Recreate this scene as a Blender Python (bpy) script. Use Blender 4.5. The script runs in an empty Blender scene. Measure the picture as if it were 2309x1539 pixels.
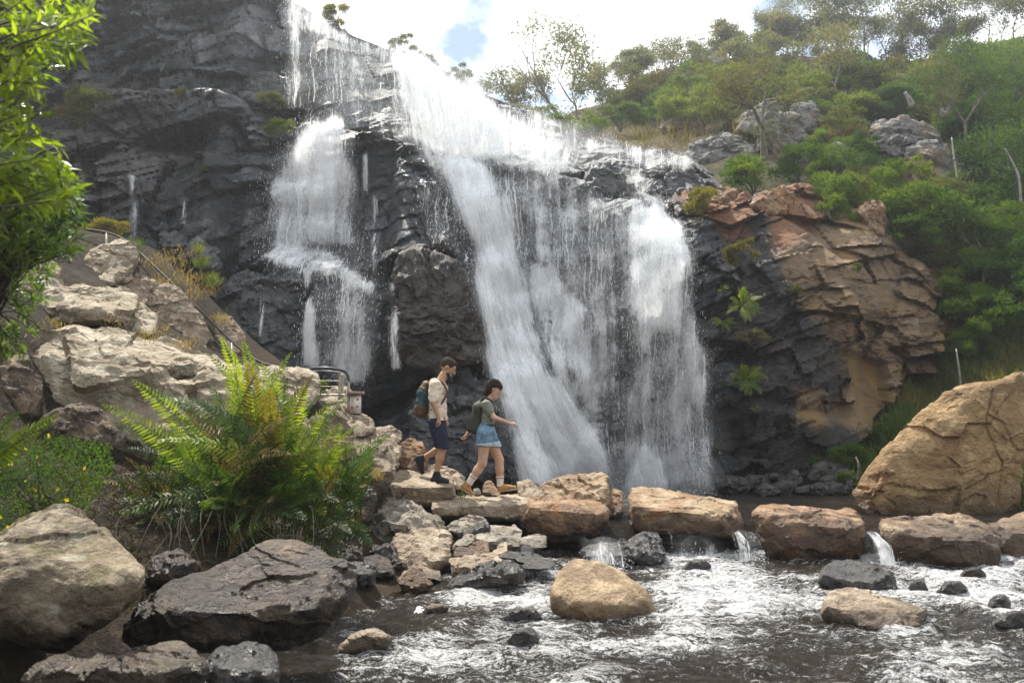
import bpy, bmesh, math, random
import numpy as np
from mathutils import Vector, Matrix

# ------------------------------------------------------------------ camera
SC = bpy.context.scene
COL = SC.collection
FPX = 2245.0                      # focal length in photo pixels (35 mm lens)
CX, CY = 1154.5, 769.5
PITCH = math.atan(130.5 / FPX)
CAMZ = 2.08
cam_d = bpy.data.cameras.new('camera')
cam_d.lens = 35.0
cam_d.sensor_width = 36.0
cam_d.clip_end = 2000
cam_d.dof.use_dof = True
cam_d.dof.focus_distance = 14.6
cam_d.dof.aperture_fstop = 2.8
cam = bpy.data.objects.new('camera', cam_d)
cam.location = (0, 0, CAMZ)
cam.rotation_euler = (math.pi / 2 + PITCH, 0, 0)
COL.objects.link(cam)
SC.camera = cam

# ------------------------------------------------------------------ sky, sun, exposure
SUN_EL, SUN_AZ = math.radians(59), math.radians(-30)     # azimuth clockwise from +Y
world = bpy.data.worlds.new('World')
SC.world = world
world.use_nodes = True
wn, wl = world.node_tree.nodes, world.node_tree.links
wn.clear()
w_out = wn.new('ShaderNodeOutputWorld')
w_bg = wn.new('ShaderNodeBackground')
w_bg.inputs['Strength'].default_value = 0.075
w_sky = wn.new('ShaderNodeTexSky')
w_sky.sky_type = 'NISHITA'
w_sky.sun_disc = False
w_sky.sun_elevation = SUN_EL
w_sky.sun_rotation = SUN_AZ
w_sky.air_density = 1.0
w_sky.dust_density = 1.0
w_tc = wn.new('ShaderNodeTexCoord')
w_map = wn.new('ShaderNodeMapping')
w_map.inputs['Location'].default_value = (-0.34, 0.6, 1.6)
w_map.inputs['Scale'].default_value = (1.0, 1.0, 1.5)
w_n = wn.new('ShaderNodeTexNoise')
w_n.inputs['Scale'].default_value = 4.2
w_n.inputs['Detail'].default_value = 9
w_n.inputs['Roughness'].default_value = 0.6
w_r = wn.new('ShaderNodeValToRGB')
w_r.color_ramp.elements[0].position = 0.385
w_r.color_ramp.elements[1].position = 0.50
w_mix = wn.new('ShaderNodeMix')
w_mix.data_type = 'RGBA'
w_mix.inputs['B'].default_value = (12.4, 12.8, 13.2, 1)
wl.new(w_tc.outputs['Generated'], w_map.inputs['Vector'])
wl.new(w_map.outputs['Vector'], w_n.inputs['Vector'])
wl.new(w_n.outputs['Fac'], w_r.inputs['Fac'])
wl.new(w_r.outputs['Color'], w_mix.inputs['Factor'])
wl.new(w_sky.outputs['Color'], w_mix.inputs['A'])
wl.new(w_mix.outputs['Result'], w_bg.inputs['Color'])
wl.new(w_bg.outputs['Background'], w_out.inputs['Surface'])

sun_d = bpy.data.lights.new('sun', 'SUN')
sun_d.energy = 4.4
sun_d.angle = math.radians(1.5)
sun_d.color = (1.0, 0.94, 0.84)
sun = bpy.data.objects.new('sun', sun_d)
sdir = Vector((math.sin(SUN_AZ) * math.cos(SUN_EL), math.cos(SUN_AZ) * math.cos(SUN_EL), math.sin(SUN_EL)))
sun.rotation_euler = sdir.to_track_quat('Z', 'Y').to_euler()
sun.location = sdir * 60
COL.objects.link(sun)

SC.view_settings.view_transform = 'Standard'
SC.view_settings.look = 'None'
SC.view_settings.gamma = 1.0
SC.view_settings.exposure = 1.06
SC.render.engine = 'CYCLES'
SC.cycles.use_denoising = True
SC.cycles.max_bounces = 8
SC.cycles.diffuse_bounces = 3
SC.cycles.glossy_bounces = 2
SC.cycles.transmission_bounces = 4
SC.cycles.volume_bounces = 0
SC.cycles.transparent_max_bounces = 24
SC.cycles.caustics_reflective = False
SC.cycles.caustics_refractive = False
SC.cycles.sample_clamp_indirect = 4.0

# ------------------------------------------------------------------ photo pixel -> place
cp, sp = math.cos(PITCH), math.sin(PITCH)
def P(px, py, Y):
    """point at ground distance Y along the line of sight of a photo pixel"""
    u = (px - CX) / FPX
    v = (CY - py) / FPX
    dy = cp - sp * v
    dz = sp + cp * v
    t = Y / dy
    return np.array([u * t, Y, CAMZ + dz * t])
def PA(pts):
    return np.array([P(*p) for p in pts])
def G(px, py, z):
    """point where the line of sight meets the level z"""
    u = (px - CX) / FPX
    v = (CY - py) / FPX
    t = (z - CAMZ) / (sp + cp * v)
    return np.array([u * t, (cp - sp * v) * t, z])
def proj(X, Y, Z):
    Zc = Z - CAMZ
    d = Y * cp + Zc * sp
    v = -Y * sp + Zc * cp
    return CX + FPX * X / d, CY - FPX * v / d
ORD = ['first', 'second', 'third', 'fourth', 'fifth', 'sixth', 'seventh', 'eighth', 'ninth', 'tenth', 'eleventh', 'twelfth', 'thirteenth', 'fourteenth', 'fifteenth', 'sixteenth', 'seventeenth', 'eighteenth', 'nineteenth', 'twentieth']
def mpp(Y):
    return Y / FPX

# ------------------------------------------------------------------ numpy noise
_prng = np.random.RandomState(7)
_perm = _prng.permutation(256).astype(np.int64)
_perm = np.concatenate([_perm, _perm, _perm])
_rnd = _prng.rand(4096, 4)
_g3 = _prng.normal(size=(256, 3)); _g3 /= np.linalg.norm(_g3, axis=1)[:, None]
def _h(ix, iy, iz):
    return _perm[(_perm[(_perm[ix & 255] + iy) & 255] + iz) & 255]
def perlin(p):
    i = np.floor(p).astype(np.int64); f = p - i
    w = f * f * f * (f * (f * 6 - 15) + 10)
    r = 0
    for a in (0, 1):
        wx = w[:, 0] if a else 1 - w[:, 0]
        for b in (0, 1):
            wy = w[:, 1] if b else 1 - w[:, 1]
            for c in (0, 1):
                wz = w[:, 2] if c else 1 - w[:, 2]
                g = _g3[_h(i[:, 0] + a, i[:, 1] + b, i[:, 2] + c)]
                r = r + wx * wy * wz * ((f[:, 0] - a) * g[:, 0] + (f[:, 1] - b) * g[:, 1] + (f[:, 2] - c) * g[:, 2])
    return r * 1.5
def fbm(p, oct=4, gain=0.5):
    r = 0; a = 1.0; q = p.copy()
    for k in range(oct):
        r = r + a * perlin(q); a *= gain; q = q * 2.03 + 17.3
    return r
def facets2(u, v, seed=0, jit=0.9):
    """2-D fractured plates: every cell of a Voronoi plan has its own height and tilt; also the crack distance"""
    iu = np.floor(u).astype(np.int64); iv = np.floor(v).astype(np.int64)
    best = np.full(u.shape, 9.0); sec = np.full(u.shape, 9.0)
    hid = np.zeros(u.shape, np.int64); du = np.zeros(u.shape); dv = np.zeros(u.shape)
    for a in (-1, 0, 1):
        for b in (-1, 0, 1):
            h = _perm[(_perm[(iu + a + seed * 31) & 255] + iv + b) & 255]
            r = _rnd[h + 256 * (seed % 12)]
            x = iu + a + 0.5 + (r[:, 0] - 0.5) * jit; y = iv + b + 0.5 + (r[:, 1] - 0.5) * jit
            ex = u - x; ey = v - y
            d = ex * ex + ey * ey
            m = d < best
            sec = np.where(m, best, np.minimum(sec, d))
            best = np.where(m, d, best); hid = np.where(m, h, hid)
            du = np.where(m, ex, du); dv = np.where(m, ey, dv)
    r = _rnd[(hid * 7 + 13) % 256 + 256 * ((seed + 5) % 12)]
    return (r[:, 0] - 0.5) + (r[:, 1] - 0.5) * 1.3 * du + (r[:, 2] - 0.5) * 1.3 * dv, np.sqrt(sec) - np.sqrt(best)
def blocks2(u, v, seed=0):
    """bedded rock: uneven beds cut into blocks, each with its own projection and lean"""
    row = np.floor(v).astype(np.int64); fv = v - row
    rr_ = _rnd[(row * 17 + seed * 101) % 4096]
    uu = u * (0.55 + 0.9 * rr_[:, 0]) + rr_[:, 1] * 37.0
    col = np.floor(uu).astype(np.int64); fu = uu - col
    r = _rnd[(_perm[(_perm[col & 255] + row + seed * 7) & 255] * 13 + 5 + seed * 37) % 4096]
    fu = np.where(r[:, 3] > 0.5, fu, 1 - fu)
    return (r[:, 0] - 0.5) + (r[:, 1] - 0.5) * 1.2 * (fu - 0.5) - (r[:, 2] * 1.5 - 0.35) * (fv - 0.5), np.minimum(np.minimum(fu, 1 - fu), np.minimum(fv, 1 - fv))
def facets3(p, seed=0):
    i = np.floor(p).astype(np.int64)
    n = len(p); best = np.full(n, 9.0); sec = np.full(n, 9.0)
    hid = np.zeros(n, np.int64); dd = np.zeros((n, 3))
    for a in (-1, 0, 1):
        for b in (-1, 0, 1):
            for c in (-1, 0, 1):
                h = _h(i[:, 0] + a + seed * 31, i[:, 1] + b, i[:, 2] + c)
                r = _rnd[h + 256 * (seed % 12)]
                e = p - (i + np.array([a, b, c]) + 0.5 + (r[:, :3] - 0.5) * 0.9)
                d = (e * e).sum(1)
                m = d < best
                sec = np.where(m, best, np.minimum(sec, d))
                best = np.where(m, d, best); hid = np.where(m, h, hid)
                dd[m] = e[m]
    r = _rnd[(hid * 7 + 13) % 256 + 256 * ((seed + 5) % 12)]
    return (r[:, 3] - 0.5) + ((r[:, :3] - 0.5) * 1.3 * dd).sum(1), np.sqrt(sec) - np.sqrt(best)
def sstep(a, b, x):
    t = np.clip((x - a) / (b - a), 0, 1)
    return t * t * (3 - 2 * t)
def poly_sd(px, py, poly):
    """signed distance to a polygon, positive inside"""
    poly = np.asarray(poly, float); n = len(poly)
    d = np.full(px.shape, 1e9); ins = np.zeros(px.shape, bool)
    for k in range(n):
        ax, ay = poly[k]; bx, by = poly[(k + 1) % n]
        ex, ey = bx - ax, by - ay
        t = np.clip(((px - ax) * ex + (py - ay) * ey) / (ex * ex + ey * ey + 1e-9), 0, 1)
        d = np.minimum(d, np.hypot(px - ax - t * ex, py - ay - t * ey))
        if ay != by:
            c = ((ay > py) != (by > py)) & (px < (bx - ax) * (py - ay) / (by - ay) + ax)
            ins ^= c
    return np.where(ins, d, -d)
class RBF:
    def __init__(s, xy, v):
        s.xy = np.asarray(xy, float); n = len(s.xy)
        K = np.linalg.norm(s.xy[:, None] - s.xy[None], axis=2)
        A = np.zeros((n + 3, n + 3)); A[:n, :n] = K + np.eye(n) * -0.01
        A[:n, n] = 1; A[:n, n + 1:] = s.xy; A[n:, :n] = A[:n, n:].T
        s.w = np.linalg.solve(A, np.concatenate([v, [0, 0, 0]]))
    def __call__(s, x, y):
        r = s.w[-3] + s.w[-2] * x + s.w[-1] * y
        for k, (a, b) in enumerate(s.xy):
            r = r + s.w[k] * np.hypot(x - a, y - b)
        return r

# ------------------------------------------------------------------ scene object helpers
def mesh_data(name, V, F, smooth=True):
    me = bpy.data.meshes.new(name)
    V = np.asarray(V, np.float32)
    if isinstance(F, np.ndarray):
        k = F.shape[1]; nf = len(F)
        me.vertices.add(len(V)); me.vertices.foreach_set('co', V.ravel())
        me.loops.add(nf * k); me.loops.foreach_set('vertex_index', F.astype(np.int32).ravel())
        me.polygons.add(nf)
        me.polygons.foreach_set('loop_start', np.arange(0, nf * k, k, dtype=np.int32))
        me.polygons.foreach_set('loop_total', np.full(nf, k, np.int32))
        me.update(calc_edges=True)
    else:
        me.from_pydata([tuple(v) for v in V], [], [tuple(f) for f in F])
        me.update()
    if smooth:
        me.polygons.foreach_set('use_smooth', np.ones(len(me.polygons), bool))
    return me
def fattr(me, name, vals):
    a = me.attributes.new(name, 'FLOAT', 'POINT')
    a.data.foreach_set('value', np.asarray(vals, np.float32))
def tag(o, label=None, cat=None, group=None, kind=None):
    if label: o['label'] = label
    if cat: o['category'] = cat
    if group: o['group'] = group
    if kind: o['kind'] = kind
    return o
def obj(name, V, F, mat, parent=None, smooth=True, base=None):
    """one mesh object; V in world coordinates, origin moved to its base (or to its parent's origin)"""
    V = np.asarray(V, float)
    if parent is not None:
        org = np.array(parent.matrix_world.translation) if parent.parent is None else np.array(parent['_o'])
    elif base is not None:
        org = np.asarray(base, float)
    else:
        org = np.array([(V[:, 0].min() + V[:, 0].max()) / 2, (V[:, 1].min() + V[:, 1].max()) / 2, V[:, 2].min()])
    me = mesh_data(name, V - org, F, smooth)
    o = bpy.data.objects.new(name, me)
    COL.objects.link(o)
    if parent is not None:
        o.parent = parent
    else:
        o.location = org
        o.matrix_world = Matrix.Translation(Vector(org))
    if mat is not None:
        me.materials.append(mat)
    return o
def empty(name, loc, label=None, cat=None, group=None):
    o = bpy.data.objects.new(name, None)
    o.empty_display_size = 0.2
    COL.objects.link(o)
    o.location = tuple(loc)
    o.matrix_world = Matrix.Translation(Vector(tuple(loc)))
    return tag(o, label, cat, group)
def grid_faces(nr, nc, keep=None):
    a = (np.arange(nr - 1)[:, None] * nc + np.arange(nc - 1)[None]).ravel()
    F = np.stack([a, a + 1, a + nc + 1, a + nc], 1)
    if keep is not None:
        F = F[keep.ravel()]
    return F
def compact(V, F, *attrs):
    used = np.unique(F)
    m = np.full(len(V), -1); m[used] = np.arange(len(used))
    return (V[used], m[F]) + tuple(a[used] for a in attrs)
_ico = {}
def ico(n):
    if n not in _ico:
        bm = bmesh.new(); bmesh.ops.create_icosphere(bm, subdivisions=n, radius=1)
        bm.verts.ensure_lookup_table()
        _ico[n] = (np.array([v.co[:] for v in bm.verts]), np.array([[v.index for v in f.verts] for f in bm.faces]))
        bm.free()
    return _ico[n]
def vnormals(V, F):
    n = np.zeros_like(V)
    a = V[F[:, 0]]; b = V[F[:, 1]]; c = V[F[:, 2]]
    fn = np.cross(b - a, c - a)
    for k in range(F.shape[1]):
        for j in range(3):
            n[:, j] += np.bincount(F[:, k], fn[:, j], len(V))
    return n / (np.linalg.norm(n, axis=1)[:, None] + 1e-12)
def tube(pts, radii, sides=6, cap=True):
    pts = np.asarray(pts, float); n = len(pts)
    radii = np.broadcast_to(np.asarray(radii, float), (n,))
    T = np.gradient(pts, axis=0); T /= np.linalg.norm(T, axis=1)[:, None] + 1e-12
    ref = np.array([0, 0, 1.0]) if abs(T[0][2]) < 0.9 else np.array([1.0, 0, 0])
    V = []
    for k in range(n):
        a = np.cross(T[k], ref); a /= np.linalg.norm(a) + 1e-12
        b = np.cross(T[k], a); ref = np.cross(a, T[k])
        th = np.arange(sides) * 2 * math.pi / sides
        V.append(pts[k] + radii[k] * (np.cos(th)[:, None] * a + np.sin(th)[:, None] * b))
    V = np.concatenate(V)
    F = []
    for k in range(n - 1):
        for s in range(sides):
            s2 = (s + 1) % sides
            F.append((k * sides + s, k * sides + s2, (k + 1) * sides + s2, (k + 1) * sides + s))
    if cap:
        V = np.concatenate([V, pts[:1], pts[-1:]])
        c0, c1 = n * sides, n * sides + 1
        for s in range(sides):
            s2 = (s + 1) % sides
            F.append((c0, s2, s, s)); F.append((c1, (n - 1) * sides + s, (n - 1) * sides + s2, (n - 1) * sides + s2))
    return V, F
def join(parts):
    Vs, Fs, o = [], [], 0
    for V, F in parts:
        Vs.append(np.asarray(V)); Fs += [tuple(i + o for i in (f if len(set(f)) == len(f) else dict.fromkeys(f))) for f in F]; o += len(V)
    return np.concatenate(Vs), Fs
def smooth_path(pts, n=8):
    """Catmull-Rom through the points"""
    p = np.asarray(pts, float); p = np.concatenate([[2 * p[0] - p[1]], p, [2 * p[-1] - p[-2]]])
    out = []
    for k in range(1, len(p) - 2):
        for t in np.arange(n) / n:
            a, b, c, d = p[k - 1], p[k], p[k + 1], p[k + 2]
            out.append(0.5 * (2 * b + (c - a) * t + (2 * a - 5 * b + 4 * c - d) * t * t + (3 * b - a - 3 * c + d) * t ** 3))
    out.append(p[-2])
    return np.array(out)

# ------------------------------------------------------------------ materials
def new_mat(name):
    m = bpy.data.materials.new(name); m.use_nodes = True
    nt = m.node_tree; nt.nodes.clear()
    out = nt.nodes.new('ShaderNodeOutputMaterial')
    return m, nt, out
class NB:
    """small node builder"""
    def __init__(s, nt): s.nt = nt
    def n(s, t, **kw):
        x = s.nt.nodes.new(t)
        for k, v in kw.items():
            setattr(x, k, v)
        return x
    def set(s, sock, v):
        if hasattr(v, 'is_linked') or hasattr(v, 'links'):
            s.nt.links.new(v, sock)
        else:
            if isinstance(v, (tuple, list)) and len(v) == 3 and sock.type == 'RGBA':
                v = (*v, 1)
            sock.default_value = v
    def pos(s): return s.n('ShaderNodeNewGeometry').outputs['Position']
    def mapping(s, vec, scale=(1, 1, 1), rot=(0, 0, 0), loc=(0, 0, 0)):
        x = s.n('ShaderNodeMapping'); s.set(x.inputs['Vector'], vec)
        x.inputs['Scale'].default_value = scale; x.inputs['Rotation'].default_value = rot; x.inputs['Location'].default_value = loc
        return x.outputs['Vector']
    def noise(s, vec, scale, detail=4, rough=0.55, dist=0.0):
        x = s.n('ShaderNodeTexNoise'); s.set(x.inputs['Vector'], vec)
        x.inputs['Scale'].default_value = scale; x.inputs['Detail'].default_value = detail
        x.inputs['Roughness'].default_value = rough; x.inputs['Distortion'].default_value = dist
        return x.outputs['Fac']
    def voronoi(s, vec, scale, feature='DISTANCE_TO_EDGE', out='Distance'):
        x = s.n('ShaderNodeTexVoronoi'); x.feature = feature; s.set(x.inputs['Vector'], vec)
        x.inputs['Scale'].default_value = scale
        return x.outputs[out]
    def ramp(s, f, a, b, ca=(0, 0, 0), cb=(1, 1, 1)):
        x = s.n('ShaderNodeMapRange'); x.clamp = True; x.interpolation_type = 'SMOOTHSTEP'
        s.set(x.inputs['Value'], f)
        s.set(x.inputs['From Min'], a); s.set(x.inputs['From Max'], b)
        return x.outputs['Result']
    def mix(s, f, a, b):
        x = s.n('ShaderNodeMix'); x.data_type = 'RGBA'
        s.set(x.inputs['Factor'], f); s.set(x.inputs['A'], a); s.set(x.inputs['B'], b)
        return x.outputs['Result']
    def math(s, op, a, b=0.0, c=0.0):
        x = s.n('ShaderNodeMath'); x.operation = op
        s.set(x.inputs[0], a); s.set(x.inputs[1], b); s.set(x.inputs[2], c)
        return x.outputs[0]
    def attr(s, name):
        x = s.n('ShaderNodeAttribute'); x.attribute_name = name
        return x.outputs['Fac']
    def bump(s, h, strength, dist, normal=None):
        x = s.n('ShaderNodeBump'); s.set(x.inputs['Height'], h)
        x.inputs['Strength'].default_value = strength; x.inputs['Distance'].default_value = dist
        if normal is not None: s.set(x.inputs['Normal'], normal)
        return x.outputs['Normal']
    def principled(s, color, rough, normal=None, spec=0.5, **kw):
        x = s.n('ShaderNodeBsdfPrincipled')
        s.set(x.inputs['Base Color'], color); s.set(x.inputs['Roughness'], rough)
        x.inputs['Specular IOR Level'].default_value = spec
        if normal is not None: s.set(x.inputs['Normal'], normal)
        for k, v in kw.items(): s.set(x.inputs[k], v)
        return x.outputs['BSDF']

def rock_mat(name, c_dark, c_mid, c_light, rough=0.75, wet=None, lichen=0.0, moss=0.0, scale=1.0, strata=(1, 1, 1), bump=1.0, crack=0.10, rust=None, spec=0.4):
    """weathered stone; wet = (height, softness): below that level the stone is darker and shinier"""
    m, nt, out = new_mat(name); b = NB(nt)
    pos = b.pos()
    q = b.mapping(pos, scale=strata)
    n1 = b.noise(q, 0.9 * scale, 6, 0.6, 0.4)
    n2 = b.noise(q, 4.5 * scale, 6, 0.65, 0.2)
    n3 = b.noise(pos, 26 * scale, 4, 0.7)
    col = b.mix(b.ramp(n1, 0.36, 0.60), c_dark, c_mid)
    col = b.mix(b.ramp(n2, 0.44, 0.68), col, c_light)
    col = b.mix(b.math('MULTIPLY', b.ramp(n3, 0.52, 0.72), 0.45), col, tuple(x * 0.45 for x in c_dark))
    if rust is not None:
        nr = b.noise(q, 1.7 * scale, 5, 0.6, 0.6)
        col = b.mix(b.math('MULTIPLY', b.ramp(nr, 0.52, 0.66), 0.75), col, rust)
    if lichen > 0:
        nl = b.voronoi(b.mapping(pos, scale=(1, 1, 1)), 7 * scale, 'SMOOTH_F1')
        nl2 = b.noise(pos, 2.2 * scale, 3)
        f = b.math('MULTIPLY', b.math('SUBTRACT', 1.0, b.ramp(b.math('ADD', nl, b.math('MULTIPLY', n3, 0.25)), 0.33, 0.40)), b.ramp(nl2, 0.48, 0.56))
        col = b.mix(b.math('MULTIPLY', f, lichen), col, (0.36, 0.36, 0.27))
    if moss > 0:
        up = b.n('ShaderNodeSeparateXYZ'); b.set(up.inputs[0], b.n('ShaderNodeNewGeometry').outputs['Normal'])
        f = b.math('MULTIPLY', b.ramp(b.noise(pos, 3.0, 5, 0.65), 0.50, 0.62), b.ramp(up.outputs['Z'], 0.0, 0.6))
        col = b.mix(b.math('MULTIPLY', f, moss), col, (0.09, 0.085, 0.015))
    r = b.math('ADD', rough - 0.1, b.math('MULTIPLY', n2, 0.2))
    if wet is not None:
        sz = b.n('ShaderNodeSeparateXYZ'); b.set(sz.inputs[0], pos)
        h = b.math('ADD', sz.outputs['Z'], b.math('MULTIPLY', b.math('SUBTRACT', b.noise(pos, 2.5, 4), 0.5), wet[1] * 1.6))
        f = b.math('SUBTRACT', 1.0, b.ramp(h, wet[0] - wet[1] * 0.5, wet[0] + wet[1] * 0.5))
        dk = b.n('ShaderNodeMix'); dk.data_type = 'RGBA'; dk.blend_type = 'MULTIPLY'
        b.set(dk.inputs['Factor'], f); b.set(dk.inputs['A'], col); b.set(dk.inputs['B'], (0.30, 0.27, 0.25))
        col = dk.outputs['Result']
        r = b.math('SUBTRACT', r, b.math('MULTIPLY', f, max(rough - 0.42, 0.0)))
    dv = b.n('ShaderNodeTexNoise'); b.set(dv.inputs['Vector'], pos); dv.inputs['Scale'].default_value = 1.6 * scale; dv.inputs['Detail'].default_value = 5
    qa = b.n('ShaderNodeVectorMath'); qa.operation = 'MULTIPLY_ADD'; b.set(qa.inputs[0], dv.outputs['Color']); qa.inputs[1].default_value = (1.1, 1.1, 1.1); b.set(qa.inputs[2], q)
    cr = b.voronoi(b.mapping(qa.outputs[0], scale=(1.0, 1.0, 1.7), rot=(0.2, 0.25, 0)), 1.3 * scale)
    crm = b.math('MAXIMUM', b.ramp(b.math('ADD', cr, b.math('MULTIPLY', b.math('SUBTRACT', n2, 0.5), 0.10)), 0.0, 0.03), b.ramp(b.noise(pos, 1.4 * scale, 2), 0.44, 0.56))
    h = b.math('ADD', b.math('MULTIPLY', n2, 0.55), b.math('MULTIPLY', n3, 0.22))
    h = b.math('ADD', h, b.math('MULTIPLY', crm, crack))
    h = b.math('ADD', h, b.math('MULTIPLY', b.noise(pos, 80 * scale, 3, 0.7), 0.06))
    nrm = b.bump(h, 0.9 * bump, 0.17 / scale)
    bs = b.principled(col, r, nrm, spec)
    nt.links.new(bs, out.inputs['Surface'])
    return m

def leaf_mat(name, c1, c2, c3=None, trans=0.45, rough=0.45, spec=0.35, scale=0.6):
    """leaves: colour varies from leaf to leaf and through the plant, light passes through"""
    m, nt, out = new_mat(name); b = NB(nt)
    g = b.n('ShaderNodeNewGeometry')
    rnd = g.outputs['Random Per Island']
    col = b.mix(rnd, c1, c2)
    if c3 is not None:
        col = b.mix(b.ramp(b.noise(g.outputs['Position'], scale, 3), 0.45, 0.62), col, c3)
    pr = b.principled(col, rough, None, spec)
    tr = b.n('ShaderNodeBsdfTranslucent')
    tc = b.n('ShaderNodeMix'); tc.data_type = 'RGBA'; tc.blend_type = 'MULTIPLY'; tc.inputs['Factor'].default_value = 1
    b.set(tc.inputs['A'], col); tc.inputs['B'].default_value = (1.7, 1.75, 0.6, 1)
    b.set(tr.inputs['Color'], tc.outputs['Result'])
    mx = b.n('ShaderNodeMixShader'); mx.inputs[0].default_value = trans
    nt.links.new(pr, mx.inputs[1]); nt.links.new(tr.outputs[0], mx.inputs[2])
    nt.links.new(mx.outputs[0], out.inputs['Surface'])
    return m

def plain_mat(name, c, rough=0.6, var=0.15, scale=20, bump=0.0, spec=0.4, metal=0.0, c2=None):
    m, nt, out = new_mat(name); b = NB(nt)
    tc = b.n('ShaderNodeTexCoord').outputs['Object']
    n = b.noise(tc, scale, 4, 0.6)
    col = b.mix(b.ramp(n, 0.3, 0.7), tuple(x * (1 - var) for x in c), c2 if c2 else tuple(min(1, x * (1 + var)) for x in c))
    nrm = b.bump(n, bump, 0.01) if bump else None
    nt.links.new(b.principled(col, rough, nrm, spec, Metallic=metal), out.inputs['Surface'])
    return m

M = {}
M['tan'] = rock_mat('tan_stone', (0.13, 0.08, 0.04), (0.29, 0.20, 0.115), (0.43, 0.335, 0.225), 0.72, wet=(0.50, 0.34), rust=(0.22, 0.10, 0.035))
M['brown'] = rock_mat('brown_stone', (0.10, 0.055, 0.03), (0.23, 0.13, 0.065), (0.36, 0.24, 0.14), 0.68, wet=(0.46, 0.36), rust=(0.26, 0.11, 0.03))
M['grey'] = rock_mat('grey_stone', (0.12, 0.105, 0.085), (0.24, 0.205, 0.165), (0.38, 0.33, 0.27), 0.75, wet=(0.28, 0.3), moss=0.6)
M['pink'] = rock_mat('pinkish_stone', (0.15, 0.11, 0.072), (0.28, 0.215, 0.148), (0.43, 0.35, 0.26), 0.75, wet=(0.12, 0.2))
M['dark'] = rock_mat('dark_wet_stone', (0.011, 0.010, 0.0095), (0.028, 0.024, 0.021), (0.062, 0.053, 0.047), 0.30, spec=0.6)
M['bank'] = rock_mat('bank_boulder_stone', (0.075, 0.055, 0.034), (0.17, 0.13, 0.082), (0.31, 0.25, 0.175), 0.8, wet=(0.80, 0.5), lichen=0.5, moss=0.5, crack=0.06)  # level set high: lower half darker and shinier
M['bankdark'] = rock_mat('dark_bank_boulder_stone', (0.026, 0.019, 0.014), (0.070, 0.048, 0.032), (0.20, 0.14, 0.085), 0.8, wet=(1.06, 0.30), crack=0.05)  # darker and shinier everywhere below the upper edge
M['pale'] = rock_mat('pale_lichen_sandstone', (0.17, 0.13, 0.085), (0.33, 0.27, 0.19), (0.48, 0.42, 0.32), 0.85, lichen=0.7, scale=0.9)
M['earthrock'] = rock_mat('lichen_earth_rock', (0.12, 0.08, 0.05), (0.21, 0.155, 0.105), (0.33, 0.27, 0.20), 0.9, lichen=0.8, scale=1.3)
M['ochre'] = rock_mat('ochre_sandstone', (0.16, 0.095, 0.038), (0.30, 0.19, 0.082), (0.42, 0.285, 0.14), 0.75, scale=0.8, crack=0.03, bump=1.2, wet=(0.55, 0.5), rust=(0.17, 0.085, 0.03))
M['crag'] = rock_mat('grey_crag_stone', (0.085, 0.082, 0.075), (0.17, 0.165, 0.15), (0.28, 0.27, 0.25), 0.85, scale=0.6, rust=(0.22, 0.14, 0.07))
M['cliffdark'] = rock_mat('black_cliff_block', (0.022, 0.024, 0.027), (0.052, 0.054, 0.058), (0.11, 0.114, 0.12), 0.36, spec=0.55, scale=0.8)
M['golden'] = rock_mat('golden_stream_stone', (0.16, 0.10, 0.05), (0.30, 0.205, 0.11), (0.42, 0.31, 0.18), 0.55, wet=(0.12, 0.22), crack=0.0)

# ------------------------------------------------------------------ ground sheet (river bed and banks)
Z_LOW, Z_POOL = 0.0, 0.33
gc = []          # (x, y, z) the ground passes through
for px, py, Y in [(200, 545, 15.5), (60, 545, 14.5), (330, 560, 16.2), (420, 690, 15.2), (500, 785, 14.8), (300, 720, 13.6), (600, 850, 14.2), (700, 880, 14.0),
                  (790, 960, 13.8), (860, 1075, 13.6), (895, 1140, 13.8), (990, 1150, 14.6), (100, 1010, 10.6), (300, 1050, 10.8), (450, 1070, 11.0), (620, 1080, 11.2),
                  (0, 760, 11), (-200, 700, 10), (-200, 1000, 7), (0, 1380, 7.2), (250, 1350, 8.3), (450, 1380, 8.5), (620, 1330, 9.2), (720, 1280, 10.0), (800, 1290, 11.2), (830, 1200, 12.4),
                  (350, 560, 18.0), (600, 800, 17.5), (800, 930, 16.5)]:
    gc.append(P(px, py, Y))
for x, y, z in [(-2.2, 7.4, -0.15), (-1.6, 9.5, -0.2), (-1.3, 11.5, 0.1), (-0.8, 13, 0.15), (-3.2, 5.5, 0.1), (-3.4, 6.6, -0.3), (-2.6, 5.0, -0.3), (-7, 3, 0.6), (0, 7, -0.5), (3, 8, -0.5), (3, 11, -0.45), (0.5, 11, -0.45),
                (6, 12, -0.45), (9, 13, -0.4), (4, 17, -0.35), (2, 20, -0.4), (7, 19, -0.3), (9.5, 18, 0.3), (12, 14, 0.6), (14, 18, 1.5), (12, 8, 0.2), (2, 0, -0.4), (-3, 0, 0.0), (-8, -4, 0.8), (9, 0, 0.3),
                (0, 16, -0.2), (-2, 19, 0.2), (16, 25, 4), (-14, 10, 4), (-16, 20, 6), (14, 0, 1.0), (-14, -2, 2.2), (0, -8, -0.3)]:
    gc.append(np.array([x, y, z]))
gc = np.array(gc)
Hrbf = RBF(gc[:, :2], gc[:, 2])
gx = np.concatenate([np.linspace(-400, -18, 12)[:-1], np.linspace(-18, 18, 221), np.linspace(18, 400, 12)[1:]])
gy = np.concatenate([np.linspace(-400, -60, 8)[:-1], np.linspace(-60, -10, 40)[:-1], np.linspace(-10, 30, 241), np.linspace(30, 600, 14)[1:]])
GX, GY = np.meshgrid(gx, gy)
xf, yf = GX.ravel(), GY.ravel()
xc_, yc_ = np.clip(xf, -18, 18), np.clip(yf, -10, 30)
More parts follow.
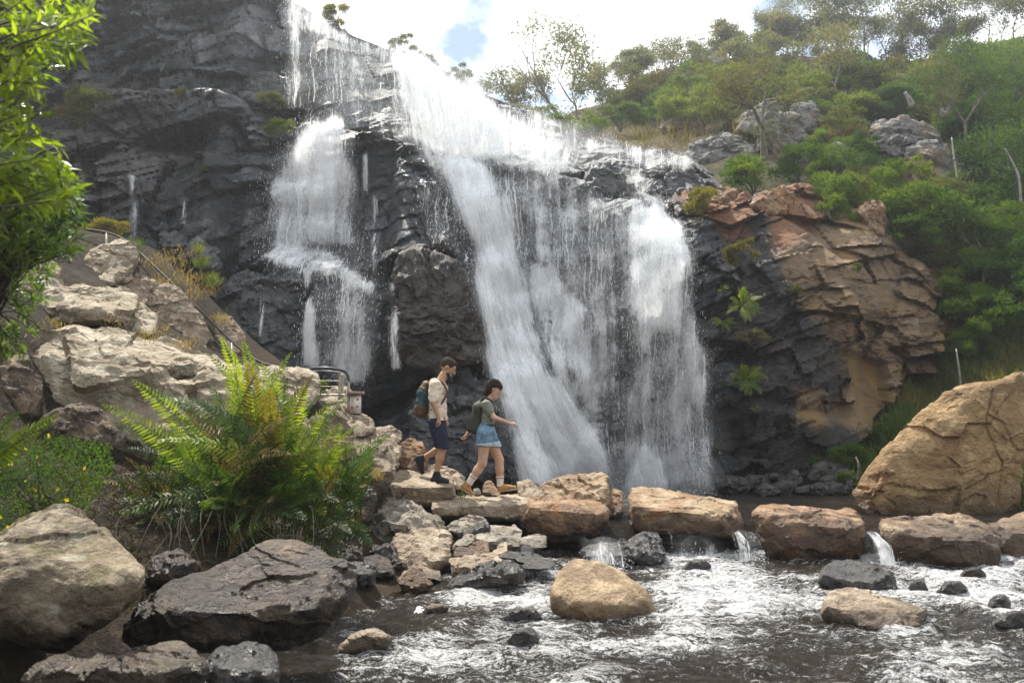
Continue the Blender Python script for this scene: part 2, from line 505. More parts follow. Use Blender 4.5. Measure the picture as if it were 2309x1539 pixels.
gz = Hrbf(xc_, yc_) + np.minimum(np.hypot(xf - xc_, yf - yc_) * 0.05, 6)
gz += 12.0 * sstep(-6, -34, yf) + 9.0 * sstep(-9, -30, xf) * sstep(14, 2, yf)  # unseen slopes behind and left of the camera, added to block sky fill
gz += 0.10 * fbm(np.stack([xf * 0.9, yf * 0.9, xf * 0], 1), 4) * sstep(-0.3, 0.4, gz)
m, nt, out = new_mat('bank_soil'); b = NB(nt)
pos = b.pos()
n1, n2, n3 = b.noise(pos, 1.2, 5), b.noise(pos, 9, 5, 0.7), b.noise(pos, 45, 3, 0.7)
col = b.mix(b.ramp(n1, 0.35, 0.65), (0.011, 0.0075, 0.0045), (0.034, 0.023, 0.013))
col = b.mix(b.math('MULTIPLY', b.ramp(n2, 0.5, 0.7), 0.6), col, (0.09, 0.068, 0.042))
col = b.mix(b.math('MULTIPLY', b.ramp(n3, 0.5, 0.68), 0.5), col, (0.03, 0.02, 0.012))
nt.links.new(b.principled(col, 0.95, b.bump(b.math('ADD', n2, b.math('MULTIPLY', n3, 0.5)), 0.9, 0.06), 0.2), out.inputs['Surface'])
M['soil'] = m
ground = obj('ground', np.stack([xf, yf, gz], 1), grid_faces(len(gy), len(gx)), M['soil'], base=(0, 0, 0))
tag(ground, 'dark earthy bank and stony bed of the stream', kind='structure')

# ------------------------------------------------------------------ cliffs
def surface_fn(ctrl, steps):
    C = PA([c[:3] for c in ctrl])
    S = []
    for poly, d, soft in steps:
        q = PA(poly); S.append((q[:, 0], q[:, 2], d, soft))
    def stepsum(x, z):
        r = np.zeros_like(x)
        for qx, qz, d, soft in S:
            w = sstep(qx[0] - 0.5, qx[0] + 0.1, x) * (1 - sstep(qx[-1] - 0.1, qx[-1] + 0.5, x))
            r = r + d * w * sstep(-soft * 0.3, soft, z - np.interp(x, qx, qz))
        return r
    f = RBF(C[:, [0, 2]], C[:, 1] - stepsum(C[:, 0], C[:, 2]))
    return lambda x, z: f(x, z) + stepsum(x, z)

sky_line = [(-260, -420, 23), (300, -250, 22.6), (560, -60, 22.8), (650, -2, 23.2), (720, 40, 23.8), (800, 85, 24.4), (900, 124, 25.2), (1000, 172, 26.2), (1100, 218, 27.2),
            (1180, 250, 28), (1250, 285, 28.8), (1330, 310, 29.3), (1400, 328, 29.8), (1480, 340, 30.3), (1560, 356, 31), (1700, 420, 31)]
dark_ctrl = [(-260, 1000, 17.5), (-260, 500, 19), (-260, 0, 21), (100, 1000, 18), (100, 600, 19), (100, 300, 20), (100, 50, 21.2),
             (350, 800, 18.6), (350, 550, 19.3), (350, 300, 20.2), (350, 50, 21.3), (550, 820, 18.4), (550, 640, 18.9), (550, 560, 19.5), (550, 350, 20.3), (550, 150, 21.4),
             (650, 1000, 18.5), (750, 850, 18.5), (750, 660, 18.9), (750, 560, 19.7), (740, 320, 20.7), (750, 230, 22), (720, 100, 22.8), (900, 1000, 18.2), (900, 850, 18.4),
             (990, 950, 18.0), (990, 800, 18.1), (980, 620, 18.6), (900, 480, 20.0), (880, 350, 20.9), (880, 280, 22.5), (890, 180, 23.6),
             (1120, 1050, 18.6), (1100, 800, 19.1), (1090, 620, 19.5), (1080, 480, 20.2), (1060, 370, 21.2), (1050, 300, 23.5), (1060, 230, 25.6),
             (1300, 1090, 19.2), (1300, 850, 19.5), (1280, 600, 20.2), (1270, 450, 21.5), (1250, 385, 22.6), (1235, 320, 26.5),
             (1450, 1090, 19.5), (1480, 800, 19.7), (1480, 540, 20.3), (1470, 470, 21.2), (1440, 410, 24.5), (1430, 350, 28.4),
             (1640, 1090, 19.9), (1640, 800, 20.5), (1620, 520, 21.8), (1600, 430, 24.0), (1580, 385, 28)] + sky_line
dark_steps = [([(80, 185, 20.5), (420, 212, 20.5), (560, 232, 20.7), (650, 268, 20.9), (760, 290, 21), (900, 325, 21.2), (960, 335, 21.4)], 1.1, 0.25),
              ([(930, 345, 21.3), (1150, 388, 21.8), (1330, 425, 22), (1420, 462, 21.8), (1560, 500, 21.6)], 1.6, 0.35),
              ([(150, 300, 20), (400, 345, 20.2), (640, 400, 20.3)], 0.5, 0.2),
              ([(490, 640, 18.7), (590, 585, 18.8), (680, 605, 18.9), (760, 620, 18.9), (850, 660, 18.8)], 0.8, 0.2),
              ([(600, 430, 20), (700, 440, 20), (800, 470, 20)], 0.4, 0.3),
              ([(590, 515, 19.7), (700, 520, 19.7), (850, 545, 19.6)], 0.35, 0.2),
              ([(1330, 372, 23), (1400, 370, 23.5), (1560, 420, 24)], 1.0, 0.2)]
dark_F = surface_fn(dark_ctrl, dark_steps)
sk = PA(sky_line)

def rock_relief(x, z, dip, sc=1.0, seed=0, bed=1.0):
    """plates broken along tilted beds: (relief towards the viewer, crack mask)"""
    c, s = math.cos(dip), math.sin(dip)
    wob = perlin(np.stack([x * 0.22, z * 0.22, x * 0 + seed], 1))
    u = x * c - z * s + 0.5 * wob; v = x * s + z * c + 0.5 * wob
    b1, e1 = blocks2(u / (1.9 * sc), v / (0.85 * sc), seed)
    b2, e2 = blocks2(u / (0.62 * sc) + 0.5 * b1, v / (0.27 * sc) + 3, seed + 1)
    b3, e3 = blocks2(u / (0.24 * sc) + 9, v / (0.105 * sc) + 7, seed + 2)
    f2, c2 = facets2(u / (0.8 * sc) + 5, v / (0.5 * sc) + 3, seed + 1)
    f3, c3 = facets2((u + 0.6 * v) / (0.28 * sc) + 9, (v - 0.3 * u) / (0.16 * sc) + 7, seed + 2)
    rough = sstep(-0.25, 0.30, perlin(np.stack([x * 0.33, z * 0.4, x * 0 + 3.3 + seed], 1)))
    f1, c1 = facets2((u + 0.25 * v) / (1.7 * sc) + 2, (v - 0.15 * u) / (1.1 * sc) + 8, seed + 4)
    big, _c = facets2((u - 0.2 * v) / (3.2 * sc) + 4, (v + 0.1 * u) / (2.0 * sc) + 1, seed + 6)
    r = bed * (0.46 * b1 + (0.05 + 0.15 * rough) * b2 + 0.05 * rough * b3) + 0.50 * big + 0.48 * f1 + (0.14 + 0.16 * rough) * f2 + (0.02 + 0.08 * rough) * f3 \
        + 0.05 * fbm(np.stack([x * 0.8, z * 0.8, x * 0], 1), 3) + (0.012 + 0.022 * rough) * fbm(np.stack([x * 6, z * 8, x * 0], 1), 3)
    ck = np.minimum(sstep(0.0, 0.03, e1), 0.5 + 0.5 * sstep(0.0, 0.06, e2))
    return r * sc - 0.10 * bed * (1 - ck), ck

hx, hz = 0.042, 0.036
X1 = np.arange(-15.5, 7.6, hx); Z1 = np.arange(-0.6, 15.6, hz)
XX, ZZ = np.meshgrid(X1, Z1)
x, z = XX.ravel(), ZZ.ravel()
ztop = np.interp(x, sk[:, 0], sk[:, 2]) + 0.10 * fbm(np.stack([x * 1.2, x * 0, x * 0], 1), 3)
alive = (z < ztop + hz)
zc = np.minimum(z, ztop)
Y = dark_F(x, zc)
pxv, pyv = proj(x, Y, zc)
calm = np.clip(sstep(0, 60, poly_sd(pxv, pyv, [(650, -20), (900, 110), (940, 320), (655, 250)])) * 0.75
               + sstep(0, 60, poly_sd(pxv, pyv, [(1110, 400), (1420, 480), (1400, 700), (1180, 620)])) * 0.7
               + sstep(0, 50, poly_sd(pxv, pyv, [(930, 330), (1560, 330), (1560, 400), (1250, 400)])) * 0.3, 0, 0.8)
rel, ck = rock_relief(x, zc, math.radians(-19), 1.0, 1)
rel = rel * (1 - calm)
YD = (Y - rel).reshape(XX.shape)
# fine fold at the lip so the top has depth behind it
V = np.stack([x, YD.ravel(), zc], 1)
nr, nc = XX.shape
al = alive.reshape(nr, nc)
keep = al[:-1, :-1] | al[:-1, 1:] 
F = grid_faces(nr, nc, keep)
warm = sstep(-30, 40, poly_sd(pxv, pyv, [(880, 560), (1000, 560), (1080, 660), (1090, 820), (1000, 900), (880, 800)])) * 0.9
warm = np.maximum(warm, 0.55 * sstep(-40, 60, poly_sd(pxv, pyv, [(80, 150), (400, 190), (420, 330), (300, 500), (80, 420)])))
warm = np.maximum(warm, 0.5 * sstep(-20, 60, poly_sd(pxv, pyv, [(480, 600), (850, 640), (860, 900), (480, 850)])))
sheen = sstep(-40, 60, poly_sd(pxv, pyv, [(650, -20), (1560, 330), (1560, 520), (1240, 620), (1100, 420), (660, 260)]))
def cliff_mat():
    m, nt, out = new_mat('wet_black_rock'); b = NB(nt)
    pos = b.pos()
    q = b.mapping(pos, scale=(0.6, 1, 1.6), rot=(0, math.radians(-19), 0))
    n1 = b.noise(q, 0.7, 6, 0.6, 0.5); n2 = b.noise(q, 3.6, 6, 0.66, 0.3); n3 = b.noise(q, 16, 5, 0.7)
    col = b.mix(b.ramp(n1, 0.38, 0.62), (0.013, 0.016, 0.020), (0.040, 0.047, 0.057))
    col = b.mix(b.math('MULTIPLY', b.ramp(n2, 0.48, 0.68), 0.85), col, (0.115, 0.13, 0.15))
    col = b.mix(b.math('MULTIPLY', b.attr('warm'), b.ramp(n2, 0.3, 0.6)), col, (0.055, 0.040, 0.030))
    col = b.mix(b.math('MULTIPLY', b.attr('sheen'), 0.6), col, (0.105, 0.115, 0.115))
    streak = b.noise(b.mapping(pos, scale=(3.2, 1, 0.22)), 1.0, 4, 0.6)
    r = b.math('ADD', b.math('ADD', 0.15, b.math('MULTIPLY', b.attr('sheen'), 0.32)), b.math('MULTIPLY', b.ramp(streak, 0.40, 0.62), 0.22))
    h = b.math('ADD', b.math('MULTIPLY', n2, 0.8), b.math('MULTIPLY', n3, 0.4))
    h = b.math('ADD', h, b.math('MULTIPLY', b.noise(pos, 60, 3, 0.7), 0.10))
    nrm = b.bump(b.math('MULTIPLY', h, b.math('ADD', 0.35, b.ramp(b.noise(pos, 0.45, 3), 0.40, 0.60))), 0.95, 0.20)
    nt.links.new(b.principled(col, r, nrm, 0.8), out.inputs['Surface'])
    return m
M['cliff'] = cliff_mat()
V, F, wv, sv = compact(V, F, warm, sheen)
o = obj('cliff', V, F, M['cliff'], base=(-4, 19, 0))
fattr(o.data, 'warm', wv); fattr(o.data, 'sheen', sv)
o.data.set_sharp_from_angle(angle=math.radians(30))
tag(o, 'wet black fractured rock face behind the waterfalls', kind='structure')
# the plateau behind the lip
vt = []
for k, (a, c_, d) in enumerate(sky_line):
    q = P(a, c_, d); vt.append(q); 
vt = np.array(vt); rows = [vt + np.array([0, -0.25, -0.05]), vt + np.array([0, 1.5, 0.0]), vt + np.array([0, 6, 0.3]), vt + np.array([0, 16, 0.0]), vt * np.array([1, 1, 0]) + np.array([0, 26, -0.5])]
o = obj('plateau', np.concatenate(rows), grid_faces(5, len(vt)), M['crag'], base=(0, 26, 8))
tag(o, 'flat rock top behind the lip of the falls', kind='structure')

# --- orange cliff right of the falls
or_top = [(1440, 500, 22.4), (1490, 460, 22.4), (1540, 425, 22.6), (1600, 418, 22.8), (1680, 424, 23), (1720, 450, 23), (1760, 420, 23.2), (1800, 412, 23.4), (1840, 440, 23.6), (1870, 500, 23.6), (1910, 470, 24), (1975, 470, 24.3),
          (2000, 535, 24.4), (2060, 570, 24.8), (2150, 555, 25.4), (2230, 600, 26)]
or_ctrl = [(1440, 1085, 20.7), (1440, 700, 21.6), (1500, 560, 21.9), (1560, 1085, 20.1), (1560, 800, 20.7), (1560, 560, 21.5), (1570, 450, 22.2), (1660, 1080, 20.0), (1650, 800, 20.5), (1650, 620, 21.0), (1680, 500, 21.9),
           (1800, 1070, 20.2), (1800, 900, 20.5), (1800, 720, 20.8), (1800, 560, 21.4), (1790, 460, 22.5), (1900, 1020, 20.6), (1880, 930, 21.2), (1935, 860, 21.9), (1935, 800, 21.9), (1930, 745, 21.2), (1930, 620, 21.9), (1950, 520, 23),
           (2080, 620, 23.6), (2080, 740, 22.8), (2040, 840, 22.3), (2000, 920, 21.8), (2150, 700, 24), (2200, 900, 23.4), (2000, 1050, 21.5), (2150, 1050, 22)] + or_top
or_steps = [([(1600, 470, 22), (1700, 455, 22), (1830, 520, 22), (1900, 600, 22)], 0.35, 0.2), ([(1640, 900, 20.4), (1800, 940, 20.5), (1900, 960, 20.8)], 0.35, 0.2)]
or_F = surface_fn(or_ctrl, or_steps)
ok_ = PA(or_top)
X2 = np.arange(2.6, 12.0, 0.042); Z2 = np.arange(-0.6, 7.2, 0.036)
XX2, ZZ2 = np.meshgrid(X2, Z2); x, z = XX2.ravel(), ZZ2.ravel()
ztop = np.interp(x, ok_[:, 0], ok_[:, 2]) + 0.12 * fbm(np.stack([x * 1.5, x * 0 + 4, x * 0], 1), 3)
zc = np.minimum(z, ztop)
Y = or_F(x, zc); pxv, pyv = proj(x, Y, zc)
rel, ck = rock_relief(x, zc, math.radians(-14), 1.0, 4, 0.30)
rel2, _ = facets2((x * 0.8 - zc * 0.5) / 0.5, (x * 0.5 + zc * 0.8) / 0.22, 6)
panel = sstep(-6, 14, poly_sd(pxv, pyv, [(1893, 800), (1930, 795), (1985, 820), (1990, 900), (1960, 965), (1925, 930), (1905, 870)]))
rel = (rel * 1.0 + 0.03 * rel2) * (1 - 0.9 * panel)
YO = Y - rel
bnd = [(1380, 380), (1560, 470), (1640, 560), (1690, 520), (1740, 540), (1760, 640), (1830, 720), (1885, 780), (1900, 860), (1860, 900), (1800, 880), (1790, 950), (1900, 960), (1950, 990), (1950, 1200), (1380, 1200)]
nz = 26 * fbm(np.stack([x * 1.1, zc * 0.7, x * 0 + 2], 1), 4)
wet = sstep(-22, 22, poly_sd(pxv, pyv, bnd) + nz)
# a seep of water stains the stone below the overhang
wet = np.maximum(wet, sstep(-14, 14, poly_sd(pxv, pyv, [(1690, 480), (1730, 480), (1745, 560), (1740, 660), (1700, 640), (1690, 560)]) + nz * 0.5))
red = sstep(-20, 25, poly_sd(pxv, pyv, [(1540, 425), (1830, 410), (1840, 520), (1760, 560), (1560, 560)]) + nz * 0.7)
m, nt, out = new_mat('orange_sandstone'); b = NB(nt)
pos = b.pos(); q = b.mapping(pos, scale=(0.7, 1, 1.5), rot=(0, math.radians(-24), 0))
n1 = b.noise(q, 1.1, 6, 0.6, 0.5); n2 = b.noise(q, 5, 6, 0.68, 0.3); n3 = b.noise(q, 24, 4, 0.7)
col = b.mix(b.ramp(n1, 0.36, 0.62), (0.115, 0.07, 0.035), (0.225, 0.15, 0.083))
col = b.mix(b.math('MULTIPLY', b.ramp(n2, 0.46, 0.68), 0.8), col, (0.31, 0.235, 0.155))
col = b.mix(b.math('MULTIPLY', b.ramp(b.noise(q, 2.3, 4), 0.50, 0.62), 0.7), col, (0.25, 0.15, 0.055))
col = b.mix(b.math('MULTIPLY', b.attr('red'), b.ramp(n2, 0.25, 0.6)), col, (0.23, 0.095, 0.042))
col = b.mix(b.math('MULTIPLY', b.attr('panel'), 0.85), col, b.mix(b.ramp(b.noise(b.mapping(pos, scale=(4, 1, 0.6)), 1.2, 4), 0.35, 0.65), (0.34, 0.21, 0.075), (0.25, 0.16, 0.075)))
dk = b.mix(b.ramp(n2, 0.4, 0.65), (0.018, 0.016, 0.0155), (0.052, 0.046, 0.042))
dk = b.mix(b.math('MULTIPLY', b.ramp(n1, 0.55, 0.7), 0.5), dk, (0.085, 0.05, 0.03))
col = b.mix(b.attr('wet'), col, dk)
col = b.mix(b.math('MULTIPLY', b.ramp(n3, 0.55, 0.72), 0.4), col, (0.03, 0.022, 0.016))
r = b.math('SUBTRACT', 0.80, b.math('MULTIPLY', b.attr('wet'), b.ramp(b.noise(pos, 1.2, 3), 0.3, 0.65)))
r = b.math('MAXIMUM', r, 0.30)
h = b.math('ADD', b.math('MULTIPLY', n2, 0.8), b.math('MULTIPLY', n3, 0.35))
nt.links.new(b.principled(col, r, b.bump(h, 0.95, 0.2), 0.5), out.inputs['Surface'])
M['orange'] = m
V = np.stack([x, YO, zc], 1)
keep = ((z < ztop + 0.036).reshape(XX2.shape))[:-1, :-1]
F = grid_faces(*XX2.shape, keep)
V, F, a1, a2, a3 = compact(V, F, wet, red, panel)
o = obj('cliff', V, F, M['orange'], base=(6, 21, 0))
fattr(o.data, 'wet', a1); fattr(o.data, 'red', a2); fattr(o.data, 'panel', a3)
o.data.set_sharp_from_angle(angle=math.radians(30))
tag(o, 'orange and brown sandstone face with dark wet stains right of the falls', kind='structure')

# --- hillside above and right
hill_ctrl = [(1100, 330, 33), (1200, 300, 33.5), (1350, 330, 32.5), (1450, 345, 31.5), (1560, 385, 28.5), (1650, 430, 25.6), (1750, 440, 24.8), (1850, 500, 24.6), (1950, 500, 25), (2050, 590, 25.6), (2150, 600, 26), (2309, 650, 25.5), (2480, 700, 24.5),
             (1300, 290, 36), (1500, 270, 36), (1560, 320, 31.5), (1650, 320, 31.5), (1750, 330, 30.5), (1750, 250, 33.5), (1900, 350, 30), (2000, 300, 32), (2100, 300, 31.5), (2250, 300, 31), (2480, 300, 29), (1900, 430, 27), (2100, 450, 28), (2300, 480, 27.5), (2480, 480, 26.5),
             (1350, 240, 42), (1420, 200, 44), (1500, 160, 45), (1600, 140, 46), (1750, 130, 46), (1900, 140, 46), (2050, 150, 45), (2200, 120, 43), (2309, 90, 41), (2480, 40, 39), (1150, 270, 40), (1250, 275, 40)]
hill_top = [(1050, 300, 42), (1150, 285, 41), (1250, 270, 41), (1350, 236, 42.5), (1420, 195, 44.5), (1500, 155, 45.5), (1600, 132, 46.5), (1750, 122, 46.5), (1900, 130, 46.5), (2050, 140, 45.5), (2200, 110, 43.5), (2309, 80, 41.5), (2500, 30, 39), (2700, 0, 37)]
HC = PA(hill_ctrl); hill_F = RBF(HC[:, [0, 2]], HC[:, 1])
ht = PA(hill_top)
X3 = np.arange(-2.5, 22, 0.11); T3 = np.linspace(0, 1, 130)
zt = np.interp(X3, ht[:, 0], ht[:, 2]); zb = np.interp(X3, np.concatenate([[-3, 2.8], ok_[:, 0], [13, 22]]), np.concatenate([[6.5, 6.0], ok_[:, 2] - 0.5, [4.0, 3.0]]))
XX3 = np.repeat(X3[None], len(T3), 0); ZZ3 = zb[None] + (zt - zb)[None] * T3[:, None]
x, z = XX3.ravel(), ZZ3.ravel()
Y = hill_F(x, z) - 0.35 * fbm(np.stack([x * 0.6, z * 0.6, x * 0], 1), 4)
V = np.stack([x, Y, z], 1).reshape(len(T3), len(X3), 3)
back = [V[-1] + np.array([0, d, e]) for d, e in ((3, 0.1), (12, -0.5), (30, -3))]
V = np.concatenate([V.reshape(-1, 3)] + back)
m, nt, out = new_mat('hillside_soil'); b = NB(nt); pos = b.pos()
n1, n2, n3 = b.noise(pos, 0.5, 5), b.noise(pos, 3.2, 5, 0.7), b.noise(pos, 14, 4, 0.7)
col = b.mix(b.ramp(n1, 0.40, 0.6), (0.055, 0.055, 0.022), (0.15, 0.115, 0.06))
col = b.mix(b.ramp(n2, 0.5, 0.66), col, (0.12, 0.105, 0.08))
col = b.mix(b.math('MULTIPLY', b.ramp(n3, 0.5, 0.65), 0.6), col, (0.03, 0.028, 0.014))
nt.links.new(b.principled(col, 0.95, b.bump(b.math('ADD', n2, n3), 0.9, 0.2), 0.2), out.inputs['Surface'])
M['hillsoil'] = m
o = obj('hillside', V, grid_faces(len(T3) + 3, len(X3)), m, base=(8, 35, 5))
tag(o, 'rough scrub-covered hillside above the falls', kind='structure')

# --- grassy slope at the right
sl_ctrl = [(1850, 1075, 19.6), (1900, 1040, 20.2), (1960, 985, 20.9), (2010, 930, 21.4), (2060, 870, 22.0), (2090, 810, 22.7), (2120, 740, 23.6), (2200, 800, 22.5), (2309, 770, 22.3), (2480, 720, 21.8), (1980, 1080, 18.9), (2100, 1000, 19.6), (2309, 950, 19.6), (2480, 1000, 18.2),
           (2309, 650, 24.6), (2170, 640, 25.2), (2480, 560, 24.6), (2200, 1150, 17), (2309, 1150, 16.2), (2480, 1200, 15), (1900, 1110, 18.9), (2020, 880, 23.6), (1920, 1000, 22.0)]
SCt = PA(sl_ctrl); sl_F = RBF(SCt[:, [0, 2]], SCt[:, 1])
st = PA([(1830, 1088, 19.6), (1880, 1055, 20.2), (1930, 1008, 20.9), (1985, 950, 21.5), (2040, 885, 22.2), (2085, 810, 22.9), (2110, 745, 23.6), (2150, 660, 25), (2230, 620, 25.6), (2309, 610, 25.6), (2500, 540, 25)])
X4 = np.arange(5.9, 16, 0.09); T4 = np.linspace(0, 1, 110)
zt = np.interp(X4, st[:, 0], st[:, 2]); zb = np.full_like(X4, 0.1)
XX4 = np.repeat(X4[None], len(T4), 0); ZZ4 = zb[None] + np.maximum(zt - zb, 0.02)[None] * T4[:, None]
x, z = XX4.ravel(), ZZ4.ravel()
Y = sl_F(x, z) - 0.12 * fbm(np.stack([x * 1.2, z * 1.2, x * 0], 1), 4)
Vs = np.stack([x, Y, z], 1)
back = Vs.reshape(len(T4), len(X4), 3)[-1] + np.array([0, 2.5, 0.3])
o = obj('grassy_slope', np.concatenate([Vs, back]), grid_faces(len(T4) + 1, len(X4)), M['hillsoil'], base=(10, 20, 0.1))
tag(o, 'steep earth slope under green grass between orange cliff and big boulder', kind='structure')
slope_pts = Vs

# ------------------------------------------------------------------ water
def water_mat(name, foam_glint_lo, foam_glint_hi, flow, deep=(0.014, 0.009, 0.0045), ripple=1.0):
    """brown water with broken foam; the vertex value 'foam' says how turbulent it is"""
    m, nt, out = new_mat(name); b = NB(nt); pos = b.pos()
    q = b.mapping(pos, scale=flow)
    d = b.n('ShaderNodeTexNoise'); b.set(d.inputs['Vector'], pos); d.inputs['Scale'].default_value = 2.2; d.inputs['Detail'].default_value = 4
    q2 = b.n('ShaderNodeVectorMath'); q2.operation = 'MULTIPLY_ADD'
    b.set(q2.inputs[0], d.outputs['Color']); q2.inputs[1].default_value = (0.55, 0.55, 0.55); b.set(q2.inputs[2], q)
    qv = q2.outputs[0]
    n1 = b.noise(qv, 3.2, 8, 0.72, 0.4)
    n2 = b.noise(qv, 19, 6, 0.72, 0.8)
    n3 = b.noise(pos, 70, 3, 0.7)
    f = b.math('ADD', b.math('MULTIPLY', n1, 0.30), b.math('MULTIPLY', n2, 0.48))
    f = b.math('ADD', f, b.math('MULTIPLY', n3, 0.22))
    a = b.attr('foam')
    thr = b.math('SUBTRACT', foam_glint_hi, b.math('MULTIPLY', a, foam_glint_hi - foam_glint_lo))
    fm = b.ramp(f, thr, b.math('ADD', thr, 0.13))
    h = b.math('ADD', b.math('MULTIPLY', n1, 0.6), b.math('MULTIPLY', n2, 0.45))
    h = b.math('ADD', h, b.math('MULTIPLY', b.noise(pos, 38, 3, 0.6), 0.10))
    nrm = b.bump(h, 0.95 * ripple, 0.085)
    wtr = b.principled(deep, 0.06, nrm, 0.5, IOR=1.333)
    fo = b.principled(b.mix(n2, (0.42, 0.42, 0.41), (0.85, 0.86, 0.87)), 0.55, b.bump(b.math('ADD', n2, n3), 0.9, 0.05), 0.4)
    mx = b.n('ShaderNodeMixShader'); b.set(mx.inputs[0], fm)
    nt.links.new(wtr, mx.inputs[1]); nt.links.new(fo, mx.inputs[2]); nt.links.new(mx.outputs[0], out.inputs['Surface'])
    return m
M['stream'] = water_mat('stream_water', 0.355, 0.68, (0.42, 1.35, 1))
M['pool'] = water_mat('pool_water', 0.42, 0.74, (0.5, 1.3, 1), ripple=1.3)

# lower stream: grid with standing waves; z follows the fall of the stream towards the viewer
WX = np.arange(-4.6, 11.0, 0.036); WY = np.concatenate([np.arange(-12, 5.2, 0.4), np.arange(5.2, 14.6, 0.034)])
XX, YY = np.meshgrid(WX, WY); x, y = XX.ravel(), YY.ravel()
q = np.stack([x * 1.1, y * 1.5, x * 0], 1)
wv = fbm(np.stack([x * 0.8, y * 1.0, x * 0 + 5], 1), 2)
w1 = fbm(q + 0.4 * wv[:, None], 4)
w2 = 1 - np.abs(perlin(np.stack([x * 2.6 + w1, y * 3.6 + wv, x * 0 + 9], 1))) * 2
zz = Z_LOW + 0.075 * w1 + 0.045 * w2 + 0.020 * perlin(np.stack([x * 8, y * 11, x * 0], 1))
pxv, pyv = proj(x, y, zz)
foam = 0.64 + 0.26 * wv  # white cover: real foam plus silvery sky glints painted on the water
def fz(poly, soft, amt):
    global foam
    foam = foam + amt * sstep(-soft, soft, poly_sd(pxv, pyv, poly))
def fzset(poly, soft, val):
    global foam
    s = sstep(-soft, soft, poly_sd(pxv, pyv, poly)); foam = foam * (1 - s) + val * s
fz([(1480, 1255), (2309, 1255), (2309, 1380), (1900, 1390), (1500, 1390)], 60, 0.20)
fz([(1000, 1330), (1220, 1300), (1260, 1420), (1000, 1440)], 50, 0.10)
fz([(1560, 1440), (2000, 1400), (2080, 1470), (2000, 1580), (1500, 1580)], 120, -0.16)
fz([(700, 1280), (940, 1280), (1010, 1330), (900, 1350), (720, 1350)], 40, -0.32)
fz([(860, 1390), (1080, 1390), (1060, 1430), (880, 1430)], 40, -0.25)
fz([(1700, 1270), (1860, 1274), (1860, 1310), (1740, 1310)], 30, -0.30)
fz([(560, 1440), (760, 1440), (720, 1580), (560, 1580)], 40, -0.5)
foam = np.clip(foam + 0.12 * w1, 0.36, 0.84)
o = obj('stream', np.stack([x, y, zz], 1), grid_faces(len(WY), len(WX)), M['stream'], base=(0, 8, 0))
fattr(o.data, 'foam', np.clip(foam, 0, 1))
tag(o, 'foaming brown stream running over stones in the foreground', kind='structure')

# plunge pool behind the stepping stones
WX = np.arange(-1.2, 11, 0.05); WY = np.arange(13.55, 21.5, 0.045)
XX, YY = np.meshgrid(WX, WY); x, y = XX.ravel(), YY.ravel()
w1 = fbm(np.stack([x * 1.6, y * 2.4, x * 0], 1), 4)
drop = sstep(14.15, 13.6, y)
zz = Z_POOL + 0.030 * w1 + 0.018 * perlin(np.stack([x * 6, y * 9, x * 0], 1)) - 0.22 * drop * drop
pxv, pyv = proj(x, y, zz)
foam = 0.20 + 0.2 * w1
fzset([(1150, 1080), (1640, 1085), (1640, 1118), (1400, 1150), (1150, 1150)], 16, 0.85)
foam = foam + 0.5 * drop
o = obj('plunge_pool', np.stack([x, y, zz], 1), grid_faces(len(WY), len(WX)), M['pool'], base=(4, 16, Z_POOL))
fattr(o.data, 'foam', np.clip(foam, 0, 1))
tag(o, 'dark rippled pool at the foot of the falls', kind='structure')

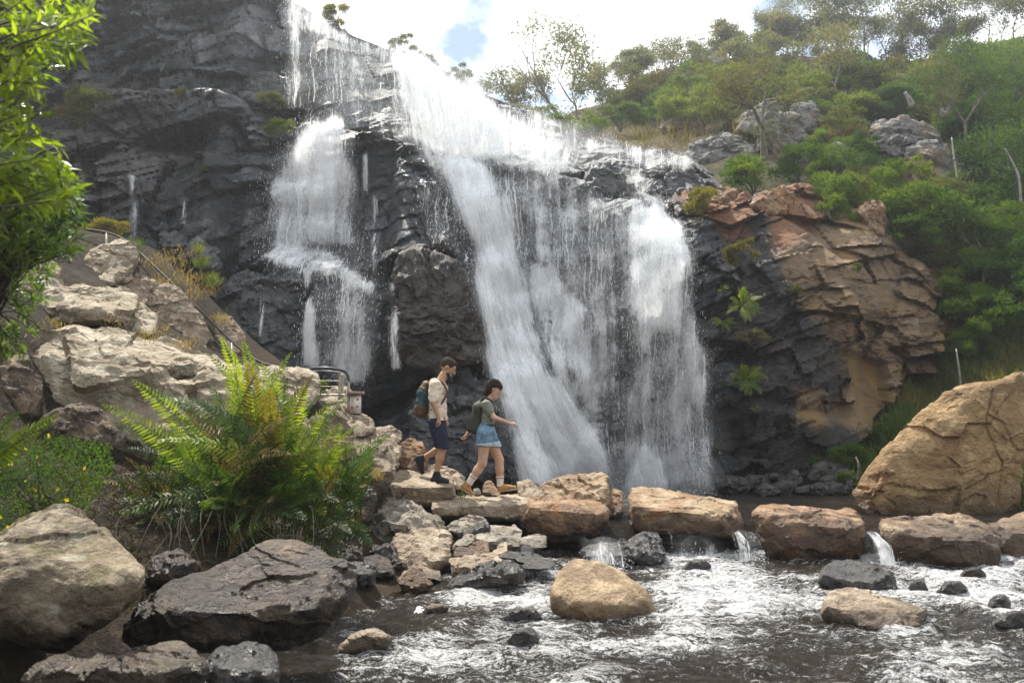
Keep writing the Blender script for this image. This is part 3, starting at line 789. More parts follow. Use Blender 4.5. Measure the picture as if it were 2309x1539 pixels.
# ------------------------------------------------------------------ boulders and slabs
def hull_planes(pts):
    bm = bmesh.new()
    for p in pts: bm.verts.new(p)
    bmesh.ops.convex_hull(bm, input=bm.verts[:])
    bm.normal_update()
    N = np.array([f.normal[:] for f in bm.faces]); C = np.array([f.verts[0].co[:] for f in bm.faces])
    bm.free()
    return N, (N * C).sum(1)
def rock(name, label, mat, outline, Y, D=0.8, bulge=0.15, p=60, n=5, rel=1.0, group=None, sink=0.0, more=None, dents=None, back=0.8, chip=1.0, seed=None, cracks=None):
    """a stone: outline = (px, py[, extra distance]) seen from the front, D its thickness; more = further convex lobes"""
    def lobe(ol):
        a = np.array([(q[0], q[1], Y + (q[2] if len(q) > 2 else 0.0)) for q in ol], float)
        c = a.mean(0)
        a[:, :2] = c[:2] + (a[:, :2] - c[:2]) * (1 + 0.035 * min(chip, 1))
        pts = [P(*q) for q in a]
        fr_ = a[a[:, 2] <= a[:, 2].min() + 0.12]; cf = fr_.mean(0)          # only the front face bulges, tops stay flat
        f = cf + (fr_ - cf) * 0.62; f[:, 2] = a[:, 2].min() - bulge; pts += [P(*q) for q in f]
        k = c + (a - c) * back; k[:, 2] = Y + D; pts += [P(*q) for q in k]
        pts = np.array(pts)
        if sink:
            lo = pts[:, 2] < np.median(pts[:, 2]); pts[lo, 2] -= sink
        return pts
    if chip > 0.6: p = p * 2.2
    L = [lobe(outline)] + [lobe(q) for q in (more or [])]
    ctr = L[0].mean(0) if not more else np.mean([l.mean(0) for l in L], 0)
    d, F = ico(n)
    r = np.zeros(len(d))
    for pts in L:
        N, h = hull_planes(pts - ctr)
        ok = h > 1e-4
        _, ui = np.unique(np.round(np.concatenate([N, h[:, None]], 1), 2), axis=0, return_index=True)
        ui = [k for k in ui if ok[k]]
        s = np.zeros(len(d))
        for k in ui:
            s += np.maximum(d @ N[k] / h[k], 0) ** p
        if chip > 0:                      # broken faces: planes that cut a little off the corners
            rg = np.random.RandomState(hash(label) % 100000 + int((seed or 0) * 7))
            for k in range(int(26 * min(chip, 1.2))):
                c = rg.normal(size=3); c[2] *= 0.8; c /= np.linalg.norm(c)
                sup = ((pts - ctr) @ c).max()
                s += np.maximum(d @ c / (sup * rg.uniform(0.86, 0.98)), 0) ** p
        r = np.maximum(r, s ** (-1.0 / p))
    V = d * r[:, None]
    ext = V.max(0) - V.min(0); sz = float(np.prod(ext) ** (1 / 3))
    off = np.array([hash(label) % 97 * 1.7, hash(label[::-1]) % 89 * 1.3, 3.1]) if seed is None else np.array([seed * 1.7, seed * 2.3, seed])
    q = V / sz
    wq_ = q + 0.22 * np.stack([perlin(q * 1.7 + off + k_ * 9.1) for k_ in range(3)], 1)
    f1, c1 = facets3(wq_ * np.array([1.5, 1.5, 2.2]) + off, 1)
    f2, c2 = facets3(wq_ * np.array([3.4, 3.4, 6.5]) @ np.array([[1, 0, .25], [0, 1, 0], [-.25, 0, 1.0]]) + off, 2)
    f3, c3 = facets3(wq_ * np.array([9.0, 9.0, 15.0]) + off, 3)
    nr = vnormals(V, F)
    dsp = rel * sz * (chip * (0.05 * f1 + 0.042 * f2 + 0.014 * f3) + 0.035 * fbm(q * 2.2 + off, 3) + 0.020 * fbm(q * 7 + off, 4))
    V = V + nr * dsp[:, None]
    V = V + ctr
    if chip <= 0.6: pass
    for dn in (dents or []):              # (px, py, Y, radius, depth): hollows broken out of the stone
        c = P(*dn[:3]); w = np.exp(-((V - c) ** 2).sum(1) / dn[3] ** 2)
        V = V + (w * dn[4])[:, None] * np.array([0, 1.0, 0.0])
    if cracks:                            # long open joints, (px, py) paths on the visible face
        cpx, cpy = proj(V[:, 0], V[:, 1], V[:, 2]); nn = vnormals(V, F)
        jx = 5 * perlin(V * 3.1 + 7); jy = 5 * perlin(V * 3.1 + 40)
        for path, wd, dp in cracks:
            dd = np.full(len(V), 1e9)
            for (ax, ay), (bx, by) in zip(path[:-1], path[1:]):
                t = np.clip(((cpx + jx - ax) * (bx - ax) + (cpy + jy - ay) * (by - ay)) / ((bx - ax) ** 2 + (by - ay) ** 2), 0, 1)
                dd = np.minimum(dd, np.hypot(cpx + jx - ax - t * (bx - ax), cpy + jy - ay - t * (by - ay)))
            g = np.exp(-(dd / wd) ** 2) * (nn[:, 1] < 0.3)
            V = V - nn * (g * dp)[:, None]
    o = obj(name, V, F, M[mat])
    if chip > 0.6: o.data.set_sharp_from_angle(angle=math.radians(24))
    return tag(o, label, 'rock', group)
random.seed(3)
# python's str hash is salted: use a fixed one
def hash(s):
    h = 5381
    for ch in s: h = (h * 33 + ord(ch)) & 0xffffffff
    return h

# --- stepping stones
rock('stepping_stone', 'long tan flat-topped stepping stone right of the dark block, nearest the waterfall foot', 'tan',
     [(1425, 1137), (1500, 1158), (1580, 1166), (1660, 1154), (1415, 1115, .5), (1440, 1103, .8), (1500, 1104, .9), (1560, 1120, .9), (1655, 1135, .7), (1662, 1150, .1), (1676, 1190), (1674, 1212), (1600, 1208, -.1), (1550, 1195, -.1), (1480, 1200), (1420, 1190), (1413, 1150, .1)], 13.4, 1.3, 0.10, rel=0.55, n=6, p=70, group='stepping stones',
     dents=[(1540, 1175, 13.2, 0.22, 0.22), (1640, 1180, 13.3, 0.2, 0.15)])
rock('stepping_stone', 'bulky orange-brown stepping stone with a curved ledge broken into its front', 'brown',
     [(1705, 1166), (1790, 1160), (1880, 1170), (1950, 1178), (1698, 1165, .3), (1722, 1136, .8), (1800, 1138, 1.0), (1900, 1152, 1.0), (1945, 1160, .7), (1958, 1185, .2), (1959, 1230), (1935, 1265), (1880, 1282), (1800, 1282), (1735, 1252), (1702, 1210)], 12.9, 1.3, 0.18, rel=0.55, n=6, p=62, group='stepping stones',
     dents=[(1830, 1175, 12.7, 0.32, 0.16), (1760, 1170, 12.8, 0.25, 0.10)])
rock('stepping_stone', 'flat pale-topped stepping stone in front of the huge ochre boulder', 'tan',
     [(1994, 1192), (2050, 1206), (2140, 1213), (2230, 1213), (1990, 1178, .3), (2005, 1167, .8), (2100, 1163, 1.0), (2180, 1165, 1.0), (2230, 1190, .7), (2262, 1222, .1), (2264, 1262), (2240, 1284), (2100, 1284), (2010, 1262), (1990, 1220)], 12.6, 1.2, 0.12, rel=0.55, n=6, p=70, group='stepping stones')
rock('stepping_stone', 'tan stepping stone cut off by the right edge of the picture', 'tan',
     [(2246, 1200), (2300, 1205), (2400, 1206), (2232, 1185, .4), (2260, 1170, .8), (2330, 1155, 1.0), (2420, 1160, 1.0), (2440, 1210), (2430, 1282), (2300, 1284), (2255, 1270), (2240, 1225)], 13.1, 1.2, 0.12, rel=0.55, n=5, group='stepping stones')
# --- huge boulder
rock('boulder', 'huge cracked ochre boulder with a broken hollow, standing behind the stepping stones', 'ochre',
     [(1918, 1109), (1958, 1069, .1), (2025, 997, .3), (2059, 942, .4), (2125, 905, .6), (2143, 884, .9), (2215, 884, .9), (2258, 866, .9), (2318, 842, .8), (2318, 960, .6), (2288, 1180, .4), (2200, 1195), (1985, 1190), (1930, 1135)], 15.4, 1.9, 0.15, n=7, p=90, rel=0.6, chip=0.7, cracks=[([(1930, 1100), (1990, 1110), (2020, 1140)], 2, .035), ([(1985, 1070), (1960, 1120), (1990, 1170)], 2, .035), ([(2045, 1020), (2120, 1060), (2200, 1040)], 1.6, .015), ([(2240, 880), (2225, 960), (2260, 1040), (2250, 1160)], 2.2, .04)],
     dents=[(2110, 1025, 15.3, 0.16, 0.28), (2150, 900, 15.6, 0.16, 0.35), (2170, 918, 15.5, 0.14, 0.2), (2290, 900, 15.7, 0.12, 0.18), (2255, 1010, 15.4, 0.10, 0.08), (1945, 1130, 15.3, .16, .15)])
# --- rocks the walkers cross
rock('rock_slab', 'thick pinkish slab the man steps on', 'pink',
     [(842, 1108, .2), (860, 1078, .9), (900, 1046, 1.5), (950, 1052, 1.5), (1000, 1068, 1.2), (1030, 1090, .4), (875, 1096), (975, 1099), (1026, 1098), (1029, 1118, .1), (985, 1143), (930, 1140), (870, 1132)], 13.85, 1.7, 0.03, rel=0.55, n=6, p=70)
rock('rock_slab', 'long thin slab under the walking woman', 'pink',
     [(964, 1139), (1060, 1133), (1150, 1130), (1194, 1134), (960, 1134, .2), (985, 1123, .7), (1100, 1118, .9), (1190, 1115, .9), (1198, 1128, .4), (1190, 1165), (1150, 1172), (1100, 1160), (1000, 1168), (965, 1152)], 13.5, 1.2, 0.06, rel=0.55, n=6, p=82, back=.9)
rock('boulder', 'dark jointed block at the water edge, end of the long slab', 'brown',
     [(1186, 1140), (1260, 1138), (1330, 1150), (1362, 1156), (1174, 1170), (1190, 1128, .5), (1260, 1122, .9), (1340, 1126, .9), (1369, 1143, .4), (1366, 1175), (1340, 1208), (1260, 1222), (1190, 1205)], 13.4, 1.2, 0.12, rel=0.55, n=6, p=70)
rock('boulder', 'tall tan angular rock behind the dark block, its top rising to the right', 'tan',
     [(1214, 1095, .4), (1262, 1078, .6), (1362, 1063, .6), (1370, 1100, .2), (1372, 1140), (1300, 1150), (1230, 1130)], 14.6, 0.9, 0.1, n=5, p=70, rel=1.2)
rock('rock', 'squarish orange block right of the tall angular rock', 'brown', [(1366, 1108, .3), (1385, 1100, .4), (1403, 1108, .3), (1404, 1160), (1370, 1166)], 14.6, 0.6, 0.05, n=4, p=70)
rock('rock', 'light orange wedge-shaped rock in front of the leading foot', 'pink', [(1166, 1084, .3), (1195, 1079, .4), (1215, 1098, .3), (1234, 1126), (1175, 1130)], 14.2, 0.6, 0.05, n=4, p=70)
rock('rock', 'small triangular rock between the woman\'s feet', 'brown', [(1086, 1112), (1094, 1085, .2), (1108, 1083, .2), (1130, 1116)], 14.3, 0.4, 0.04, n=4, p=70)
rock('rock', 'small pale rock stub just right of the rear foot', 'grey', [(1064, 1118), (1068, 1102, .1), (1080, 1100, .1), (1086, 1118)], 14.3, 0.3, 0.03, n=4)
# --- pile below the slabs
rock('boulder', 'big grey leaning slab with a sunlit shoulder left of the pile', 'grey',
     [(850, 1170, .1), (920, 1165, .1), (990, 1200, .1), (815, 1215), (838, 1150, .5), (880, 1130, .9), (915, 1128, 1.0), (960, 1148, .9), (1008, 1192, .4), (1000, 1230), (960, 1250), (890, 1258), (840, 1240)], 12.4, 1.3, 0.1, n=6, p=62, rel=1.2)
rock('boulder', 'reddish brown wedge with a dark shadowed left face, in front of the grey slab', 'pink',
     [(884, 1292), (886, 1215, .3), (905, 1196, .6), (940, 1205, .5), (990, 1195, .6), (1012, 1210, .4), (1020, 1255), (1000, 1290), (930, 1305)], 11.7, 0.9, 0.12, n=5, p=78, rel=1.1)
rock('rock', 'dark grey pointed rock lying under the thin slab', 'grey', [(1005, 1195), (1020, 1175, .2), (1065, 1160, .3), (1098, 1172, .3), (1092, 1196), (1040, 1212)], 12.8, 0.5, 0.06, n=5, p=66, rel=1.2)
rock('rock', 'black wet stone tucked right of the pointed rock', 'dark', [(1040, 1205), (1070, 1182), (1098, 1176, .1), (1106, 1195), (1080, 1216)], 12.6, 0.5, 0.06, n=4)
rock('rock_slab', 'pale tilted slab in the middle of the pile', 'grey', [(1068, 1215), (1085, 1188, .5), (1150, 1183, .6), (1176, 1188, .5), (1180, 1228), (1150, 1246), (1090, 1240)], 12.3, 0.7, 0.05, n=5, p=78)
rock('rock_slab', 'wet shiny flat stone beside the pale tilted slab', 'grey', [(1172, 1222), (1184, 1206, .4), (1228, 1202, .4), (1233, 1230), (1205, 1244), (1178, 1240)], 12.3, 0.5, 0.04, n=4, p=70)
rock('rock', 'narrow tan stone leaning on the brown block', 'grey', [(1017, 1245), (1022, 1226, .1), (1056, 1202, .2), (1074, 1208, .2), (1066, 1224), (1032, 1252)], 11.9, 0.35, 0.04, n=4, p=78)
rock('rock', 'golden brown block in the middle of the pile', 'brown', [(1022, 1258), (1030, 1230, .2), (1090, 1217, .3), (1104, 1222, .3), (1105, 1250), (1060, 1264)], 11.7, 0.45, 0.04, n=5, p=78)
rock('rock', 'small pointed brown stone right of the golden block', 'pink', [(1106, 1252), (1125, 1230, .2), (1143, 1218, .3), (1144, 1244), (1120, 1258)], 11.8, 0.3, 0.03, n=4)
rock('rock_slab', 'tan flat-topped slab over the dark wet boulder', 'pink', [(1012, 1270), (1016, 1258, .3), (1070, 1250, .5), (1115, 1245, .5), (1134, 1262, .3), (1100, 1285), (1020, 1312)], 11.2, 0.6, 0.05, n=5, p=70)
rock('boulder', 'black wet boulder with a rounded right knob at the foot of the pile', 'dark', [(1012, 1330), (1040, 1300), (1070, 1272, .2), (1120, 1262, .3), (1165, 1264, .2), (1184, 1290), (1170, 1310), (1110, 1318), (1050, 1330)], 10.9, 0.6, 0.1, n=5, p=50, rel=1.3)
rock('rock_slab', 'upper of two flat black stones right of the wet boulder', 'dark', [(1120, 1252), (1140, 1243, .3), (1200, 1246, .3), (1232, 1256, .2), (1238, 1270), (1180, 1272)], 11.6, 0.5, 0.04, n=4, p=70)
rock('rock_slab', 'lower of two flat black stones right of the wet boulder', 'dark', [(1170, 1276), (1190, 1264, .3), (1240, 1254, .3), (1253, 1262, .2), (1250, 1278), (1200, 1288)], 11.3, 0.5, 0.04, n=4, p=70)
rock('rock', 'small brown wedge stone below the reddish wedge', 'brown', [(895, 1312), (925, 1282, .3), (950, 1281, .3), (974, 1318), (960, 1336), (915, 1338)], 10.7, 0.45, 0.06, n=5, p=70)
rock('rock', 'low brown ridge stone behind the small wedge', 'pink', [(890, 1312), (910, 1290), (950, 1278, .2), (1000, 1288, .2), (996, 1304), (940, 1316)], 11.2, 0.5, 0.05, n=4)
rock('rock', 'mossy dark stone under the lower fern fronds', 'bankdark', [(808, 1290), (820, 1262), (850, 1252, .2), (880, 1262, .2), (890, 1300), (830, 1305)], 11.2, 0.6, 0.06, n=4)
# --- stream boulders
rock('boulder', 'large rounded tan boulder in the middle of the stream', 'golden',
     [(1222, 1330), (1240, 1290, .2), (1270, 1252, .4), (1310, 1240, .5), (1350, 1252, .4), (1390, 1275, .3), (1440, 1300, .2), (1480, 1340), (1502, 1372), (1440, 1380), (1370, 1380), (1300, 1386), (1250, 1368)], 9.6, 0.9, 0.18, n=6, p=12, rel=0.55, chip=0.35, sink=0.2)
rock('boulder', 'dark grey two-faced rock by the long tan stepping stone', 'dark', [(1404, 1260), (1410, 1222, .1), (1440, 1200, .3), (1475, 1202, .3), (1500, 1230, .2), (1506, 1268), (1480, 1284), (1430, 1270)], 12.5, 0.6, 0.1, n=5, p=62)
rock('rock_slab', 'flat stone with water sliding over it left of the two-faced rock', 'dark', [(1300, 1245), (1330, 1226, .4), (1380, 1222, .4), (1412, 1232, .3), (1405, 1256), (1350, 1262)], 12.6, 0.7, 0.04, n=4, p=50, rel=.6)
rock('boulder', 'wet brown-grey rock below the orange-brown stepping stone', 'dark', [(1843, 1300), (1870, 1272, .3), (1910, 1259, .5), (1960, 1264, .5), (2010, 1284, .3), (2026, 1305), (2010, 1320), (1900, 1318)], 10.9, 0.8, 0.08, n=5, p=58, sink=0.16)
rock('rock_slab', 'pinkish half-drowned slab in the right of the stream', 'pink', [(1852, 1372), (1870, 1335, .2), (1895, 1324, .4), (1960, 1330, .5), (2040, 1352, .4), (2090, 1375, .2), (2060, 1392), (1940, 1400), (1880, 1388)], 9.2, 0.7, 0.06, n=5, p=54, rel=.7, sink=0.16)
W_ST = [([(1140, 1440), (1165, 1418), (1200, 1414), (1214, 1436), (1200, 1458), (1155, 1460)], 7.8, 'small black rock in the foam below the rounded tan boulder', 'dark'),
        ([(1130, 1392), (1160, 1372), (1200, 1370), (1240, 1396), (1180, 1402)], 8.5, 'low grey ridge rock in the foam, pointed to the right', 'dark'),
        ([(755, 1456), (800, 1425), (850, 1419), (888, 1432), (860, 1462), (790, 1470)], 7.6, 'flat pinkish rock awash beside the dark leaning boulder', 'pink'),
        ([(1140, 1345), (1155, 1334), (1172, 1330), (1168, 1346)], 9.6, 'tiny black stone tip left of the rounded tan boulder', 'dark'),
        ([(2048, 1322), (2060, 1305), (2080, 1303), (2094, 1326), (2070, 1334)], 10.4, 'small wet stone right of the brown-grey rock', 'dark'),
        ([(2110, 1330), (2130, 1314), (2165, 1310), (2186, 1328), (2150, 1338)], 10.3, 'small blue-grey stone under a curl of water', 'dark'),
        ([(2155, 1298), (2175, 1282), (2205, 1278), (2224, 1296), (2190, 1306)], 11.2, 'small brown stone under the pale-topped stepping stone', 'bankdark'),
        ([(2226, 1362), (2240, 1344), (2265, 1342), (2288, 1372), (2250, 1380)], 9.4, 'dark pebble-like rock near the right edge of the stream', 'dark'),
        ([(2240, 1400), (2270, 1380), (2330, 1376), (2340, 1412), (2280, 1418)], 8.7, 'flat dark rock cut by the right edge of the stream', 'dark'),
        ([(1530, 1280), (1550, 1264), (1590, 1262), (1608, 1278), (1570, 1288)], 11.7, 'small round rock under a skin of white water by the cascade', 'dark'),
        ([(960, 1372), (975, 1362), (1000, 1360), (1010, 1370), (985, 1378)], 9.0, 'little brown stone tip in the left of the stream', 'pink')]
for ol, Yd, lb, mt in W_ST:
    Yd = float(G(ol[0][0], max(q[1] for q in ol) - 2, 0.02)[1])       # where the waterline lies on the stream
    rock('rock', lb, mt, ol, Yd, 0.45, 0.05, n=5, p=18, rel=0.8, sink=0.06)
# --- big boulders of the left bank
rock('boulder', 'big pale rounded boulder at the lower left corner, mottled with lichen', 'bank',
     [(-60, 1200, .2), (0, 1180, .3), (87, 1163, .4), (136, 1124, .6), (207, 1150, .5), (273, 1202, .3), (310, 1245, .2), (346, 1294, .1), (322, 1349), (262, 1405), (131, 1482), (0, 1440), (-60, 1400)], 6.1, 1.3, 0.25, n=7, p=18, rel=0.75, chip=0.6,
     dents=[(200, 1225, 5.9, 0.16, 0.12), (60, 1330, 5.8, 0.2, 0.14), (140, 1400, 5.8, 0.2, 0.12)])
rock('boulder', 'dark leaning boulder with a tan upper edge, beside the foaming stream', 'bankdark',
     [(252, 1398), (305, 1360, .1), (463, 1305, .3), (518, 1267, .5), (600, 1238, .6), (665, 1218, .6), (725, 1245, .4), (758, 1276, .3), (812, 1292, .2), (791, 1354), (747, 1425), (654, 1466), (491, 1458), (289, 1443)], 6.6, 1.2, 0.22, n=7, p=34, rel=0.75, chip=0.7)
rock('rock_slab', 'long low layered rock along the bottom left edge', 'bank', [(40, 1530), (80, 1495, .1), (200, 1478, .3), (320, 1472, .3), (380, 1458, .4), (440, 1466, .3), (466, 1500), (466, 1560), (40, 1570)], 5.6, 0.6, 0.08, n=6, p=62, rel=1.1)
rock('rock', 'shiny blue-grey block at the bottom edge next to the stream', 'dark', [(462, 1500), (475, 1462, .2), (560, 1455, .3), (610, 1466, .3), (628, 1500), (630, 1570), (465, 1570)], 5.8, 0.5, 0.08, n=5, p=62, rel=1.1)
# --- pale outcrop and terrace
rock('outcrop', 'broad pale sandstone outcrop behind the big fern, flat on top', 'pale',
     [(70, 960), (78, 790, .2), (90, 752, .6), (234, 744, 1.2), (349, 758, 1.3), (474, 786, 1.2), (560, 830, .8), (585, 900, .3), (560, 1010), (400, 1040), (200, 1030)], 11.0, 2.2, 0.2, n=7, p=62, rel=0.95,
     dents=[(300, 900, 10.9, 0.28, 0.35), (420, 830, 10.9, 0.22, 0.18), (190, 960, 10.9, 0.3, 0.3)])
rock('rock', 'squarish loose block stuck in the outcrop face above the fern', 'pale', [(378, 845), (384, 818), (430, 812), (446, 825), (440, 850), (400, 856)], 10.75, 0.5, 0.04, n=4, p=70)
rock('rock_slab', 'pale ledge running from the outcrop down to the railing', 'pale',
     [(540, 900), (560, 835, .4), (640, 824, .8), (700, 830, .9), (716, 850, .6), (712, 905, .2), (640, 950), (560, 950)], 12.6, 1.4, 0.1, n=6, p=62, rel=1.1)
rock('rock_slab', 'thick overhanging slab above the outcrop on the left', 'pale', [(95, 690), (105, 655, .3), (180, 646, .7), (270, 652, .7), (306, 668, .4), (313, 700), (290, 722), (200, 722), (120, 722)], 12.4, 1.4, 0.12, n=6, p=66)
rock('rock', 'tan triangular block under the overhanging slab', 'pale', [(258, 745), (262, 705, .3), (320, 683, .4), (352, 715, .3), (350, 752), (300, 762)], 12.7, 0.8, 0.08, n=5, p=66)
rock('outcrop', 'rounded pale rock at the head of the handrail', 'pale', [(185, 640), (188, 575, .2), (230, 545, .5), (290, 545, .5), (308, 580, .2), (300, 630), (240, 655)], 14.4, 1.2, 0.15, n=6, p=18)
rock('rock', 'grey lichen-spotted rock under the leafy branch', 'pale', [(-40, 650), (-20, 580, .2), (60, 560, .4), (130, 590, .3), (150, 650), (80, 690), (-20, 690)], 12.8, 1.2, 0.12, n=6, p=50)
rock('rock', 'earthy lichen-spotted slab on the path slope below the handrail', 'earthrock', [(300, 730), (310, 660, .3), (345, 630, .5), (400, 660, .5), (450, 720, .4), (480, 765, .3), (470, 800), (360, 770)], 14.2, 1.0, 0.05, n=6, p=58)
rock('rock', 'earthy spotted rock between rail head and triangular block', 'earthrock', [(255, 690), (270, 640, .2), (310, 612, .4), (340, 640, .3), (330, 690), (290, 712)], 14.3, 0.8, 0.05, n=5, p=58)
rock('rock', 'brown end rock of the path slope against the black cliff', 'earthrock', [(480, 770), (490, 715, .3), (520, 712, .4), (553, 755, .2), (548, 800), (500, 800)], 14.9, 0.7, 0.05, n=5, p=62)
STEPS = [([(720, 960), (724, 925, .3), (770, 918, .6), (808, 930, .5), (836, 945, .3), (842, 975), (790, 990)], 13.5, 'pale flat rock directly below the railing gate', 'pink'),
         ([(760, 1015), (770, 975, .3), (830, 962, .6), (880, 985, .5), (905, 1010, .3), (890, 1045), (800, 1050)], 13.2, 'layered tan rock beside the fern tips', 'pink'),
         ([(788, 1060), (795, 1008, .2), (850, 996, .5), (890, 1015, .4), (897, 1050, .1), (880, 1095), (830, 1120), (795, 1110)], 12.7, 'mossy overhanging rock with roots right of the big fern', 'bank'),
         ([(890, 1062), (896, 1005, .2), (925, 990, .4), (950, 1000, .3), (966, 1050), (950, 1068), (910, 1075)], 14.85, 'rounded brown rock behind the trailing shoe', 'brown'),
         ([(836, 985), (842, 965, .3), (880, 960, .4), (905, 978, .3), (900, 1000), (860, 1005)], 14.4, 'flat reddish stone on the stairs behind the walkers', 'pink'),
         ([(720, 905), (730, 880, .3), (780, 876, .4), (800, 895, .3), (795, 925), (740, 925)], 14.2, 'tan ledge stone inside the railing bend', 'pink'),
         ([(950, 1075), (960, 1052, .4), (1010, 1052, .5), (1050, 1075, .3), (1045, 1100), (980, 1100)], 14.9, 'low pinkish rock behind the man\'s slab', 'pink')]
for ol, Yd, lb, mt in STEPS:
    rock('rock', lb, mt, ol, Yd, 0.9, 0.08, n=5, p=62, rel=1.1)
# --- weir of dark stones under the stepping stones
rock('rock_slab', 'dark weir stone under the long tan stepping stone, water running down its face', 'dark', [(1470, 1275), (1475, 1205, .3), (1560, 1200, .5), (1690, 1205, .4), (1712, 1220, .2), (1712, 1275)], 13.5, 0.8, 0.05, n=6, p=70, rel=.7)
rock('rock_slab', 'dark weir stone between orange-brown and pale-topped stepping stones', 'dark', [(1935, 1280), (1940, 1215, .3), (2010, 1208, .4), (2030, 1280)], 13.2, 0.8, 0.05, n=4, p=70, rel=.7)
rock('rock_slab', 'dark weir stone left of the long tan stepping stone', 'dark', [(1330, 1262), (1345, 1208, .4), (1400, 1200, .5), (1450, 1204, .4), (1460, 1262)], 13.6, 0.8, 0.05, n=4, p=70, rel=.6)
# --- dark blocks on the cliff
CL = [([(545, 222), (552, 175, .2), (600, 165, .3), (652, 178, .2), (662, 250), (600, 235)], 20.9, 'black block perched on the ledge left of the falls', 'cliffdark'),
      ([(1320, 405), (1330, 368, .3), (1385, 364, .4), (1408, 390, .2), (1398, 440), (1370, 448), (1330, 425)], 22.6, 'black cube-like rock on the upper tier right of the main fall', 'cliffdark'),
      ([(1460, 430), (1480, 375, .5), (1545, 375, .6), (1578, 400, .4), (1580, 440), (1520, 440)], 23.5, 'dark rounded rock at the right end of the upper tier', 'cliffdark'),
      ([(1545, 460), (1560, 430), (1600, 425, .2), (1640, 440, .2), (1630, 475), (1570, 485)], 22.2, 'rusty flat rock between upper tier and orange cliff', 'brown'),
      ([(358, 560), (362, 530), (395, 520, .2), (420, 535, .2), (424, 556), (390, 566)], 18.2, 'small dark rock at the cliff foot above the handrail, left one', 'cliffdark'),
      ([(412, 585), (420, 548, .1), (450, 535, .2), (490, 570, .2), (492, 605), (450, 600)], 18.0, 'pointed dark rock at the cliff foot above the handrail, right one', 'cliffdark'),
      ([(1690, 470), (1700, 440), (1770, 420, .4), (1790, 440, .4), (1770, 480), (1720, 490)], 22.3, 'orange lip of rock overhanging the seep', 'brown'),
      ([(1932, 505), (1938, 465), (1965, 450, .3), (1988, 470, .2), (1990, 530), (1975, 555), (1940, 535)], 23.2, 'pointed brown rock standing on top of the orange cliff', 'brown'),
      ([(1125, 470), (1135, 400, .3), (1180, 395, .4), (1240, 430, .4), (1260, 500, .3), (1200, 560), (1150, 540)], 21.0, 'smooth grey hump between the white plume and the thin veil', 'cliffdark'),
      ([(495, 760), (500, 640, .1), (560, 600, .4), (620, 585, .5), (684, 620, .4), (690, 760, .1), (680, 850), (520, 850)], 18.0, 'black shoulder of rock left of the thin left stream', 'cliffdark'),
      ([(696, 760), (700, 640, .1), (720, 612, .3), (800, 640, .4), (850, 670, .3), (850, 850), (700, 860)], 18.1, 'black shoulder of rock under the left cascade skirt', 'cliffdark'),
      ([(895, 700), (905, 575, .2), (960, 556, .4), (1040, 600, .5), (1078, 680, .3), (1080, 800), (1000, 850), (910, 800)], 17.7, 'brown bulging rock between left cascade and main fall', 'brownwet'),
      ([(920, 1070), (930, 900, .2), (1010, 850, .5), (1100, 870, .6), (1160, 980, .4), (1215, 1085, .1), (1100, 1100)], 17.2, 'black wet rock mass right behind the walkers', 'cliffdark')]
M['brownwet'] = rock_mat('brown_wet_cliff', (0.018, 0.014, 0.012), (0.042, 0.032, 0.025), (0.080, 0.064, 0.052), 0.36, spec=0.5, scale=0.9)
for ol, Yd, lb, mt in CL:
    rock('rock', lb, mt, ol, Yd, 1.2, 0.12, n=6 if abs(ol[0][0] - ol[-2][0]) > 80 else 5, p=62, rel=1.5)
# --- rubble at the foot of the orange cliff
rr = random.Random(5)
spots = [(1700, 1090), (1745, 1075), (1790, 1085), (1835, 1075), (1870, 1088), (1905, 1078), (1770, 1102), (1820, 1105), (1850, 1108), (1885, 1108), (1915, 1100), (1655, 1098), (1730, 1108), (1940, 1095), (1900, 1056), (1865, 1062)]
lab = ['left end', 'beneath the lower cliff fern', 'in the middle', 'under the small green plant', 'by the right bush', 'close to the ochre boulder']
for k, (a, c) in enumerate(spots):
    w, h = rr.uniform(12, 42), rr.uniform(8, 24)
    ol = [(a + w * math.cos(t) * rr.uniform(.8, 1.15), c - h * math.sin(t) * rr.uniform(.8, 1.15)) for t in np.arange(7) * 2 * math.pi / 7]
    o = rock('rock', 'dark wet rubble rock, %s from left at the foot of the orange cliff' % ORD[sorted(q[0] for q in spots).index(a)], 'dark', ol, 19.0 - (c - 1075) * 0.02, 0.6, 0.1, n=4, p=66, group='rubble at the foot of the orange cliff', rel=1.2, seed=k * 3.1 + 1)
rock('rock_slab', 'long low dark ledge where the right curtain meets the pool', 'dark', [(1560, 1112), (1600, 1098), (1680, 1080, .3), (1760, 1065, .5), (1790, 1085, .3), (1760, 1112)], 19.0, 1.0, 0.08, n=5, p=58)
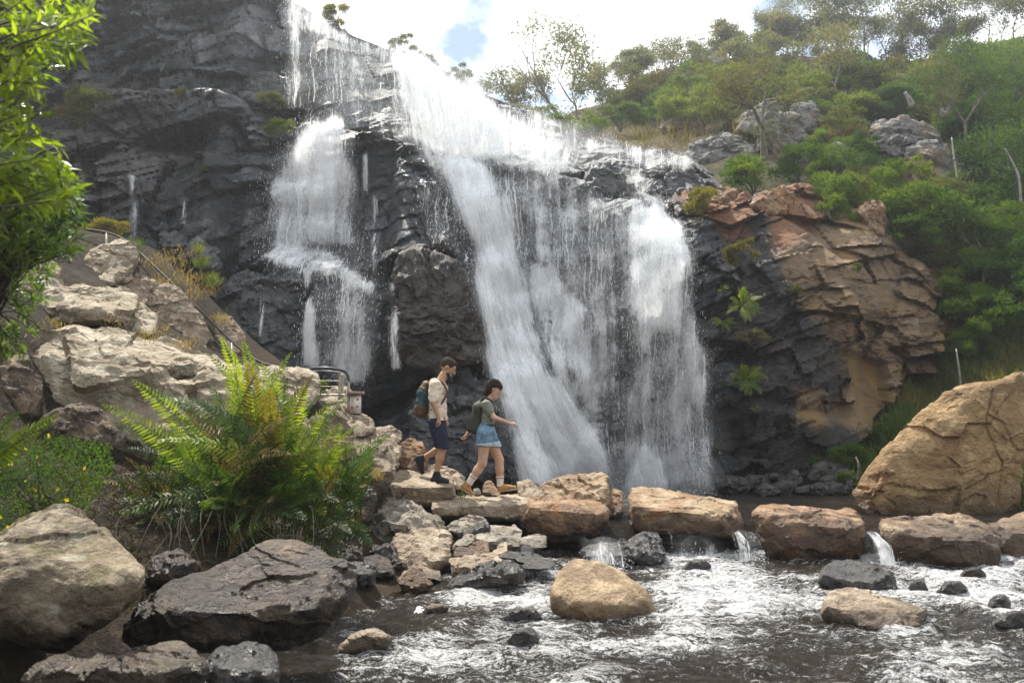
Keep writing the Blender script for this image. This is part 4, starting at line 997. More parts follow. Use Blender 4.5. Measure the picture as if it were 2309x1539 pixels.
# --- grey crags on the hillside
CR = [([(1690, 390), (1700, 300), (1740, 250, .5), (1790, 260, .6), (1815, 310, .5), (1820, 400), (1760, 430)], 29.2, 'tall grey crag face behind the twisted gum tree'),
      ([(1530, 370), (1560, 330, .3), (1640, 310, .6), (1700, 330, .5), (1700, 400), (1600, 400)], 29.0, 'layered grey-brown ledge left of the tall crag'),
      ([(1780, 290), (1790, 240), (1830, 235, .4), (1850, 275, .3), (1830, 305)], 30.0, 'small dark grey block on the shoulder of the tall crag'),
      ([(1965, 330), (1975, 285), (2040, 270, .5), (2110, 300, .5), (2110, 350), (2050, 370), (1990, 360)], 28.5, 'blue-grey broken crag in the middle of the scrub'),
      ([(2030, 420), (2040, 340), (2100, 320, .4), (2180, 340, .4), (2190, 400), (2110, 440)], 27.8, 'shaded grey rock wall below the broken crag'),
      ([(2110, 262), (2120, 246), (2150, 240, .2), (2160, 252), (2140, 268)], 29.5, 'small flat rock poking from the scrub on the right'),
      ([(1555, 140), (1560, 122), (1600, 115, .5), (1640, 125, .4), (1640, 145), (1590, 150)], 45.0, 'far reddish outcrop on the skyline, left one'),
      ([(1850, 150), (1870, 128), (1930, 122, .6), (1980, 135, .4), (1985, 158), (1900, 162)], 45.0, 'far reddish outcrop on the skyline under the tall gums'),
      ([(1490, 290), (1505, 258), (1550, 255, .5), (1570, 285, .4), (1540, 300)], 33.5, 'grey stones in the dry grass above the falls'),
      ([(1850, 420), (1860, 340), (1900, 330, .4), (1930, 370, .3), (1920, 430)], 27.6, 'mottled rock wall between the bushes above the orange cliff'),
      ([(1660, 300), (1680, 250, .2), (1730, 225, .5), (1770, 240, .4), (1760, 300)], 30.8, 'upper grey rock of the tall crag')]
for ol, Yd, lb in CR:
    rock('crag', lb, 'crag', ol, Yd, 2.4, 0.25, n=6, p=62, rel=1.25)

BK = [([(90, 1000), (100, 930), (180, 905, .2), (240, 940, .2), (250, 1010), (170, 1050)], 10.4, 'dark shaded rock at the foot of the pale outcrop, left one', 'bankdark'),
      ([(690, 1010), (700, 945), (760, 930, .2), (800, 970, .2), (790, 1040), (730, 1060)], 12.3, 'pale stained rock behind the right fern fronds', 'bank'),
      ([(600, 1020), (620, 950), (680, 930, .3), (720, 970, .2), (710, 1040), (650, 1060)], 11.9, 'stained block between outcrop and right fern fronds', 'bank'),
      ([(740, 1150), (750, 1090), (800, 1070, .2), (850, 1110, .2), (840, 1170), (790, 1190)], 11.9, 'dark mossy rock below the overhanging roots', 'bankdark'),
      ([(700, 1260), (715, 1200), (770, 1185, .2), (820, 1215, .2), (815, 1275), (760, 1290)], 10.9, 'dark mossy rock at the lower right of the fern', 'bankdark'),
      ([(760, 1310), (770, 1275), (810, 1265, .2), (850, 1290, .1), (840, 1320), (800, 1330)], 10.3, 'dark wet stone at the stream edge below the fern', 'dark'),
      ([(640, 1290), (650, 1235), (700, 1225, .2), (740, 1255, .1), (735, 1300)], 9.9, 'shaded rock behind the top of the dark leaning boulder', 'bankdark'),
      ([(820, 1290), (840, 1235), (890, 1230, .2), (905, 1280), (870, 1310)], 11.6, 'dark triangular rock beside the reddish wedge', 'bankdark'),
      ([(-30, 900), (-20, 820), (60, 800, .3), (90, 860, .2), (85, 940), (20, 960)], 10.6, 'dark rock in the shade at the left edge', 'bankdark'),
      ([(330, 1310), (345, 1255), (400, 1240, .2), (450, 1270, .1), (440, 1320)], 8.4, 'dark stone between the two big bank boulders', 'bankdark')]  # last one: dark stone put in to stand for the darkness between the boulders
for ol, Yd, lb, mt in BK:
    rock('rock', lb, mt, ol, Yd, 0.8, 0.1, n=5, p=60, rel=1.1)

# ------------------------------------------------------------------ waterfalls
def falls_mat():
    """falling water: white broken threads and drops with gaps between them"""
    m, nt, out = new_mat('falling_water'); b = NB(nt)
    cx = b.n('ShaderNodeCombineXYZ')
    b.set(cx.inputs[0], b.attr('su')); b.set(cx.inputs[1], b.attr('lay')); b.set(cx.inputs[2], b.attr('sv'))
    w = b.n('ShaderNodeTexNoise'); b.set(w.inputs['Vector'], b.mapping(cx.outputs[0], scale=(1, 1, 0.8))); w.inputs['Scale'].default_value = 2.0; w.inputs['Detail'].default_value = 3
    q = b.n('ShaderNodeVectorMath'); q.operation = 'MULTIPLY_ADD'
    b.set(q.inputs[0], w.outputs['Color']); q.inputs[1].default_value = (0.22, 0.0, 0.3); b.set(q.inputs[2], cx.outputs[0])
    s1 = b.noise(b.mapping(q.outputs[0], scale=(4.0, 1, 0.5)), 1.0, 6, 0.6)
    s2 = b.noise(b.mapping(q.outputs[0], scale=(24, 1, 0.45)), 1.0, 5, 0.62)
    s3 = b.noise(b.mapping(cx.outputs[0], scale=(46, 1, 9)), 1.0, 4, 0.7)
    s4 = b.noise(b.mapping(q.outputs[0], scale=(1.5, 1, 1.9)), 1.0, 4, 0.6)
    d = b.attr('dens')
    # threads: thin lines running down; broken: lumpy white water; drops: fine grain
    big = b.math('ADD', b.math('MULTIPLY', s1, 0.45), b.math('MULTIPLY', s4, 0.30)); big = b.math('ADD', big, b.math('MULTIPLY', s3, 0.25))
    thr = b.math('SUBTRACT', 0.70, b.math('MULTIPLY', d, 0.46))
    a1 = b.ramp(big, thr, b.math('ADD', thr, 0.20))
    v2 = b.math('ADD', b.math('MULTIPLY', s2, 0.72), b.math('MULTIPLY', s3, 0.28))
    th2 = b.math('SUBTRACT', 0.635, b.math('MULTIPLY', d, 0.19))
    a2 = b.math('MULTIPLY', b.ramp(v2, th2, b.math('ADD', th2, 0.10)), b.math('ADD', 0.72, b.math('MULTIPLY', d, 0.28)))
    veil = b.math('MULTIPLY', b.math('MULTIPLY', d, b.math('ADD', 0.06, b.math('MULTIPLY', b.math('MULTIPLY', d, d), 0.62))), b.math('ADD', 0.35, b.math('MULTIPLY', b.ramp(s1, 0.3, 0.7), 0.65)))
    a = b.math('MAXIMUM', b.math('MAXIMUM', b.math('MULTIPLY', a1, 0.92), a2), veil)
    a = b.math('MULTIPLY', a, b.ramp(d, 0.0, 0.30))
    df = b.n('ShaderNodeBsdfDiffuse'); df.inputs['Color'].default_value = (0.92, 0.94, 0.95, 1)
    tl = b.n('ShaderNodeBsdfTranslucent'); tl.inputs['Color'].default_value = (0.92, 0.94, 0.95, 1)
    mx = b.n('ShaderNodeMixShader'); mx.inputs[0].default_value = 0.5
    nt.links.new(df.outputs[0], mx.inputs[1]); nt.links.new(tl.outputs[0], mx.inputs[2])
    tr = b.n('ShaderNodeBsdfTransparent')
    m2 = b.n('ShaderNodeMixShader'); b.set(m2.inputs[0], a)
    nt.links.new(tr.outputs[0], m2.inputs[1]); nt.links.new(mx.outputs[0], m2.inputs[2])
    nt.links.new(m2.outputs[0], out.inputs['Surface'])
    return m
M['falls'] = falls_mat()
m, nt, out = new_mat('water_drops'); b = NB(nt)
df = b.n('ShaderNodeBsdfDiffuse'); df.inputs['Color'].default_value = (0.92, 0.94, 0.95, 1)
tl = b.n('ShaderNodeBsdfTranslucent'); tl.inputs['Color'].default_value = (0.92, 0.94, 0.95, 1)
mx = b.n('ShaderNodeMixShader'); mx.inputs[0].default_value = 0.5
nt.links.new(df.outputs[0], mx.inputs[1]); nt.links.new(tl.outputs[0], mx.inputs[2]); nt.links.new(mx.outputs[0], out.inputs['Surface'])
M['drops'] = m

ST = 2
WXg = X1[::ST]; WZg = Z1[::ST]
YC = YD[::ST, ::ST].copy()
# rocks standing out of the cliff push the water forward too
for ob in [o for o in COL.objects if o.type == 'MESH' and o.get('category') == 'rock']:
    bb = np.array([(ob.matrix_world @ Vector(c))[:] for c in ob.bound_box])
    if bb[:, 1].min() < 16.6 or bb[:, 1].max() > 26: continue
    n_ = len(ob.data.vertices); co = np.empty(n_ * 3, np.float32); ob.data.vertices.foreach_get('co', co); co = co.reshape(-1, 3) + np.array(ob.location)
    ii = np.round((co[:, 0] - WXg[0]) / (hx * ST)).astype(int); kk = np.round((co[:, 2] - WZg[0]) / (hz * ST)).astype(int)
    ok = (ii >= 0) & (ii < YC.shape[1]) & (kk >= 0) & (kk < YC.shape[0])
    np.minimum.at(YC, (kk[ok], ii[ok]), co[ok, 1])
def runmin(a, r, ax):
    o = a.copy()
    for k in range(1, r + 1):
        o = np.minimum(o, np.roll(a, k, ax)); o = np.minimum(o, np.roll(a, -k, ax))
    return o
def blur(a, r, ax):
    o = a.copy()
    for k in range(1, r + 1):
        o = o + np.roll(a, k, ax) + np.roll(a, -k, ax)
    return o / (2 * r + 1)
YW = runmin(runmin(YC, 2, 0), 2, 1)
YW = blur(blur(YW, 2, 0), 2, 1) - 0.05
for k in range(len(WZg) - 2, -1, -1):          # thrown clear of the rock, falling back to it slowly
    YW[k] = np.minimum(YW[k], YW[k + 1] + 0.16 * hz * ST)
wXX, wZZ = np.meshgrid(WXg, WZg)
zlip = np.interp(wXX, sk[:, 0], sk[:, 2])
PXW, PYW = proj(wXX.ravel(), YW.ravel(), np.minimum(wZZ, zlip).ravel())
seg = np.hypot(np.diff(YW, axis=0), hz * ST); SV = np.concatenate([np.cumsum(seg[::-1], 0)[::-1], np.zeros((1, YW.shape[1]))])
SV = -SV.ravel()
nzw = 20 * fbm(np.stack([wXX.ravel() * 1.5, wZZ.ravel() * 0.9, wXX.ravel() * 0], 1), 3)
def dens_of(polys):
    d = np.zeros(PXW.shape)
    for poly, val, soft in polys:
        s = sstep(-soft * 1.0, soft * 0.7, poly_sd(PXW, PYW, poly) + nzw * min(1, soft / 18.0))
        d = np.maximum(d, s * val)
    return d
def flow_x(center):
    """sideways coordinate that follows a slanting stream; center = (px, py, half width px)"""
    c = np.array(center, float)
    cx = np.interp(PYW, c[:, 1], c[:, 0]); hw = np.interp(PYW, c[:, 1], c[:, 2])
    return (PXW - cx) / hw
FALLS = [
 ('waterfall', 'thin upper curtain of fine threads at the top left of the falls', 'upper', [
   ([(645, -30), (690, 0), (800, 78), (905, 118), (960, 200), (945, 318), (850, 300), (760, 262), (662, 245), (652, 120)], 0.40, 22),
   ([(648, -20), (690, 0), (676, 100), (668, 235), (655, 235)], 0.62, 12),
   ([(640, -30), (720, 30), (820, 85), (920, 125), (930, 165), (830, 130), (730, 90), (655, 50)], 0.60, 14),
   ([(770, 90), (800, 92), (822, 180), (825, 292), (790, 290), (785, 180)], 0.52, 12),
   ([(880, 120), (930, 160), (950, 320), (905, 315)], 0.62, 16)], None),
 ('waterfall', 'broad white main fall and its slanting plume down to the pool', 'main', [
   ([(860, 100), (960, 140), (1110, 220), (1200, 275), (1300, 330), (1290, 400), (1150, 390), (950, 350), (900, 250)], 0.62, 34),
   ([(885, 105), (960, 145), (1110, 225), (1160, 280), (1150, 385), (960, 350), (920, 250)], 0.88, 36),
   ([(1080, 225), (1200, 290), (1265, 330), (1265, 400), (1120, 385)], 0.68, 24),
   ([(1190, 258), (1290, 295), (1320, 330), (1290, 400), (1230, 390)], 0.46, 18),
   ([(955, 335), (1120, 375), (1155, 470), (1170, 560), (1195, 680), (1235, 830), (1330, 930), (1375, 1090), (1180, 1098), (1140, 900), (1105, 800), (1082, 650), (1060, 520), (1005, 420)], 0.90, 36),
   ([(985, 345), (1100, 375), (1130, 470), (1140, 560), (1150, 680), (1170, 830), (1210, 930), (1250, 1095), (1195, 1095), (1155, 880), (1120, 760), (1095, 620), (1075, 500), (1020, 400)], 1.0, 26),
   ([(1160, 880), (1240, 870), (1330, 960), (1370, 1100), (1180, 1105)], 0.92, 40)],
   [(1040, 100, 90), (1055, 350, 70), (1075, 460, 52), (1110, 600, 50), (1140, 750, 60), (1190, 900, 80), (1270, 1100, 105)]),
 ('waterfall', 'thin veil of water over the grey hump left of the plume', 'veilleft', [
   ([(945, 400), (1010, 420), (1065, 520), (1085, 640), (1070, 640), (1010, 570), (960, 540), (945, 460)], 0.46, 30)], None),
 ('waterfall', 'broken middle fall of threads right of the white plume', 'middle', [
   ([(1110, 385), (1250, 400), (1400, 460), (1440, 520), (1430, 700), (1420, 1095), (1330, 1095), (1240, 860), (1180, 640), (1140, 470)], 0.55, 36),
   ([(1115, 385), (1250, 400), (1400, 465), (1430, 520), (1320, 560), (1200, 600), (1140, 470)], 0.50, 26),
   ([(1190, 590), (1260, 600), (1310, 700), (1345, 870), (1360, 1000), (1330, 940), (1240, 840), (1200, 700)], 0.82, 24),
   ([(1250, 540), (1420, 520), (1410, 700), (1400, 900), (1370, 1090), (1330, 900), (1300, 680)], 0.42, 20),
   ([(1318, 430), (1345, 440), (1350, 900), (1335, 900), (1325, 600)], 0.50, 9),
   ([(1372, 470), (1384, 470), (1392, 900), (1378, 900)], 0.62, 7),
   ([(1340, 900), (1420, 890), (1420, 1100), (1360, 1100)], 0.45, 20)], None),
 ('waterfall', 'right-hand white curtain falling from a rounded lip beside the orange cliff', 'right', [
   ([(1402, 500), (1425, 465), (1480, 462), (1530, 490), (1552, 560), (1570, 720), (1595, 900), (1606, 1100), (1400, 1105), (1405, 900), (1412, 700)], 0.62, 24),
   ([(1405, 500), (1430, 468), (1490, 465), (1535, 500), (1548, 620), (1540, 760), (1430, 740)], 0.86, 24),
   ([(1425, 700), (1470, 700), (1480, 900), (1440, 900)], 0.76, 16),
   ([(1535, 740), (1568, 760), (1590, 940), (1560, 900)], 0.78, 12),
   ([(1410, 1060), (1450, 985), (1490, 1050), (1510, 1110), (1400, 1110)], 0.9, 14)], None),
 ('waterfall', 'left cascade tumbling over black steps in several white skirts', 'left', [
   ([(668, 290), (700, 268), (770, 272), (790, 320), (795, 420), (800, 545), (700, 560), (615, 560), (606, 430), (636, 370)], 0.70, 30),
   ([(600, 430), (640, 400), (800, 420), (850, 560), (860, 700), (830, 880), (740, 880), (690, 640), (590, 590)], 0.40, 34),
   ([(690, 272), (770, 276), (785, 340), (770, 420), (690, 420), (668, 340)], 0.84, 20),
   ([(590, 575), (640, 552), (720, 560), (800, 600), (850, 640), (840, 668), (740, 630), (690, 610), (620, 595)], 0.72, 14),
   ([(682, 605), (702, 612), (704, 700), (714, 830), (680, 830), (690, 700)], 1.0, 10),
   ([(735, 625), (800, 630), (832, 680), (834, 870), (765, 870), (745, 720)], 0.64, 18)], None),
 ('waterfall', 'sheet of shallow white water sliding over the upper right tier', 'tier', [
   ([(1190, 255), (1330, 305), (1480, 335), (1560, 355), (1570, 378), (1480, 372), (1400, 362), (1320, 352), (1250, 320)], 0.58, 16),
   ([(1400, 385), (1440, 388), (1462, 420), (1462, 445), (1440, 442), (1425, 410)], 0.55, 8),
   ([(1390, 372), (1440, 385), (1440, 440), (1400, 440)], 0.36, 10),
   ([(1395, 442), (1470, 440), (1530, 455), (1500, 472), (1420, 465)], 0.55, 10)], None)]
for px, py0, py1, w, lb in [(297, 395, 535, 9, 'thin trickle down the black cliff above the handrail'), (413, 452, 520, 6, 'very short trickle right of the handrail trickle'), (842, 440, 620, 8, 'thin thread of water between left cascade and main fall'),
                            (888, 640, 830, 12, 'lower thread of water right of the left cascade'), (588, 640, 760, 4, 'hair-thin trickle on the black shoulder'), (822, 345, 430, 6, 'short thread beside the top of the left cascade')]:
    FALLS.append(('trickle', lb, 'tr', [([(px - w * .6, py0), (px + w * .6, py0), (px + w * 1.2, py1), (px - w * .7, py1)], 0.75, w * 1.1)], None))
spray_rng = np.random.RandomState(11)
TET = np.array([[0, 0, 1.0], [0.5, -0.3, -0.5], [-0.5, -0.3, -0.5], [0, 0.6, -0.5]])
TF = np.array([[0, 1, 2], [0, 2, 3], [0, 3, 1], [1, 3, 2]])
def drops(name, C, S, parent):
    n = len(C)
    V = C[:, None, :] + TET[None] * S[:, None, :]
    F = (TF[None] + (np.arange(n) * 4)[:, None, None]).reshape(-1, 3)
    o = obj(name, V.reshape(-1, 3), F, M['drops'], parent)
    return tag(o, kind='stuff')
for name, lb, key, polys, center in FALLS:
    d = dens_of(polys)
    d = d * (0.45 + 0.55 * sstep(0.0, 0.35, (zlip - wZZ).ravel()))
    su = wXX.ravel().copy()
    if center is not None:
        fx = flow_x(center); su = np.where(np.isfinite(fx), fx * 1.1, su)
    keep = (d.reshape(wXX.shape) > 0.01)
    kf = keep[:-1, :-1] | keep[1:, :-1] | keep[:-1, 1:] | keep[1:, 1:]
    kf &= (wZZ[:-1, :-1] <= zlip[:-1, :-1] - 0.03)
    F0 = grid_faces(*wXX.shape, kf)
    zc = np.minimum(wZZ, zlip + 0.03).ravel()
    layers = [0.0] if name == 'trickle' else ([0.0, 0.22, 0.45] if key in ('main', 'right') else [0.0, 0.15])
    root = None
    for li, off in enumerate(layers):
        bulge = off * (0.4 + d) + 0.06 * nzw / 20
        if name == 'trickle': bulge = -0.05 + 0 * d
        V = np.stack([wXX.ravel(), YW.ravel() - bulge, zc], 1)
        Vc, Fc, dd, s_u, s_v = compact(V, F0, d * (1.0 - 0.14 * li), su, SV)
        if root is None:
            root = empty(name, (Vc[:, 0].mean(), Vc[:, 1].mean(), Vc[:, 2].min()), lb, name)
        o = obj('water_sheet', Vc, Fc, M['falls'], root)
        fattr(o.data, 'dens', dd); fattr(o.data, 'su', s_u); fattr(o.data, 'sv', s_v); fattr(o.data, 'lay', np.full(len(Vc), li * 3.7 + len(lb) * 0.31))
    if name == 'waterfall':
        pr = np.clip(d, 0, 1) ** 1.5; pr = pr / pr.sum()
        nd = {'upper': 1500, 'main': 8000, 'middle': 3000, 'right': 5000, 'left': 4500, 'veilleft': 500, 'tier': 800}[key]
        ix = spray_rng.choice(len(pr), nd, p=pr)
        C = np.stack([wXX.ravel()[ix], YW.ravel()[ix], zc[ix]], 1) + spray_rng.normal(size=(nd, 3)) * np.array([0.10, 0.12, 0.10])
        C[:, 1] -= 0.12 + np.abs(spray_rng.normal(size=nd)) * 0.25
        s = spray_rng.uniform(0.004, 0.011, nd)
        S = np.stack([s, s, s * spray_rng.uniform(1.0, 4.5, nd)], 1)
        drops('spray', C, S, root)

# splashes thrown up where the water lands and drops flying from the stream
def small_cascade(label, px0, px1, py_top, Yd, z1, dens, out_=0.22):
    a, c = P(px0, py_top, Yd), P(px1, py_top, Yd)
    nu, nv = 14, 14
    V = []; dn = []; su = []; sv = []
    for k in range(nv):
        t = k / (nv - 1)
        for i in range(nu):
            s = i / (nu - 1)
            p = a + (c - a) * s
            q = np.array([p[0] + 0.03 * math.sin(s * 9 + t), p[1] + 0.25 * (1 - t) ** 3 - out_ * t, p[2] * (1 - t ** 1.7) + z1 * t ** 1.7 + 0.02 * math.sin(s * 13)])
            V.append(q); dn.append(dens * min(1, 4 * s, 4 * (1 - s)) * (0.75 + 0.35 * t)); su.append(p[0]); sv.append(-t * 0.5)
    root = empty('cascade', ((a[0] + c[0]) / 2, a[1], z1), label, 'cascade', 'small cascades between the stepping stones')
    o = obj('water_sheet', np.array(V), grid_faces(nv, nu), M['falls'], root)
    fattr(o.data, 'dens', dn); fattr(o.data, 'su', su); fattr(o.data, 'sv', sv); fattr(o.data, 'lay', np.full(len(V), px0 * 0.01))
    n = 160
    C = np.array([[spray_rng.uniform(a[0], c[0]), a[1] - out_ - abs(spray_rng.normal()) * 0.12, z1 + abs(spray_rng.normal()) * 0.06] for _ in range(n)])
    s = spray_rng.uniform(0.004, 0.012, n)
    drops('spray', C, np.stack([s, s, s], 1), root)
small_cascade('thin veil of water over the weir under the long tan stepping stone', 1480, 1640, 1206, 13.15, 0.02, 0.45)
small_cascade('bright little chute between the long tan and orange-brown stepping stones', 1640, 1712, 1202, 13.1, 0.02, 0.62, 0.3)
small_cascade('white chute between orange-brown and pale-topped stepping stones', 1952, 2002, 1205, 12.7, 0.02, 0.66, 0.35)
small_cascade('white run of water left of the dark two-faced rock', 1290, 1415, 1218, 12.9, 0.04, 0.6, 0.5)
small_cascade('trickle of white water inside the rock pile', 1160, 1205, 1238, 12.0, 0.05, 0.6, 0.3)

# ------------------------------------------------------------------ plants
M['lime'] = leaf_mat('lime_foliage', (0.115, 0.155, 0.020), (0.175, 0.205, 0.035), (0.075, 0.115, 0.018), 0.36, 0.7, 0.12)
M['green'] = leaf_mat('green_foliage', (0.042, 0.085, 0.014), (0.085, 0.140, 0.022), (0.115, 0.165, 0.024), 0.36, 0.7, 0.12)
M['darkgreen'] = leaf_mat('dark_green_foliage', (0.022, 0.052, 0.012), (0.050, 0.098, 0.018), (0.075, 0.130, 0.020), 0.36, 0.7, 0.12)
M['olive'] = leaf_mat('olive_foliage', (0.062, 0.078, 0.026), (0.105, 0.118, 0.042), (0.12, 0.10, 0.035), 0.36, 0.7, 0.12)
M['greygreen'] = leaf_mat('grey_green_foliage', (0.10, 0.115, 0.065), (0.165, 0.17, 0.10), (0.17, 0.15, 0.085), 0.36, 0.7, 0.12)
M['gold'] = leaf_mat('yellow_green_foliage', (0.14, 0.13, 0.025), (0.22, 0.18, 0.04), (0.09, 0.11, 0.02), 0.36, 0.7, 0.12)
M['bark'] = plain_mat('grey_bark', (0.13, 0.105, 0.085), 0.85, 0.45, 6, 0.6)
M['bark_dark'] = plain_mat('dark_bark', (0.055, 0.042, 0.034), 0.9, 0.4, 8, 0.6)
M['bark_white'] = plain_mat('bleached_bark', (0.28, 0.26, 0.23), 0.8, 0.3, 7, 0.4)
M['fern_bright'] = leaf_mat('bright_fern', (0.16, 0.215, 0.018), (0.26, 0.31, 0.032), None, 0.5, 0.5)  # brighter, yellower leaf colour
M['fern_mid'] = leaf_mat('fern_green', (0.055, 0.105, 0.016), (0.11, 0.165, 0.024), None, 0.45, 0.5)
M['fern_dark'] = leaf_mat('shaded_fern', (0.022, 0.048, 0.012), (0.05, 0.09, 0.018), None, 0.4, 0.5)  # fern green with the deep shade under the clump put into its colour
M['fern_brown'] = leaf_mat('dying_fern', (0.10, 0.075, 0.020), (0.19, 0.145, 0.032), None, 0.35, 0.7)
M['stem'] = plain_mat('fern_stem', (0.10, 0.075, 0.03), 0.7, 0.3, 15)
M['dry'] = leaf_mat('dry_grass', (0.20, 0.135, 0.055), (0.31, 0.225, 0.10), (0.13, 0.115, 0.04), 0.35, 0.8)
M['grass'] = leaf_mat('green_grass', (0.045, 0.085, 0.014), (0.10, 0.14, 0.028), (0.15, 0.125, 0.035), 0.4, 0.6)
M['litter'] = leaf_mat('leaf_litter', (0.030, 0.022, 0.010), (0.085, 0.058, 0.024), (0.03, 0.045, 0.012), 0.2, 0.8)
M['deadstalk'] = plain_mat('dead_stalk', (0.085, 0.062, 0.04), 0.85, 0.3, 15)

def nrm_(a): return a / (np.linalg.norm(a, axis=-1, keepdims=True) + 1e-12)
def leaf_cloud(C, D, L, W, rng, cup=0.12):
    """many leaves: base points C, directions D, lengths L, widths W"""
    n = len(C)
    r = rng.normal(size=(n, 3)); S = nrm_(np.cross(D, r)); N = np.cross(S, D)
    L = np.broadcast_to(L, (n,))[:, None]; W = np.broadcast_to(W, (n,))[:, None]
    V = np.stack([C, C + D * L * 0.45 + S * W * 0.5 + N * W * cup, C + D * L - N * L * 0.12, C + D * L * 0.45 - S * W * 0.5 + N * W * cup], 1)
    F = (np.array([[0, 1, 2], [0, 2, 3]])[None] + (np.arange(n) * 4)[:, None, None]).reshape(-1, 3)
    return V.reshape(-1, 3), F
def crown_mesh(rng, nclump, nleaf, leaf, shape=(1, 1, 0.85), clump=0.36, flat=0.6):
    """open crown of separate leaf clumps in a unit-radius dome, base at z = 0"""
    cs = []
    while len(cs) < nclump:
        p = rng.uniform(-1, 1, 3) * np.array([1.05, 1.05, 1.15]); p[2] = abs(p[2])
        r = np.linalg.norm(p)
        if 0.30 < r < 1.1 and (not cs or min(np.linalg.norm(p - c) for c in cs) > clump * 0.62): cs.append(p)
        elif rng.rand() < 0.01: cs.append(p * 0.8)
    cs = np.array(cs)
    rad = rng.uniform(0.55, 1.25, nclump) * clump
    k = rng.choice(nclump, nleaf, p=rad ** 2 / (rad ** 2).sum())
    d = nrm_(rng.normal(size=(nleaf, 3))); d[:, 2] = np.where(rng.rand(nleaf) < 0.75, np.abs(d[:, 2]), d[:, 2])
    rr_ = rad[k] * rng.uniform(0.2, 1.25, nleaf) ** 0.7 * (1 + 0.35 * perlin(d * 2.3 + k[:, None] * 3.7))
    C = cs[k] + d * rr_[:, None] * np.array([1, 1, flat])
    C = C * np.array(shape); C[:, 2] = np.maximum(C[:, 2] + 0.1, 0.02)
    D = nrm_(d + rng.normal(size=(nleaf, 3)) * 0.8 + np.array([0, 0, 0.3]))
    return leaf_cloud(C, D, leaf * rng.uniform(0.6, 1.6, nleaf), leaf * 0.40 * rng.uniform(0.7, 1.3, nleaf), rng), cs * np.array(shape)
def branch_tubes(cs, rng, r0=0.05):
    parts = []
    for c in cs[:9]:
        mid = c * np.array([0.35, 0.35, 0.5]) + rng.normal(size=3) * 0.04
        V, F = tube(smooth_path([np.array([0, 0, -0.15]), mid, c + np.array([0, 0, 0.05])], 4), np.linspace(r0, r0 * 0.25, 9), 5, False)
        parts.append((V, F))
    return join(parts)
VARS = {}
vr = np.random.RandomState(21)
for key, a in {'bush': (13, 4600, 0.105, (1, 1, 1.05), 0.36), 'bush2': (15, 4800, 0.10, (1.15, 1, 0.95), 0.32), 'tuft': (11, 3600, 0.115, (0.9, 0.9, 1.35), 0.32), 'tall': (22, 7500, 0.085, (0.8, 0.8, 1.75), 0.30), 'wide': (26, 9000, 0.082, (1.2, 1, 1.25), 0.29), 'open': (12, 3000, 0.10, (1, 1, 1.5), 0.26)}.items():
    (V, F), cs = crown_mesh(vr, *a)
    bV, bF = branch_tubes(cs * 0.9, vr, 0.028)
    VARS[key] = (mesh_data('crown', V, F), mesh_data('stems', bV, bF))
def bush(name, label, cat, px, py, wpx, Y, kind, mat, group, rz=None, zs=1.0):
    """px, py = middle of the crown, wpx = its width in the photo"""
    cm, sm = VARS[kind]
    if Y > 25.9 and not 'lip' in label:    # stand it on the hillside
        for _ in range(14):
            q = P(px, py + wpx * 0.42, Y); Y = 0.6 * Y + 0.4 * float(hill_F(np.array([q[0]]), np.array([q[2]]))[0])
        Y -= 0.3
    r = wpx * 0.5 * mpp(Y) / 0.95
    c = P(px, py, Y)
    base = c - np.array([0, 0, r * 0.6 * zs])
    root = empty(name, base, label, cat, group)
    root.scale = (r, r, r * zs); root.rotation_euler = (0, 0, random.uniform(0, 6.28) if rz is None else rz)
    for nm, me, mt in (('crown', cm, M[mat]), ('stems', sm, M['bark_dark'])):
        o = bpy.data.objects.new(nm, me); COL.objects.link(o); o.parent = root
        if not me.materials: me.materials.append(None)
        o.material_slots[0].link = 'OBJECT'; o.material_slots[0].material = mt
    return root
random.seed(8)
